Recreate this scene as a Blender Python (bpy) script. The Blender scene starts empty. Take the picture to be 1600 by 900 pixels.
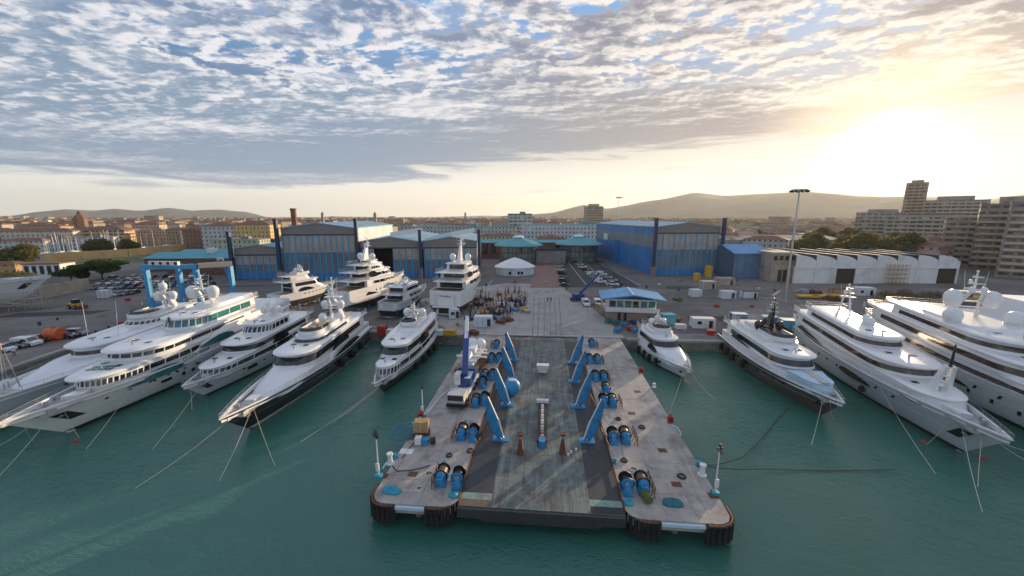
import bpy, math, random
from mathutils import Vector, Matrix, noise
R = math.radians
SC = bpy.context.scene
COL = SC.collection
# ---------------------------------------------------------------- camera
F_PX, CAM_H, PITCH, YAW = 600.0, 28.0, math.atan(112/600), math.atan(50/600)
cam_d = bpy.data.cameras.new("camera"); cam = bpy.data.objects.new("camera", cam_d); COL.objects.link(cam)
cam_d.lens = 36*F_PX/1600; cam_d.sensor_width = 36; cam_d.clip_start = .5; cam_d.clip_end = 60000
cam.location = (0, 0, CAM_H); cam.rotation_euler = (math.pi/2-PITCH, 0, YAW)
SC.camera = cam
# ---------------------------------------------------------------- sky, sun, exposure
SUN_AZ, SUN_EL = R(39.3), R(7.3)          # azimuth measured clockwise from +Y
SD = Vector((math.sin(SUN_AZ)*math.cos(SUN_EL), math.cos(SUN_AZ)*math.cos(SUN_EL), math.sin(SUN_EL)))
GLOWD = Vector((math.sin(R(38.6))*math.cos(R(5.9)), math.cos(R(38.6))*math.cos(R(5.9)), math.sin(R(5.9))))
SC.view_settings.view_transform = 'Standard'; SC.view_settings.look = 'None'
SC.view_settings.exposure = 0.52; SC.view_settings.gamma = 1; SC.view_settings.use_curve_mapping = False
SC.cycles.volume_bounces = 1; SC.cycles.max_bounces = 6; SC.cycles.use_denoising = True
sun_d = bpy.data.lights.new("sun", 'SUN'); sun = bpy.data.objects.new("sun", sun_d); COL.objects.link(sun)
sun_d.energy = 5.0; sun_d.angle = R(.5); sun_d.color = (1, .76, .48)
sun.rotation_euler = SD.to_track_quat('Z', 'Y').to_euler()

class NT:
    """tiny node helper"""
    def __init__(s, tree): s.t = tree; s.n = tree.nodes; s.l = tree.links
    def node(s, typ, **kw):
        n = s.n.new(typ)
        for k, v in kw.items(): setattr(n, k, v)
        return n
    def put(s, sock, v):
        if hasattr(v, 'is_output'): s.l.new(v, sock)
        elif v is not None:
            if isinstance(v, tuple) and sock.type == 'VECTOR': v = v[:3]
            if isinstance(v, tuple) and sock.type == 'RGBA' and len(v) == 3: v = (*v, 1)
            sock.default_value = v
    def math(s, op, a, b=None, c=None, clamp=False):
        n = s.node('ShaderNodeMath', operation=op); n.use_clamp = clamp
        s.put(n.inputs[0], a)
        if b is not None: s.put(n.inputs[1], b)
        if c is not None: s.put(n.inputs[2], c)
        return n.outputs[0]
    def vmath(s, op, a, b=None, sc=None):
        n = s.node('ShaderNodeVectorMath', operation=op); s.put(n.inputs[0], a)
        if b is not None: s.put(n.inputs[1], b)
        if sc is not None: s.put(n.inputs[3], sc)
        return n.outputs['Value'] if op in ('DOT_PRODUCT', 'LENGTH') else n.outputs[0]
    def sep(s, v):
        n = s.node('ShaderNodeSeparateXYZ'); s.l.new(v, n.inputs[0]); return n.outputs
    def comb(s, x, y, z):
        n = s.node('ShaderNodeCombineXYZ'); s.put(n.inputs[0], x); s.put(n.inputs[1], y); s.put(n.inputs[2], z); return n.outputs[0]
    def noise(s, v, scale, detail=4, rough=.5, dist=0):
        n = s.node('ShaderNodeTexNoise')
        if v is not None: s.l.new(v, n.inputs['Vector'])
        n.inputs['Scale'].default_value = scale; n.inputs['Detail'].default_value = detail
        n.inputs['Roughness'].default_value = rough; n.inputs['Distortion'].default_value = dist
        return n.outputs[0]
    def ramp(s, f, a, b, c0=0, c1=1, smooth=True):
        n = s.node('ShaderNodeMapRange'); n.interpolation_type = 'SMOOTHSTEP' if smooth else 'LINEAR'
        s.put(n.inputs[0], f); n.inputs[1].default_value = a; n.inputs[2].default_value = b
        n.inputs[3].default_value = c0; n.inputs[4].default_value = c1
        return n.outputs[0]
    def mix(s, f, a, b, blend='MIX'):
        n = s.node('ShaderNodeMix', data_type='RGBA', blend_type=blend)
        s.put(n.inputs[0], f)
        for sock, v in ((n.inputs[6], a), (n.inputs[7], b)):
            s.put(sock, (*v, 1) if isinstance(v, tuple) and len(v) == 3 else v)
        return n.outputs[2]

world = bpy.data.worlds.new("World"); SC.world = world; world.use_nodes = True
def build_world():
    w = NT(world.node_tree); w.n.clear()
    out = w.node('ShaderNodeOutputWorld')
    sky = w.node('ShaderNodeTexSky', sky_type='NISHITA'); sky.sun_disc = False
    sky.sun_elevation = SUN_EL; sky.sun_rotation = SUN_AZ
    sky.air_density = 1.0; sky.dust_density = 1.2; sky.ozone_density = 2.0; sky.altitude = 0
    D = w.node('ShaderNodeTexCoord').outputs['Generated']
    x, y, z = w.sep(D)
    zz = w.math('ADD', w.math('MAXIMUM', z, 0.0), .07)
    px, py = w.math('DIVIDE', x, zz), w.math('DIVIDE', y, zz)
    P = w.comb(px, py, 0.0)
    el = z
    sd = w.vmath('DOT_PRODUCT', D, tuple(GLOWD))
    ang = w.math('ARCCOSINE', w.math('MINIMUM', sd, .99999))
    # altocumulus: small puffs modulated by big banks; a second sample shifted to the sun gives the relief
    def dens(Pv):
        big = w.noise(Pv, .70, 3, .5)
        rot = w.node('ShaderNodeMapping'); rot.inputs['Rotation'].default_value = (0, 0, R(25)); rot.inputs['Scale'].default_value = (1.0, 1.5, 1)
        w.l.new(Pv, rot.inputs[0])
        mid = w.noise(rot.outputs[0], 3.6, 9, .60, .25)
        fine = w.noise(Pv, 11.0, 6, .62, .3)
        a = w.math('ADD', w.math('MULTIPLY', w.math('SUBTRACT', big, .09), .95), w.math('MULTIPLY', mid, 1.0))
        return w.math('ADD', a, w.math('MULTIPLY', fine, .45))
    d0 = dens(P)
    sh = w.vmath('ADD', P, (math.sin(SUN_AZ)*.055, math.cos(SUN_AZ)*.055, 0))
    d1 = dens(sh)
    lefty = w.math('ADD', w.ramp(x, -.85, -.1, .10, -.02), w.ramp(x, .40, .78, 0, .26))
    cover = w.ramp(w.math('ADD', d0, lefty), .965, 1.07)                      # where there is cloud
    thick = w.ramp(w.math('ADD', d0, lefty), 1.03, 1.30)                     # how thick the puff is
    elx = w.math('SUBTRACT', el, w.ramp(w.math('ABSOLUTE', x), .1, .75, .02, -.075)); strat = w.ramp(elx, .33, .23, 0, 1)
    Ps = w.node('ShaderNodeMapping'); Ps.inputs['Scale'].default_value = (1.3, 1.3, 15); w.l.new(D, Ps.inputs[0])
    lay = w.noise(Ps.outputs[0], 1.9, 7, .6, .3)
    cover = w.math('MAXIMUM', cover, w.math('MULTIPLY', strat, w.ramp(lay, .18, .38)))
    edge = w.math('ADD', el, w.math('MULTIPLY', w.math('SUBTRACT', lay, .5), .17))
    edge = w.math('ADD', edge, w.ramp(x, -.8, .5, .095, 0))
    lim = w.ramp(edge, .148, .172)
    wisps = w.math('MULTIPLY', w.ramp(lay, .55, .68, 0, .5), w.ramp(el, .005, .05))
    cover = w.math('MAXIMUM', w.math('MULTIPLY', cover, lim), wisps)
    rel = w.math('SUBTRACT', d0, d1)
    lit = w.math('ADD', w.math('MULTIPLY', w.ramp(rel, -.10, .16), .75), w.math('MULTIPLY', w.math('SUBTRACT', 1.0, thick), .48))
    lit = w.math('MULTIPLY', lit, w.ramp(elx, .16, .32, .25, 1.0))
    lit = w.math('ADD', lit, w.math('MULTIPLY', w.ramp(lay, .45, .66), w.ramp(el, .40, .22, 0, .42)))
    lit = w.ramp(lit, .22, 1.05)
    near = w.ramp(ang, 1.2, .25)                       # how close to the sun
    dark = w.mix(near, (.115, .185, .31), (.19, .185, .225))
    dark = w.mix(w.ramp(el, .42, .2, 0, .7), dark, w.mix(near, (.17,.255,.34), (.27,.255,.255)))
    brt = w.mix(near, (.60, .60, .63), (.68, .63, .575))
    ccol = w.mix(lit, dark, brt)
    ccol = w.mix(w.ramp(ang, .26, .08, 0, .7), ccol, (.88, .66, .44))
    base = w.node('ShaderNodeBackground'); base.inputs[1].default_value = .035
    w.l.new(w.vmath('MINIMUM', sky.outputs[0], (9.0, 8.0, 7.0)), base.inputs[0])
    hz = w.node('ShaderNodeBackground'); hz.inputs[1].default_value = 1.0
    hlow = w.mix(w.ramp(ang, 1.7, .25), (.68, .69, .61), (.84, .72, .52)); hhi = w.mix(w.ramp(ang, 1.7, .4), (.77, .79, .76), (.80, .77, .70))
    w.l.new(w.mix(w.ramp(el, .01, .10), hlow, hhi), hz.inputs[0])
    m1 = w.node('ShaderNodeMixShader'); w.l.new(w.ramp(el, .30, .03, 0, .90), m1.inputs[0])
    w.l.new(base.outputs[0], m1.inputs[1]); w.l.new(hz.outputs[0], m1.inputs[2])
    m0 = w.node('ShaderNodeAddShader')
    bl = w.node('ShaderNodeBackground'); bl.inputs[0].default_value = (.11, .28, .56, 1)
    w.l.new(w.ramp(el, .12, .45, 0, .8), bl.inputs[1])
    w.l.new(m1.outputs[0], m0.inputs[0]); w.l.new(bl.outputs[0], m0.inputs[1])
    cl = w.node('ShaderNodeBackground'); w.l.new(ccol, cl.inputs[0]); cl.inputs[1].default_value = 1.0
    m2 = w.node('ShaderNodeMixShader'); w.l.new(cover, m2.inputs[0]); w.l.new(m0.outputs[0], m2.inputs[1]); w.l.new(cl.outputs[0], m2.inputs[2])
    # aureole of the sun behind thin cloud
    gl = w.node('ShaderNodeBackground'); gl.inputs[0].default_value = (1, .80, .50, 1)
    g = w.math('ADD', w.math('MULTIPLY', w.math('POWER', 2.718, w.math('MULTIPLY', ang, -12.0)), .6),
               w.math('MULTIPLY', w.math('POWER', 2.718, w.math('MULTIPLY', w.math('MULTIPLY', ang, ang), -480.0)), 5.0))
    w.l.new(g, gl.inputs[1])
    m3 = w.node('ShaderNodeAddShader'); w.l.new(m2.outputs[0], m3.inputs[0]); w.l.new(gl.outputs[0], m3.inputs[1])
    w.l.new(m3.outputs[0], out.inputs[0])
build_world()

# ---------------------------------------------------------------- helpers
def ray(u, v):
    x, yu = (u-800)/F_PX, (450-v)/F_PX
    a, b, c = x, math.cos(PITCH)+yu*math.sin(PITCH), -math.sin(PITCH)+yu*math.cos(PITCH)
    cy, sy = math.cos(YAW), math.sin(YAW)
    return Vector((a*cy-b*sy, a*sy+b*cy, c))
def G(u, v, z=0.0):
    """ground point (height z) seen at this spot of the survey photograph"""
    d = ray(u, v); t = (z-CAM_H)/d.z
    return Vector((d.x*t, d.y*t, z))
def proj(x, y, z):
    cy, sy = math.cos(YAW), math.sin(YAW)
    X, Y, Z = x*cy+y*sy, -x*sy+y*cy, z-CAM_H
    f = Y*math.cos(PITCH)-Z*math.sin(PITCH); up = Y*math.sin(PITCH)+Z*math.cos(PITCH)
    return 800+F_PX*X/f, 450-F_PX*up/f
def polar(u, dist, z=0):
    """ground point at this distance from the viewpoint on the bearing of column u"""
    d = ray(u, 338); d.z = 0; d.normalize(); return Vector((d.x*dist, d.y*dist, z))

class MB:
    def __init__(s): s.v = []; s.f = []
    def add(s, vs, fs):
        b = len(s.v); s.v += [tuple(p) for p in vs]; s.f += [tuple(b+i for i in f) for f in fs]; return s
    def box(s, x0, x1, y0, y1, z0, z1):
        return s.add([(x0,y0,z0),(x1,y0,z0),(x1,y1,z0),(x0,y1,z0),(x0,y0,z1),(x1,y0,z1),(x1,y1,z1),(x0,y1,z1)],
                     [(3,2,1,0),(4,5,6,7),(0,1,5,4),(1,2,6,5),(2,3,7,6),(3,0,4,7)])
    def cbox(s, cx, cy, cz, sx, sy, sz, rz=0):
        c, n = math.cos(rz), math.sin(rz); vs = []
        for dz in (-sz/2, sz/2):
            for dx, dy in ((-1,-1),(1,-1),(1,1),(-1,1)):
                x, y = dx*sx/2, dy*sy/2; vs.append((cx+x*c-y*n, cy+x*n+y*c, cz+dz))
        return s.add(vs, [(3,2,1,0),(4,5,6,7),(0,1,5,4),(1,2,6,5),(2,3,7,6),(3,0,4,7)])
    def tube(s, p0, p1, r0, r1=None, n=6, cap=True):
        r1 = r0 if r1 is None else r1
        p0, p1 = Vector(p0), Vector(p1); d = (p1-p0)
        if d.length < 1e-6: return s
        d.normalize(); a = d.orthogonal().normalized(); b = d.cross(a)
        vs = []
        for p, r in ((p0, r0), (p1, r1)):
            for i in range(n):
                t = 2*math.pi*i/n; vs.append(p+(a*math.cos(t)+b*math.sin(t))*r)
        fs = [(i, (i+1) % n, n+(i+1) % n, n+i) for i in range(n)]
        if cap: fs += [tuple(range(n-1, -1, -1)), tuple(range(n, 2*n))]
        return s.add(vs, fs)
    def path(s, pts, r, n=5):
        for a, b in zip(pts, pts[1:]): s.tube(a, b, r, n=n)
        return s
    def beam(s, p0, p1, w, h):
        """rectangular bar between two points, w across, h in the upright sense"""
        p0, p1 = Vector(p0), Vector(p1); d = (p1-p0).normalized()
        up = Vector((0,0,1)) if abs(d.z) < .95 else Vector((0,1,0))
        a = d.cross(up).normalized(); b = a.cross(d).normalized(); vs = []
        for p in (p0, p1):
            for i, j in ((-1,-1),(1,-1),(1,1),(-1,1)): vs.append(p+a*i*w/2+b*j*h/2)
        return s.add(vs, [(3,2,1,0),(4,5,6,7),(0,1,5,4),(1,2,6,5),(2,3,7,6),(3,0,4,7)])
    def sphere(s, c, r, n=12, m=8, sz=1, z0=-1.0):
        c = Vector(c); rings = []
        for j in range(m+1):
            ph = math.asin(z0)+(math.pi/2-math.asin(z0))*j/m
            rings.append([c+Vector((math.cos(ph)*math.cos(2*math.pi*i/n)*r, math.cos(ph)*math.sin(2*math.pi*i/n)*r, math.sin(ph)*r*sz)) for i in range(n)])
        return s.rings(rings, cap=True)
    def rings(s, rings, cap=True, closed=True):
        n = len(rings[0]); vs = [p for r in rings for p in r]; fs = []
        for j in range(len(rings)-1):
            for i in range(n if closed else n-1):
                k = (i+1) % n; fs.append((j*n+i, j*n+k, (j+1)*n+k, (j+1)*n+i))
        if cap: fs += [tuple(range(n-1, -1, -1)), tuple((len(rings)-1)*n+i for i in range(n))]
        return s.add(vs, fs)
    def prism(s, poly, z0, z1):
        return s.rings([[(x, y, z0) for x, y in poly], [(x, y, z1) for x, y in poly]])
    def build(s, name, m, parent=None, smooth=False, loc=None):
        me = bpy.data.meshes.new(name); me.from_pydata(s.v, [], s.f); me.update()
        if m: me.materials.append(m)
        if smooth:
            me.polygons.foreach_set('use_smooth', [True]*len(me.polygons))
            if smooth == 'auto': me.set_sharp_from_angle(angle=R(38))
        o = bpy.data.objects.new(name, me); COL.objects.link(o)
        if parent: o.parent = parent
        if loc is not None: o.location = loc
        return o
def tag(o, label, cat=None, group=None):
    o['label'] = label
    if cat: o['category'] = cat
    if group: o['group'] = group
    return o
def thing(name, label, cat, loc=(0,0,0), rz=0, group=None):
    o = bpy.data.objects.new(name, None); o.empty_display_size = .5; COL.objects.link(o)
    o.location = loc; o.rotation_euler = (0, 0, rz)
    return tag(o, label, cat, group)
def struct(o): o['kind'] = 'structure'; return o
def stuff(o): o['kind'] = 'stuff'; return o
def copy_tree(o, parent=None, kids=None):
    c = o.copy(); COL.objects.link(c); c.parent = parent
    for ch in list(o.children): copy_tree(ch, c)
    return c
def place(src, loc, rz, label, used, sc=None, group=None):
    """first use moves the built thing itself, later uses copy it with its parts"""
    o = copy_tree(src) if used.get(src.name) else src
    used[src.name] = True
    o.location = loc; o.rotation_euler = (0, 0, rz); o['label'] = label
    if sc: o.scale = (sc, sc, sc)
    if group: o['group'] = group
    return o
USED = {}

# ---------------------------------------------------------------- materials
MATS = {}
def mat(name, col, rough=.6, metal=0., var=.12, scale=1.5, bump=0., spec=.5, coat=0., obj=False, dirt=None, joints=None):
    if name in MATS: return MATS[name]
    m = bpy.data.materials.new(name); m.use_nodes = True; t = NT(m.node_tree)
    b = t.n['Principled BSDF']; b.inputs['Roughness'].default_value = rough; b.inputs['Metallic'].default_value = metal
    b.inputs['Specular IOR Level'].default_value = spec; b.inputs['Coat Weight'].default_value = coat
    P = t.node('ShaderNodeTexCoord').outputs['Object']
    n = t.noise(P, scale, 6, .6)
    k = t.ramp(n, .3, .7, 1-var, 1+var, smooth=False)
    base = (*col, 1)
    if obj: base = t.node('ShaderNodeObjectInfo').outputs['Color']
    c = t.vmath('SCALE', base, sc=k)
    if dirt:
        n2 = t.noise(P, scale*.35, 8, .7, .6)
        c = t.mix(t.ramp(n2, .5, .68, 0, dirt[1]), c, dirt[0])
    if joints:
        x, y, z = t.sep(P); wob = t.math('MULTIPLY', t.noise(P, .7, 3), .12)
        j = t.math('MAXIMUM', t.math('LESS_THAN', t.math('FRACT', t.math('DIVIDE', t.math('ADD', t.math('ADD', x, 900), wob), joints)), .09/joints), t.math('LESS_THAN', t.math('FRACT', t.math('DIVIDE', t.math('ADD', t.math('ADD', y, 900), wob), joints*1.3)), .09/joints))
        c = t.mix(t.math('MULTIPLY', j, .5), c, tuple(q*.45 for q in col))
        mp = t.node('ShaderNodeMapping'); mp.inputs['Scale'].default_value = (1, .09, 1); mp.inputs['Rotation'].default_value = (0, 0, R(4)); t.l.new(P, mp.inputs[0])
        tr = t.noise(mp.outputs[0], .9, 7, .7, .5); c = t.mix(t.ramp(tr, .52, .66, 0, .45), c, tuple(q*.55 for q in col))
        n3 = t.noise(P, 2.6, 4, .6, 1.0); c = t.mix(t.ramp(n3, .64, .72, 0, .5), c, tuple(q*.5 for q in col))
    t.l.new(c, b.inputs['Base Color'])
    if bump:
        bn = t.node('ShaderNodeBump'); bn.inputs['Strength'].default_value = bump; bn.inputs['Distance'].default_value = .05
        t.l.new(t.noise(P, scale*8, 5, .6), bn.inputs['Height']); t.l.new(bn.outputs[0], b.inputs['Normal'])
    MATS[name] = m; return m
def M(n): return MATS[n]
mat('gelcoat', (.80, .80, .80), .25, coat=.3, var=.03)
mat('hull_grey', (.50, .53, .55), .25, coat=.4, var=.03)
mat('hull_pale', (.66, .69, .71), .25, coat=.4, var=.03)
mat('hull_black', (.016, .018, .022), .22, coat=.5, var=.1)
mat('hull_brown', (.085, .07, .062), .28, coat=.4, var=.1)
mat('glass_dark', (.015, .018, .022), .06, spec=.9, var=.05)
mat('glass_teal', (.03, .16, .17), .06, spec=.9, var=.2, scale=.8)
mat('brick_pink', (.38,.26,.20), .9, var=.15, scale=2)
mat('glass_amber', (.06,.035,.02), .08, spec=.9, var=.3, scale=.4)
mat('glass_wine', (.05,.012,.018), .08, spec=.9)
mat('boot_white', (.55,.5,.48), .5)
mat('antifoul', (.02, .022, .03), .7)
mat('boot_red', (.22, .03, .03), .5)
mat('teak', (.42, .27, .14), .65, var=.15, scale=4)
mat('deck_grey', (.50, .50, .48), .7, var=.08)
mat('cushion', (.55, .45, .34), .9)
mat('steel', (.45, .46, .48), .4, metal=.7)
mat('black', (.015, .015, .016), .5)
mat('rubber', (.018, .018, .018), .85, bump=.4, scale=3)
mat('rope', (.62, .58, .46), .9)
mat('rope_dark', (.07, .07, .06), .9)
mat('red_paint', (.42, .04, .03), .5)
mat('orange_paint', (.62, .13, .04), .5)
mat('yellow_paint', (.60, .36, .03), .5, dirt=((.2,.1,.03), .5))
mat('blue_paint', (.03, .235, .48), .5, var=.25, scale=.9, dirt=((.05,.10,.16), .55))
mat('lift_blue', (.05,.33,.62), .45, var=.08)
mat('crane_blue', (.015, .06, .20), .4, var=.2)
mat('cover_cyan', (.03, .33, .44), .6, var=.25, scale=3, bump=.6)
mat('cover_teal', (.03, .17, .20), .7, var=.3, scale=3, bump=.6)
mat('cover_blue', (.52, .66, .76), .6, var=.06, scale=2)
mat('wood', (.45, .28, .13), .8, var=.25, scale=3)
mat('rust', (.15, .06, .03), .85, var=.4, scale=2.5)
mat('brass_wire', (.13, .085, .04), .5, var=.5, scale=4)
mat('concrete', (.39, .355, .325), .85, var=.14, scale=.25, bump=.2, dirt=((.16,.155,.15), .6), joints=5.5)
mat('concrete_dock', (.43, .375, .335), .85, var=.2, scale=.5, bump=.25, dirt=((.15,.135,.13), .8), joints=4.0)
mat('concrete_old', (.24, .22, .205), .9, var=.25, scale=.4, dirt=((.13,.12,.115), .7), joints=6.0)
mat('quay_stone', (.22, .20, .17), .9, var=.3, scale=.8, bump=.6, dirt=((.06,.07,.05), .8))
mat('pavers', (.26, .155, .13), .9, var=.15, scale=.6)
mat('asphalt', (.085, .08, .078), .9, var=.25, scale=.08, bump=.2, dirt=((.15,.14,.13), .8))
mat('asphalt_dark', (.05, .048, .048), .9, var=.2, scale=.4, dirt=((.09,.085,.08), .6))
mat('plate_dark', (.045, .045, .05), .6, var=.2, scale=1, dirt=((.08,.06,.045), .6))
mat('plate_brown', (.17, .125, .085), .8, var=.2, scale=1.5, dirt=((.08,.07,.06), .5))
mat('plate_green', (.24, .33, .28), .8, var=.2, scale=1.4, dirt=((.13,.12,.10), .7))
mat('track', (.22, .21, .20), .85, var=.3, scale=.6, dirt=((.33,.32,.31), .9))
mat('line_white', (.62, .62, .60), .8, var=.25, scale=3)
mat('white_paint', (.74, .74, .72), .5, var=.08, dirt=((.4,.36,.3), .4))
mat('tent', (.80, .80, .80), .7, var=.04)
mat('hangar_blue', (.035, .20, .47), .45, var=.10, scale=.2)
mat('hangar_navy', (.02, .04, .09), .5)
mat('hangar_fascia', (.26, .23, .21), .7, var=.1, scale=.3)
mat('hangar_door', (.10, .165, .215), .35, var=.45, scale=.12, spec=.8)
mat('hangar_door_upper', (.36, .31, .27), .35, var=.25, scale=.15, spec=.8)
mat('teal_roof', (.08, .33, .38), .6, var=.1, scale=.3)
mat('blue_roof', (.06, .30, .60), .55, var=.07, scale=.3)
mat('brick', (.19, .09, .07), .9, var=.25, scale=.6)
mat('plaster', (.55, .47, .36), .9, var=.1, scale=.3, dirt=((.3,.25,.2), .5))
mat('old_plaster', (.42, .36, .29), .9, var=.2, scale=.4, dirt=((.18,.14,.11), .8))
mat('warehouse_white', (.78, .78, .77), .8, var=.06, scale=.3, dirt=((.42,.40,.38), .5))
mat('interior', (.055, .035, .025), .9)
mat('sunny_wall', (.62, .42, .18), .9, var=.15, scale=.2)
mat('grass', (.10, .13, .035), .95, var=.3, scale=.3)
mat('roof_tile', (.22, .115, .075), .9, var=.3, scale=.25)
mat('plaster_far', (.40,.32,.24), .9, var=.55, scale=.018)
mat('roof_far', (.17,.085,.055), .9, var=.5, scale=.02)
mat('roof_grey', (.25, .24, .23), .9, var=.2, scale=.25)
mat('bark', (.09, .06, .04), .9)
mat('skin', (.45, .28, .20), .7); mat('cloth_dark', (.02, .022, .03), .9); mat('cloth_white', (.7,.7,.7), .9); mat('hair', (.03,.02,.015), .8)
mat('car_paint', (1,1,1), .3, coat=.8, var=.02, obj=True)
mat('tyre', (.02, .02, .02), .9)
mat('container_white', (.62, .68, .72), .5, var=.06, dirt=((.35,.3,.25), .4))
mat('painted', (1,1,1), .6, var=.1, obj=True)
mat('crate_blue', (.03,.22,.40), .6, var=.2)

def leaf_mat(name, c0, c1):
    m = bpy.data.materials.new(name); m.use_nodes = True; t = NT(m.node_tree); b = t.n['Principled BSDF']
    P = t.node('ShaderNodeTexCoord').outputs['Object']
    t.l.new(t.mix(t.ramp(t.noise(P, .9, 4), .35, .65), c0, c1), b.inputs['Base Color'])
    b.inputs['Roughness'].default_value = .85; b.inputs['Specular IOR Level'].default_value = .2
    tr = t.node('ShaderNodeBsdfTranslucent'); tr.inputs[0].default_value = (*[c*1.3 for c in c1], 1)
    mx = t.node('ShaderNodeMixShader'); mx.inputs[0].default_value = .4
    t.l.new(b.outputs[0], mx.inputs[1]); t.l.new(tr.outputs[0], mx.inputs[2]); t.l.new(mx.outputs[0], t.n['Material Output'].inputs[0])
    MATS[name] = m
leaf_mat('leaf_pine', (.030, .060, .018), (.065, .11, .03))
leaf_mat('leaf_olive_backlit', (.085, .085, .03), (.17, .15, .055))  # olive lightened towards gold: the glow of backlit crowns is put into the colour
leaf_mat('leaf_bare', (.12, .09, .06), (.20, .15, .10))

def facade_mat(name, glass=(.03, .035, .04), wx=3.1, wz=3.3, ratio=(.34, .66), hz=(.28, .72)):
    """painted render with rows of small windows and shutters in the render's own pattern"""
    m = bpy.data.materials.new(name); m.use_nodes = True; t = NT(m.node_tree); b = t.n['Principled BSDF']
    b.inputs['Roughness'].default_value = .85
    P = t.node('ShaderNodeTexCoord').outputs['Object']; N = t.node('ShaderNodeTexCoord').outputs['Normal']
    x, y, z = t.sep(P); nx, ny, nz = t.sep(N)
    nx, ny, nz = (t.math('ABSOLUTE', q) for q in (nx, ny, nz))
    u = t.math('ADD', t.math('MULTIPLY', x, ny), t.math('MULTIPLY', y, nx))
    fu = t.math('FRACT', t.math('ADD', t.math('DIVIDE', u, wx), 50.5)); fz = t.math('FRACT', t.math('DIVIDE', z, wz))
    def band(f, a, c): return t.math('MULTIPLY', t.math('GREATER_THAN', f, a), t.math('LESS_THAN', f, c))
    w = t.math('MULTIPLY', band(fu, *ratio), band(fz, *hz)); w = t.math('MULTIPLY', w, t.math('LESS_THAN', nz, .5))
    cell = t.comb(t.math('FLOOR', t.math('DIVIDE', u, wx)), t.math('FLOOR', t.math('DIVIDE', z, wz)), 0.0)
    wn = t.node('ShaderNodeTexWhiteNoise'); t.l.new(cell, wn.inputs[0])
    w = t.math('MULTIPLY', w, t.math('GREATER_THAN', wn.outputs[0], .08))
    col = t.node('ShaderNodeObjectInfo').outputs['Color']
    k = t.ramp(t.noise(P, .35, 5, .6), .3, .7, .8, 1.12, smooth=False)
    col = t.vmath('SCALE', col, sc=k)
    gl = t.mix(wn.outputs[0], glass, tuple(c*3+.02 for c in glass))
    t.l.new(t.mix(w, col, gl), b.inputs['Base Color'])
    t.l.new(t.ramp(w, 0, 1, .85, .25), b.inputs['Roughness'])
    MATS[name] = m
facade_mat('facade'); facade_mat('facade_wide', wx=4.2, wz=3.1, ratio=(.12, .88), hz=(.38, .8))
facade_mat('facade_glazed', glass=(.05,.10,.11), wx=2.2, wz=3.4, ratio=(.15,.85), hz=(.12,.86))

def ribbed(name, c0, step, axis=0, c1=None, rough=.45):
    """sheet cladding: alternate tint and joint lines across the sheet"""
    m = bpy.data.materials.new(name); m.use_nodes = True; t = NT(m.node_tree); b = t.n['Principled BSDF']
    P = t.node('ShaderNodeTexCoord').outputs['Object']; s = t.sep(P)
    u = t.math('ADD', s[0], s[1]) if axis == 2 else s[axis]
    f = t.math('FRACT', t.math('ADD', t.math('DIVIDE', u, step), 100.0))
    cell = t.node('ShaderNodeTexWhiteNoise', noise_dimensions='1D'); t.l.new(t.math('FLOOR', t.math('DIVIDE', u, step)), cell.inputs['W'])
    k = t.math('ADD', .9, t.math('MULTIPLY', cell.outputs[0], .2))
    k = t.math('MULTIPLY', k, t.ramp(t.noise(P, .15, 5, .6), .3, .7, .82, 1.15, smooth=False))
    k = t.math('MULTIPLY', k, t.ramp(t.math('LESS_THAN', f, .06), 0, 1, 1, .7))
    t.l.new(t.vmath('SCALE', (*c0, 1), sc=k), b.inputs['Base Color']); b.inputs['Roughness'].default_value = rough
    MATS[name] = m
ribbed('clad_blue', (.035, .20, .47), 5.0, 1); ribbed('clad_blue_x', (.035, .20, .47), 1.2, 0)
ribbed('clad_dull', (.10, .20, .33), 1.2, 0)
ribbed('clad_grey', (.20, .24, .27), 5.0, 1); ribbed('clad_white', (.66, .64, .62), 4.0, 1)
ribbed('container_wall', (.10, .38, .50), .35, 2); ribbed('container_pale', (.60, .68, .74), .5, 2)
ribbed('container_navy', (.03, .08, .22), .35, 2)
ribbed('roof_sheet_blue', (.06, .30, .60), .6, 0)

def ground_mat():
    m = bpy.data.materials.new('yard_asphalt'); m.use_nodes = True; t = NT(m.node_tree); b = t.n['Principled BSDF']
    P = t.node('ShaderNodeTexCoord').outputs['Object']
    big = t.noise(P, .018, 6, .6, .8); mid = t.noise(P, .12, 8, .7, .5); fine = t.noise(P, 1.6, 5, .6)
    mp = t.node('ShaderNodeMapping'); mp.inputs['Scale'].default_value = (.02, .3, 1); mp.inputs['Rotation'].default_value = (0, 0, R(-12)); t.l.new(P, mp.inputs[0])
    trk = t.noise(mp.outputs[0], 1.5, 6, .65, .6)
    c = t.mix(t.ramp(big, .38, .62), (.125, .112, .105), (.20, .178, .162))
    c = t.mix(t.ramp(mid, .50, .70, 0, .65), c, (.065, .06, .058))
    c = t.mix(t.ramp(trk, .54, .68, 0, .45), c, (.24, .21, .185))
    c = t.vmath('SCALE', c, sc=t.ramp(fine, .3, .7, .85, 1.15))
    t.l.new(c, b.inputs['Base Color']); b.inputs['Roughness'].default_value = .9
    MATS['ground'] = m
ground_mat()
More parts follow.
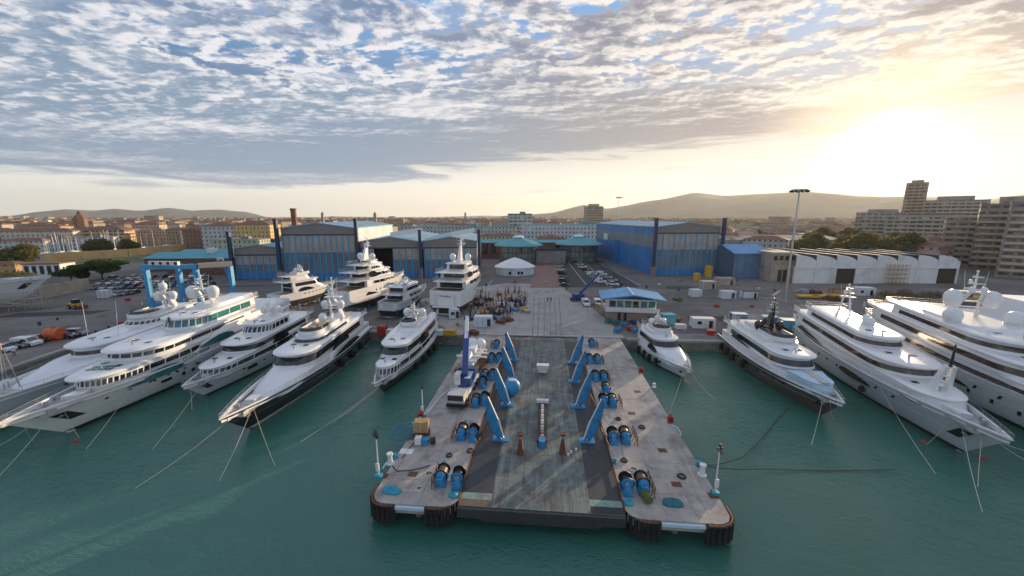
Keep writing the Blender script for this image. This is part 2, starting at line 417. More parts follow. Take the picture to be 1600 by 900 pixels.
def water_mat():
    m = bpy.data.materials.new('sea_water'); m.use_nodes = True; t = NT(m.node_tree); b = t.n['Principled BSDF']
    P = t.node('ShaderNodeTexCoord').outputs['Object']
    c = t.mix(t.ramp(t.noise(P, .02, 4), .35, .65), (.036, .135, .105), (.052, .165, .128))
    t.l.new(c, b.inputs['Base Color']); b.inputs['Roughness'].default_value = .035; b.inputs['IOR'].default_value = 1.33
    b.inputs['Specular IOR Level'].default_value = .8
    mp = t.node('ShaderNodeMapping'); mp.inputs['Rotation'].default_value = (0, 0, R(20)); mp.inputs['Scale'].default_value = (1, 1.7, 1); t.l.new(P, mp.inputs[0])
    a = t.noise(mp.outputs[0], .75, 4, .6, .9); f = t.noise(mp.outputs[0], 3.2, 3, .5, .3); g = t.noise(P, .14, 3, .5, .6)
    h = t.math('ADD', t.math('MULTIPLY', a, .55), t.math('MULTIPLY', f, .26)); h = t.math('ADD', h, t.math('MULTIPLY', g, 1.5))
    calm = t.ramp(t.noise(P, .045, 3), .35, .65, .35, 1.0)
    h = t.math('MULTIPLY', h, calm)
    bn = t.node('ShaderNodeBump'); bn.inputs['Strength'].default_value = .55; bn.inputs['Distance'].default_value = .6
    t.l.new(h, bn.inputs['Height']); t.l.new(bn.outputs[0], b.inputs['Normal'])
    MATS['water'] = m
water_mat()
def slip_mat():
    """steel and timber slipway deck: worn green paint, brown dirt, tyre and rail streaks along Y"""
    m = bpy.data.materials.new('slipway_deck'); m.use_nodes = True; t = NT(m.node_tree); b = t.n['Principled BSDF']
    P = t.node('ShaderNodeTexCoord').outputs['Object']; x, y, z = t.sep(P)
    mp = t.node('ShaderNodeMapping'); mp.inputs['Scale'].default_value = (1.2, .07, 1); t.l.new(P, mp.inputs[0])
    st = t.noise(mp.outputs[0], 1.6, 7, .65, .3); n = t.noise(P, .45, 8, .7, .6)
    c = t.mix(t.ramp(n, .4, .62), (.17, .205, .185), (.115, .10, .09))
    c = t.mix(t.ramp(st, .5, .68, 0, .7), c, (.24, .27, .25))
    c = t.mix(t.ramp(st, .48, .34, 0, .6), c, (.06, .055, .055))
    fx = t.math('FRACT', t.math('DIVIDE', t.math('ADD', x, 90.0), 1.8)); fy = t.math('FRACT', t.math('DIVIDE', y, 3.6))
    j = t.math('MAXIMUM', t.math('LESS_THAN', fx, .03), t.math('LESS_THAN', fy, .015))
    c = t.mix(t.math('MULTIPLY', j, .55), c, (.05, .05, .05))
    t.l.new(c, b.inputs['Base Color']); b.inputs['Roughness'].default_value = .75
    MATS['slip'] = m
slip_mat()
# ================================================================ SETTING
WZ = -2.5
def sheet(name, pts, z, m, thick=0):
    b = MB(); b.add([(x, y, z) for x, y in pts], [tuple(range(len(pts)))]); return struct(b.build(name, M(m)))
water = MB().add([(-15000,-4000,WZ),(15000,-4000,WZ),(15000,200,WZ),(-15000,200,WZ)], [(0,1,2,3)]).build('water', M('water')); struct(water)
YA = R(9.4)                                              # the shipyard grid is turned against the pier
# ground: one sheet to the horizon, with the quay walls as its turned-down edge
QY = 87.0
edge = [(-15000,-300),(-94,-300),(-97,40),(-99,59),(-104,79),(-106,92),(-60,QY+2),(-19.5,QY),(19.5,QY),(15000,QY)]
b = MB(); top = edge+[(15000,16000),(-15000,16000)]
b.add([(x,y,0) for x,y in top], [tuple(range(len(top)))])
struct(b.build('ground', M('ground')))
b = MB()
for (x0,y0),(x1,y1) in zip(edge[1:], edge[2:]):
    b.add([(x0,y0,-.02),(x1,y1,-.02),(x1,y1,-7),(x0,y0,-7)], [(0,3,2,1)])
struct(b.build('quay_wall', M('quay_stone')))
# coping along the quay
b = MB()
for (x0,y0),(x1,y1) in zip(edge[1:], edge[2:]):
    if abs(x1) > 5000: x1, y1 = 400, QY
    if y0 == QY and x0 == -19.5: continue
    d = (Vector((x1,y1))-Vector((x0,y0))).normalized(); n = Vector((-d.y, d.x))
    p = [Vector((x0,y0))-n*.08, Vector((x1,y1))-n*.08, Vector((x1,y1))+n*1.1, Vector((x0,y0))+n*1.1]
    b.prism([tuple(q) for q in p], -.35, .12)
struct(b.build('quay_coping', M('concrete')))

def rounded(x0, x1, y0, y1, r, n=8):
    pts = []
    for cx, a0 in ((x0+r, math.pi), (x1-r, 1.5*math.pi)):
        for i in range(n+1):
            a = a0+math.pi/2*i/n; pts.append((cx+r*math.cos(a), y0+r+r*math.sin(a)))
    return pts+[(x1, y1), (x0, y1)]
# pier either side of the slipway
for x0, x1 in ((-17.0, -8.2), (8.2, 18.0)):
    struct(MB().prism(rounded(x0, x1, 32.40, QY+.5, 1.5), -1.0, .02).build('pier', M('concrete_dock')))
b = MB()
for x in (-15.2, -12.5, -9.8, 9.8, 13.2, 16.8):
    for y in range(34, 86, 6): b.tube((x,y,-1), (x,y,-6), .35, n=8)
struct(b.build('pier_piles', M('quay_stone')))
b = MB(); b.box(-8.1, 8.1, 32.70, QY+.5, -.9, 0.0)
struct(b.build('slipway', M('slip')))
b = MB(); b.add([(-8.1,32.60,-1.0),(8.1,32.60,-1.0),(8.1,32.65,-.02),(-8.1,32.65,-.02),(-5.5,32.60,-1.4),(5.5,32.60,-1.4),(-6.3,32.60,-1.0),(6.3,32.60,-1.0)], [(0,1,2,3),(4,5,7,6)])
b.prism([(-8.1,32.35),(8.1,32.35),(8.1,32.70),(-8.1,32.70)], -1.05, -.06)
b.rings([[(-6.4,32.40,-1.0),(6.4,32.40,-1.0),(6.4,33,-1.0),(-6.4,33,-1.0)],[(-5.4,32.40,-1.4),(5.4,32.40,-1.4),(5.4,33,-1.4),(-5.4,33,-1.4)]])
struct(b.build('slipway_lip', M('plate_dark')))
for s in (-1, 1):
    sheet('slipway_plate', [(s*4.9,34.6),(s*8.08,34.6),(s*8.08,84),(s*4.9,84)] if s > 0 else [(-8.08,34.6),(-4.9,34.6),(-4.9,84),(-8.08,84)], .006, 'plate_dark')
    a, c = (4.9, 8.08) if s > 0 else (-8.08, -4.9)
    sheet('slipway_band', [(a,33.7),(c,33.7),(c,34.6),(a,34.6)], .007, 'plate_green')
    sheet('slipway_corner', [(a,32.75),(c,32.75),(c,33.7),(a,33.7)], .008, 'plate_brown' if s < 0 else 'asphalt_dark')
sheet('slipway_crossing', [(-8.05,84),(8.05,84),(8.05,84.4),(-8.05,84.4)], .009, 'rust')
# yard surfaces
sheet('road', [(-21,QY+1.1),(19.3,QY+1.1),(17,108),(8,150),(9,160),(-16,160),(-30,148),(-46,118)], .004, 'concrete')
sheet('path', [tuple(G(u,v).xy) for u,v in ((828,450),(875,450),(872,414),(838,414))], .008, 'pavers')
sheet('parking', [tuple(G(u,v).xy) for u,v in ((876,449),(1000,449),(938,408),(874,408))], .006, 'asphalt_dark')
for u0,v0,u1,v1 in ((917,446,886,408),(950,446,905,408),(955,448,912,409),(1000,446,935,410),(742,448,752,437),(760,448,770,437)):
    a, c = G(u0,v0), G(u1,v1); d = (c-a).normalized(); n = Vector((-d.y,d.x,0))*.12
    sheet('parking_line', [tuple((q).xy) for q in (a-n,c-n,c+n,a+n)], .012, 'line_white')
b = MB()
for x in (-2.6,-1.3,.2,1.7,3.0,4.3):
    b.add([(x,QY+.6,.010),(x+.28,QY+.6,.010),(x*1.25+.28,132,.010),(x*1.25,132,.010)], [(0,1,2,3)])
struct(b.build('track_marks', M('track')))
sheet('road_line', [(-20,QY+1.6),(19,QY+1.6),(19,QY+1.85),(-20,QY+1.85)], .010, 'line_white')
rnp = random.Random(4)
for k in range(26):
    u = rnp.uniform(30, 1500); v = rnp.uniform(441, 500); q = G(u, v)
    if 720 < u < 960 or q.y < QY+4: continue
    a, sx, sy = YA+rnp.choice((0, .1, -.15)), rnp.uniform(3, 16), rnp.uniform(1.2, 5); c_, s_ = math.cos(a), math.sin(a)
    pts_ = [(q.x+x*c_-y*s_, q.y+x*s_+y*c_) for x, y in ((-sx,-sy),(sx*.9,-sy*1.1),(sx,sy*.8),(-sx*.8,sy))]
    sheet('asphalt_patch', pts_, .0045+.0016*k, rnp.choice(('asphalt_dark','asphalt','concrete_old')))
sheet('quay_strip', [(-58,QY+3),(-21,QY+1.1),(-21,QY+5),(-57,QY+7)], .003, 'concrete_old'); sheet('quay_strip', [(19.3,QY+1.1),(160,QY+1.1),(160,QY+6),(19.3,QY+6)], .003, 'concrete_old')
# low floating jetty beside the left mole, far left grass strip and mole wall in the sun
jt = MB().prism([(-86,40),(-83.5,40),(-92,80),(-94.5,80)], -2.6, -1.5).build('jetty', M('concrete')); struct(jt)

# ---- hills
def hills(name, prof, dist, depth, base, hseed):
    n = 90; us = [prof[0][0]+(prof[-1][0]-prof[0][0])*i/n for i in range(n+1)]
    def vv(u):
        for (a,va),(c,vc) in zip(prof, prof[1:]):
            if u <= c:
                t = (u-a)/(c-a); t = t*t*(3-2*t)*.25+t*.75; return va+(vc-va)*t
        return prof[-1][1]
    rows = []; K = 10
    for j in range(-K, K+1):
        row = []
        for i, u in enumerate(us):
            d = dist+depth*j/K; p = polar(u, d)
            d0 = ray(u, vv(u)); h = CAM_H+dist*d0.z/math.hypot(d0.x, d0.y)
            t = 1-abs(j)/K; sh = t*t*(3-2*t)
            nz = noise.fractal(Vector((p.x*.0011+hseed, p.y*.0011, 0)), 1.0, 2.0, 6)
            row.append((p.x, p.y, max(-5, (h-base)*sh*(1+.42*nz*(1-t)*2) + base*sh + nz*60*t*(1-t))))
        rows.append(row)
    o = MB().rings(rows, cap=False, closed=False).build(name, M('hill'), smooth=True); struct(o); return o
mat('hill', (.06, .075, .045), .95, var=.45, scale=.002)
hills('hills', [(-60,341),(20,337),(60,331),(105,327),(150,329),(182,326),(225,330),(265,326),(300,331),(345,328),(385,331),(425,341),(440,345)], 9000, 2600, 0, 3)
hills('hills', [(700,345),(800,337),(860,333),(912,320),(950,326),(985,320),(1030,312),(1082,301),(1130,306),(1180,303),(1240,300),(1290,302),(1340,306),(1400,308),(1460,308),(1510,314),(1560,309),(1620,298),(1760,296)], 7000, 2300, 0, 9)
hills('hills', [(420,345),(520,338),(640,340),(760,337),(840,340),(900,343)], 11000, 2000, 0, 21)

# ================================================================ BUILDINGS
def hip_building(name, label, cat, loc, sx, sy, h, col, rz, roof='roof_tile', rh=None, facade='facade', group=None, flat=False, chim=0):
    t = thing(name, label, cat, loc, rz, group)
    w = MB().box(-sx/2, sx/2, -sy/2, sy/2, -.3, h).build('wall', M(facade), t); w.color = (*col, 1)
    r = MB()
    if flat:
        r.box(-sx/2-.15, sx/2+.15, -sy/2-.15, sy/2+.15, h+.004, h+.45)
        r.cbox(sx*.12, 0, h+1.3, min(5, sx*.3), min(4, sy*.4), 1.8)
    else:
        rh = rh or min(sx, sy)*.18; o = .5; ins = min(sx, sy)/2
        if sx > sy: rr = [(-sx/2+ins, 0, h+rh), (sx/2-ins, 0, h+rh)]
        else: rr = [(0, -sy/2+ins, h+rh), (0, sy/2-ins, h+rh)]
        c = [(-sx/2-o,-sy/2-o,h+.01),(sx/2+o,-sy/2-o,h+.01),(sx/2+o,sy/2+o,h+.01),(-sx/2-o,sy/2+o,h+.01)]
        if sx > sy: r.add(c+rr, [(0,1,5,4),(1,2,5),(2,3,4,5),(3,0,4),(3,2,1,0)])
        else: r.add(c+rr, [(0,1,4),(1,2,5,4),(2,3,5),(3,0,4,5),(3,2,1,0)])
    ro = r.build('roof', M(roof), t)
    for k in range(chim):
        x = (-.3+.3*k)*sx; MB().box(x-.5, x+.5, -.6, .5, h+.2, h+(rh or 0)+1.3).build('chimney', M('plaster'), ro)
    return t

def hangar(label, u0, u1, vbase, h, rise, depth, nd, side_m, opening=None, side_white=None, group='shipyard hangars', width=None, number=None):
    """big repair hall seen from its door end; origin at the left corner of the door front"""
    a = G(u0, vbase); c = G(u1, vbase)
    W = width or (c-a).length
    t = thing('hangar', label, 'hangar', (a.x, a.y, 0), YA, group)
    MB().box(.02, .5, .6, depth, 0, h).build('side_wall', M(side_m), t)
    MB().box(W-.5, W-.02, .6, depth, 0, h).build('side_wall', M(side_white or side_m), t)
    MB().box(0, W, depth, depth+.4, 0, h+.5).build('back_wall', M(side_m), t)
    gz = h-3.2
    MB().add([(0,.55,gz),(W,.55,gz),(W,.55,h),(W/2,.55,h+rise),(0,.55,h),(0,1.0,gz),(W,1.0,gz),(W,1.0,h),(W/2,1.0,h+rise),(0,1.0,h)],
        [(0,1,2,3,4),(9,8,7,6,5),(0,5,6,1)]).build('fascia', M('hangar_fascia'), t)
    rm = MB(); rm.add([(-.4,.2,h+.05),(W/2,.2,h+rise+.15),(W/2,depth+.6,h+rise+.15),(-.4,depth+.6,h+.05),(-.4,.2,h-.35),(W/2,.2,h+rise-.25),(W/2,depth+.6,h+rise-.25),(-.4,depth+.6,h-.35)],
                      [(0,1,2,3),(4,7,6,5),(0,4,5,1),(3,2,6,7),(0,3,7,4)])
    rm.add([(W+.4,.2,h+.05),(W/2,.2,h+rise+.15),(W/2,depth+.6,h+rise+.15),(W+.4,depth+.6,h+.05),(W+.4,.2,h-.35),(W/2,.2,h+rise-.25),(W/2,depth+.6,h+rise-.25),(W+.4,depth+.6,h-.35)],
           [(3,2,1,0),(5,6,7,4),(1,5,4,0),(7,6,2,3),(4,7,3,0)])
    rm.build('roof', M('blue_roof_pale'), t)
    pw = (W-1.0)/nd
    for i in range(nd):
        if opening and opening[0] <= i < opening[1]: continue
        x0 = .5+i*pw+.04; x1 = .5+(i+1)*pw-.04
        d = MB().box(x0, x1, .30-.12*(i % 2), .42-.12*(i % 2), 3.2, gz*.62).build('door_panel', M('hangar_door'), t)
        MB().box(x0, x1, .31-.12*(i % 2), .41-.12*(i % 2), gz*.62+.02, gz).build('pane', M('hangar_door_upper'), d)
        MB().box(x0, x1, .27-.12*(i % 2), .43-.12*(i % 2), .1, 3.18).build('kick_plate', M('hangar_blue'), d)
        MB().box(x0-.16, x0+.30, .10-.12*(i % 2), .24-.12*(i % 2), .2, gz-.1).build('stile', M('lift_blue'), d)
    if opening:
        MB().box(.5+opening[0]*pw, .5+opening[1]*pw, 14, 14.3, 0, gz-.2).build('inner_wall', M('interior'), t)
        MB().box(.6, W-.6, .7, depth-1, .01, .03).build('floor', M('asphalt_dark'), t)
    MB().box(.5, W-.5, .02, .5, gz-.05, gz+.45).build('lintel', M('hangar_navy'), t)
    return t, W
mat('blue_roof_pale', (.20, .36, .48), .55, var=.2, scale=.1, dirt=((.5,.5,.48), .5))
def tower(t, x, h, hb=4.5):
    MB().box(x-.9, x+.9, -1.9, -.05, 0, hb).build('footing', M('stripes'), t)
    MB().box(x-.65, x+.65, -1.5, -.06, hb+.01, h).build('pylon', M('hangar_navy'), t)
    MB().box(x-.8, x+.8, -1.65, -.05, h+.01, h+.5).build('pylon_cap', M('red_dull'), t)
mat('red_dull', (.10, .03, .03), .7)
def stripes():
    m = bpy.data.materials.new('striped_footing'); m.use_nodes = True; t = NT(m.node_tree)
    z = t.sep(t.node('ShaderNodeTexCoord').outputs['Object'])[2]
    t.l.new(t.mix(t.math('LESS_THAN', t.math('FRACT', t.math('DIVIDE', z, .95)), .5), (.30,.27,.25), (.23,.10,.09)), t.n['Principled BSDF'].inputs['Base Color'])
    MATS['stripes'] = m
stripes()
t, W = hangar('low blue hangar at the left end with five grey door leaves', 370, 443, 437, 14.0, 1.5, 60, 7, 'clad_blue'); tower(t, -.6, 21); LOWH = t
t, W = hangar('tallest left hangar with brown banded doors between two black pylons', 446, 556, 438, 23.0, 2.2, 75, 12, 'clad_blue', side_white='clad_white'); tower(t, -1.2, 26.5); tower(t, W+1.0, 26.5)
t, W = hangar('blue hangar with its middle door open on a dark hall', 566, 655, 435, 16.8, 2.0, 80, 9, 'clad_blue', opening=(2, 5), side_white='clad_white'); tower(t, W+.8, 21.5); MB().beam((W*.50, 3, 19.6), (W*1.02, 9, 21.6), .5, 2.2).build('roof_screen', M('tent'), t)
t, W2 = hangar('blue hangar with closed doors next to the white tent', 663, 746, 434, 16.8, 2.0, 70, 9, 'clad_blue', side_white='clad_white'); tower(t, W2+.8, 21.5); MB().beam((W2*.52, 3, 19.8), (W2*.95, 9, 21.6), .5, 2.0).build('roof_screen', M('tent'), t)
t, WR = hangar('isolated tall hangar on the right of the yard with blue cladding', 1022, 1124, 431, 23.2, 2.0, 95, 11, 'clad_blue'); tower(t, -1.0, 26.8); tower(t, WR+1.0, 26.8); RH = t
MB().box(-.10, .0, .6, 95, 13.2, 19.0).build('wall_band', M('clad_grey'), t)
MB().box(-.35, -.12, 70, 78, 13, 17).build('sign_board', M('white_paint'), t)
MB().box(-3.4, -.15, 48, 50.5, 0, 14).build('stair_tower', M('clad_blue'), t)

# low wall, sheds and equipment along the right hangar side
# brick works hall with teal roof, left
def gable(name, label, cat, u0, u1, vb, depth, h, rise, wall, roof, ridge_x=True, rz=YA, group=None, W=None, wins=None):
    a, c = G(u0, vb), G(u1, vb); W = W or (c-a).length
    t = thing(name, label, cat, (a.x, a.y, 0), rz, group)
    b = MB()
    b.box(0, W, 0, depth, -.2, h)
    if ridge_x: b.add([(0,0,h),(0,depth,h),(0,depth/2,h+rise),(W,0,h),(W,depth,h),(W,depth/2,h+rise)], [(0,2,1),(3,4,5)])
    else: b.add([(0,0,h),(W,0,h),(W/2,0,h+rise),(0,depth,h),(W,depth,h),(W/2,depth,h+rise)], [(0,1,2),(3,5,4)])
    w = b.build('wall', M(wall), t); r = MB(); o = .6; th = .3
    if ridge_x:
        for s in (0, 1):
            y0 = -o if s == 0 else depth+o; e = rise*o/(depth/2)
            r.rings([[(-o,y0,h-e+.02),(W+o,y0,h-e+.02),(W+o,depth/2,h+rise+.02),(-o,depth/2,h+rise+.02)][::1 if s == 0 else -1],
                     [(-o,y0,h-e+.02+th),(W+o,y0,h-e+.02+th),(W+o,depth/2,h+rise+.02+th),(-o,depth/2,h+rise+.02+th)][::1 if s == 0 else -1]])
    else:
        for s in (0, 1):
            x0 = -o if s == 0 else W+o; e = rise*o/(W/2)
            r.rings([[(x0,-o,h-e+.02),(W/2,-o,h+rise+.02),(W/2,depth+o,h+rise+.02),(x0,depth+o,h-e+.02)][::1 if s == 0 else -1],
                     [(x0,-o,h-e+.02+th),(W/2,-o,h+rise+.02+th),(W/2,depth+o,h+rise+.02+th),(x0,depth+o,h-e+.02+th)][::1 if s == 0 else -1]])
    r.build('roof', M(roof), t)
    if wins:
        for i in range(wins[0]):
            x = W*(i+.5)/wins[0]; ww = W/wins[0]*wins[1]/2
            f = MB().box(x-ww, x+ww, -.06, .04, wins[2], wins[3]).build('window', M('white_paint'), t)
            MB().box(x-ww+.12, x+ww-.12, -.09, -.065, wins[2]+.12, wins[3]-.12).build('pane', M('glass_dark'), f)
    return t, W
t, W = gable('workshop', 'long brick workshop with teal sheet roof left of the hangars', 'workshop', 262, 362, 430, 30, 8.0, 3.0, 'brick', 'teal_roof', wins=(7,.5,3.5,5.6))
for x in (14, 24, 34): MB().box(x, x+3, 8, 12, 9.5, 12.2).build('roof_vent', M('white_paint'), t)
gable('workshop', 'low brick annex with teal roof beside the blue travel lift', 'workshop', 228, 262, 424, 22, 6.5, 2.2, 'brick', 'teal_roof', wins=(3,.4,2.4,4.4))
gable('shed', 'blue shed with a striped pitched roof beside the right hangar', 'shed', 1144, 1203, 436, 20, 11.5, 3.2, 'clad_dull', 'roof_sheet_blue', wins=None)
t, W = gable('warehouse', 'low grey-roofed warehouse behind the blue shed', 'warehouse', 1133, 1330, 400, 40, 11, 2.5, 'old_plaster', 'roof_grey')
# centre: teal roofed glass offices with two pavilions and the gate
def pavilion(label, u, vb, r, h):
    p = G(u, vb); p.y += r
    t = thing('pavilion', label, 'pavilion', (p.x, p.y, 0), YA, 'teal-roofed pavilions at the yard gate')
    oct_ = lambda rr, z: [(rr*math.cos(2*math.pi*(i+.5)/10), rr*math.sin(2*math.pi*(i+.5)/10), z) for i in range(10)]
    w = MB().rings([oct_(r, 0), oct_(r, h)]).build('wall', M('facade_glazed'), t); w.color = (.16,.09,.07,1)
    MB().rings([oct_(r+3.2, h+.02), oct_(r+3.2, h+.6), oct_(r*.30, h+4.4), oct_(r*.30, h+5.0)]).build('roof', M('teal_roof'), t)
    MB().rings([oct_(r*.30, h+5.01), oct_(r*.22, h+5.9), oct_(.1, h+6.3)]).build('lantern', M('tent'), t)
pavilion('octagonal teal-roofed glass pavilion behind the white tent', 808, 414, 12, 10.5)
pavilion('octagonal teal-roofed glass pavilion between the gate and the right hangar', 906, 411, 12, 10.5)
t, W = gable('office', 'long glazed brick office range with low teal roof behind the gate', 'office', 752, 930, 404, 12, 10.6, 1.3, 'brick', 'teal_roof', rz=R(7))
for i in range(14):
    if 6 <= i <= 8: continue
    MB().box(W*(i+.15)/14, W*(i+.85)/14, -.14, .02, 3, 9.8).build('glazing', M('glass_dark'), t)
t = thing('yard_gate', 'wide grey sliding gate at the head of the yard road', 'gate', tuple(G(838, 412)), YA)
for i in range(6): MB().box(i*3.0, i*3.0+2.9, 0, .3, .1, 7.5).build('gate_panel', M('roof_grey'), t)
MB().box(-.4, 18.4, -.1, .6, 7.52, 9.0).build('gate_beam', M('hangar_navy'), t)
t = hip_building('apartment_block', 'long white apartment block with green roof edge right of the second pavilion', 'apartment block', tuple(polar(895, 330)), 88, 14, 21, (.62,.63,.62), R(6), roof='teal_roof', flat=True)
t = hip_building('apartment_block', 'white apartment block with green roof edge behind the tent', 'apartment block', tuple(polar(720, 345)), 100, 14, 19, (.55,.52,.48), R(6), roof='teal_roof', flat=True)
t = hip_building('apartment_block', 'grey concrete slab block standing between the two white apartment blocks', 'apartment block', tuple(polar(812, 360)), 22, 16, 30, (.42,.45,.42), R(6), flat=True, roof='roof_grey', facade='facade_wide')
# old white saw-tooth warehouse on the right
def sawtooth():
    a, c = G(1240, 443), G(1492, 443); W = (c-a).length; n = 8; rz = math.atan2(c.y-a.y, c.x-a.x)
    t = thing('warehouse', 'derelict white warehouse with a row of saw-tooth gables', 'warehouse', (a.x,a.y,0), rz)
    bay = W/n
    for i in range(n):
        x0, x1 = i*bay+.25, (i+1)*bay-.25; m = 'interior' if i in (2, 7) else 'warehouse_white'
        MB().box(x0, x1, .35 if m == 'interior' else .1, .6, 0, 6.4).build('bay_panel' if m != 'interior' else 'doorway', M(m), t)
        # leaning half-gable, high on the left
        xa, xb = x0-.2, x1+.12; arc = [(xa+(xb-xa)*k/8, 8.6+3.4*math.sqrt(max(0, 1-(k/8*.97)**2))) for k in range(9)]
        pts = [(xa, 7.1), (xb, 7.1)]+arc[::-1]
        MB().rings([[(x,0,z) for x,z in pts], [(x,.4,z) for x,z in pts]]).build('gable', M('warehouse_white'), t)
        vs = [(x,.41,z+.06) for x,z in arc]+[(x,34,z+.06) for x,z in arc]
        MB().add(vs, [(k,k+1,k+10,k+9) for k in range(8)]).build('roof', M('warehouse_white'), t, smooth=True)
        if i: MB().box(xa-.07, xa-.02, .5, 33, 9.7, 11.7).build('saw_window', M('interior'), t)
        MB().box(i*bay-.25, i*bay+.25, -.15, .75, 0, 6.5).build('pillar', M('warehouse_white'), t)
    MB().box(W-.25, W+.3, -.15, .75, 0, 9.4).build('pillar', M('warehouse_white'), t)
    MB().box(-.3, W+.3, -.2, .7, 6.42, 7.08).build('beam', M('warehouse_white'), t)
    MB().box(0, W, 34, 34.4, 0, 9).build('back_wall', M('old_plaster'), t)
    f = MB()
    x0 = 4.35*bay
    for i in range(6): f.tube((x0+i*1.7, -1.2, 0), (x0+i*1.7, -1.2, 8.6), .07); f.tube((x0+i*1.7, -2.3, 0), (x0+i*1.7, -2.3, 8.6), .07)
    for k in range(5):
        f.tube((x0-.6,-2.3,.9+k*1.8), (x0+9.2,-2.3,.9+k*1.8), .06); f.box(x0-.2, x0+8.8, -2.2, -1.3, .5+k*1.8, .6+k*1.8)
    s = f.build('scaffolding', M('wood'), None); s.location = t.location; s.rotation_euler = t.rotation_euler
    tag(s, 'timber-decked scaffold in front of the white saw-tooth warehouse', 'scaffolding')
    hb = thing('gatehouse', 'ruined plaster gable house at the left end of the white warehouse', 'building', tuple(G(1203, 440)), rz)
    w2 = (G(1240,440)-G(1203,440)).length-.5
    MB().box(0, w2, 0, 10, -.1, 12.2).build('wall', M('old_plaster'), hb)
    MB().box(-.3, w2+.3, -.35, 10.2, 12.21, 12.8).build('cornice', M('plaster'), hb)
    MB().box(-.2, w2+.2, -.3, .02, 8.2, 8.7).build('string_course', M('old_plaster'), hb)
    for i in range(4):
        f = MB().box(w2*(i+.5)/4-.95, w2*(i+.5)/4+.95, -.08, .05, 9.2, 11.4).build('window', M('old_plaster'), hb)
        MB().box(w2*(i+.5)/4-.8, w2*(i+.5)/4+.8, -.12, -.085, 9.35, 11.25).build('pane', M('interior'), f)
    for x in (w2*.3, w2*.52): MB().box(x, x+1.7, -.06, .03, 0, 5.2).build('doorway', M('interior'), hb)
sawtooth()
# tent
p = G(803, 431)
t = thing('tent', 'white ten-sided event tent in front of the teal pavilion', 'tent', (p.x, p.y+6, 0), YA)
def ringp(r, z, n=10, e=1.25): return [(r*e*math.cos(2*math.pi*(i+.5)/n), r*math.sin(2*math.pi*(i+.5)/n), z) for i in range(n)]
MB().rings([ringp(8.2,3.6), ringp(8.3,3.9), ringp(5,6.0), ringp(2.0,7.5), ringp(.15,8.2)]).build('canopy', M('tent'), t)
for i in range(10):
    a, c = ringp(7.6,0)[i], ringp(7.6,0)[(i+1)%10]
    MB().beam((a[0],a[1],1.8), (c[0],c[1],1.8), .08, 3.5).build('side_panel', M('container_pale'), t)
for x in (-3.6, 0.6, 2.2): MB().box(x, x+1.1, -7.6, -7.35, .9, 2.2).build('window', M('glass_dark'), t)
# control building on the pier head
a, c = G(948, 500), G(1022, 500); W = (c-a).length
t = thing('control_building', 'two-storey control building with wide blue butterfly roof', 'building', (a.x, a.y, 0), R(-4))
D = 8
#mat('brick_pink', (.38,.26,.20), .9, var=.15, scale=2)
MB().box(0, W, 0, D, 0, 2.6).build('ground_floor', M('brick_pink'), t)
MB().box(-.5, W+.5, -1.0, D+.3, 2.61, 2.85).build('balcony_slab', M('white_paint'), t)
MB().box(-.5, W+.5, -1.0, -.92, 2.86, 3.8).build('parapet', M('white_paint'), t)
MB().box(.2, W-.2, .2, D-.2, 2.86, 5.9).build('upper_floor', M('white_paint'), t)
for i in range(6):
    x0 = .35+(W-.7)*i/6; f = MB().box(x0+.05, x0+(W-.7)/6-.05, .12, .19, 3.7, 5.6).build('window', M('white_paint'), t)
    MB().box(x0+.18, x0+(W-.7)/6-.18, .08, .115, 3.8, 5.5).build('pane', M('glass_teal' if i % 3 else 'glass_dark'), f)
for x in (W*.22, W*.34): MB().box(x, x+.8, -.05, .03, .05, 2.2).build('door', M('black'), t)
r = MB(); o = 1.9
for s in (0, 1):
    pts = [(-o, 6.0), (W/2, 7.3)] if s == 0 else [(W/2, 7.3), (W+o, 6.0)]
    r.rings([[(pts[0][0],-o,pts[0][1]),(pts[1][0],-o,pts[1][1]),(pts[1][0],-o,pts[1][1]+.28),(pts[0][0],-o,pts[0][1]+.28)],
             [(pts[0][0],D+o,pts[0][1]),(pts[1][0],D+o,pts[1][1]),(pts[1][0],D+o,pts[1][1]+.28),(pts[0][0],D+o,pts[0][1]+.28)]])
rf = r.build('roof', M('roof_sheet_blue'), t); MB().beam((W/2,-o,7.62),(W/2,D+o,7.62),.35,.08).build('ridge_cap', M('white_paint'), rf)
# left: mole with sunlit wall, glazed porch building, low buildings
pts = [G(70,409), G(200,401), G(330,386), G(420,377)]
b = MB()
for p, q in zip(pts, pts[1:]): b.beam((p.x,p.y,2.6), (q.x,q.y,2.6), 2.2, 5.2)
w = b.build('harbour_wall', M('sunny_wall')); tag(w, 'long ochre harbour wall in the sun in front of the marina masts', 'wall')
sheet('grass_bank', [tuple(p.xy) for p in (G(90,413), G(210,409), G(340,394), G(340,388), G(210,402), G(75,410))], .02, 'grass')
t = thing('porch_building', 'low white building with five tall dark openings left of the pine', 'building', tuple(G(38, 431)), R(14))
W = (G(95,430)-G(38,431)).length
MB().box(0, W, 0, 8, 0, 5.4).build('wall', M('white_paint'), t); MB().box(-.5, W+.5, -.6, 8.5, 5.41, 5.9).build('roof', M('roof_tile'), t)
for i in range(5): MB().box(W*(i+.22)/5, W*(i+.78)/5, -.08, .03, .6, 4.6).build('window', M('glass_dark'), t)
t = hip_building('shed', 'small ochre shed at the far left behind the porch building', 'shed', tuple(G(14,428)), 14, 8, 5, (.5,.30,.14), R(14))
w = MB().beam((G(62,468).x, G(62,468).y, 2.2), (G(140,452).x, G(140,452).y, 2.2), .6, 4.4).build('yard_wall', M('old_plaster')); tag(w, 'old plaster boundary wall behind the boat scaffolding', 'wall')

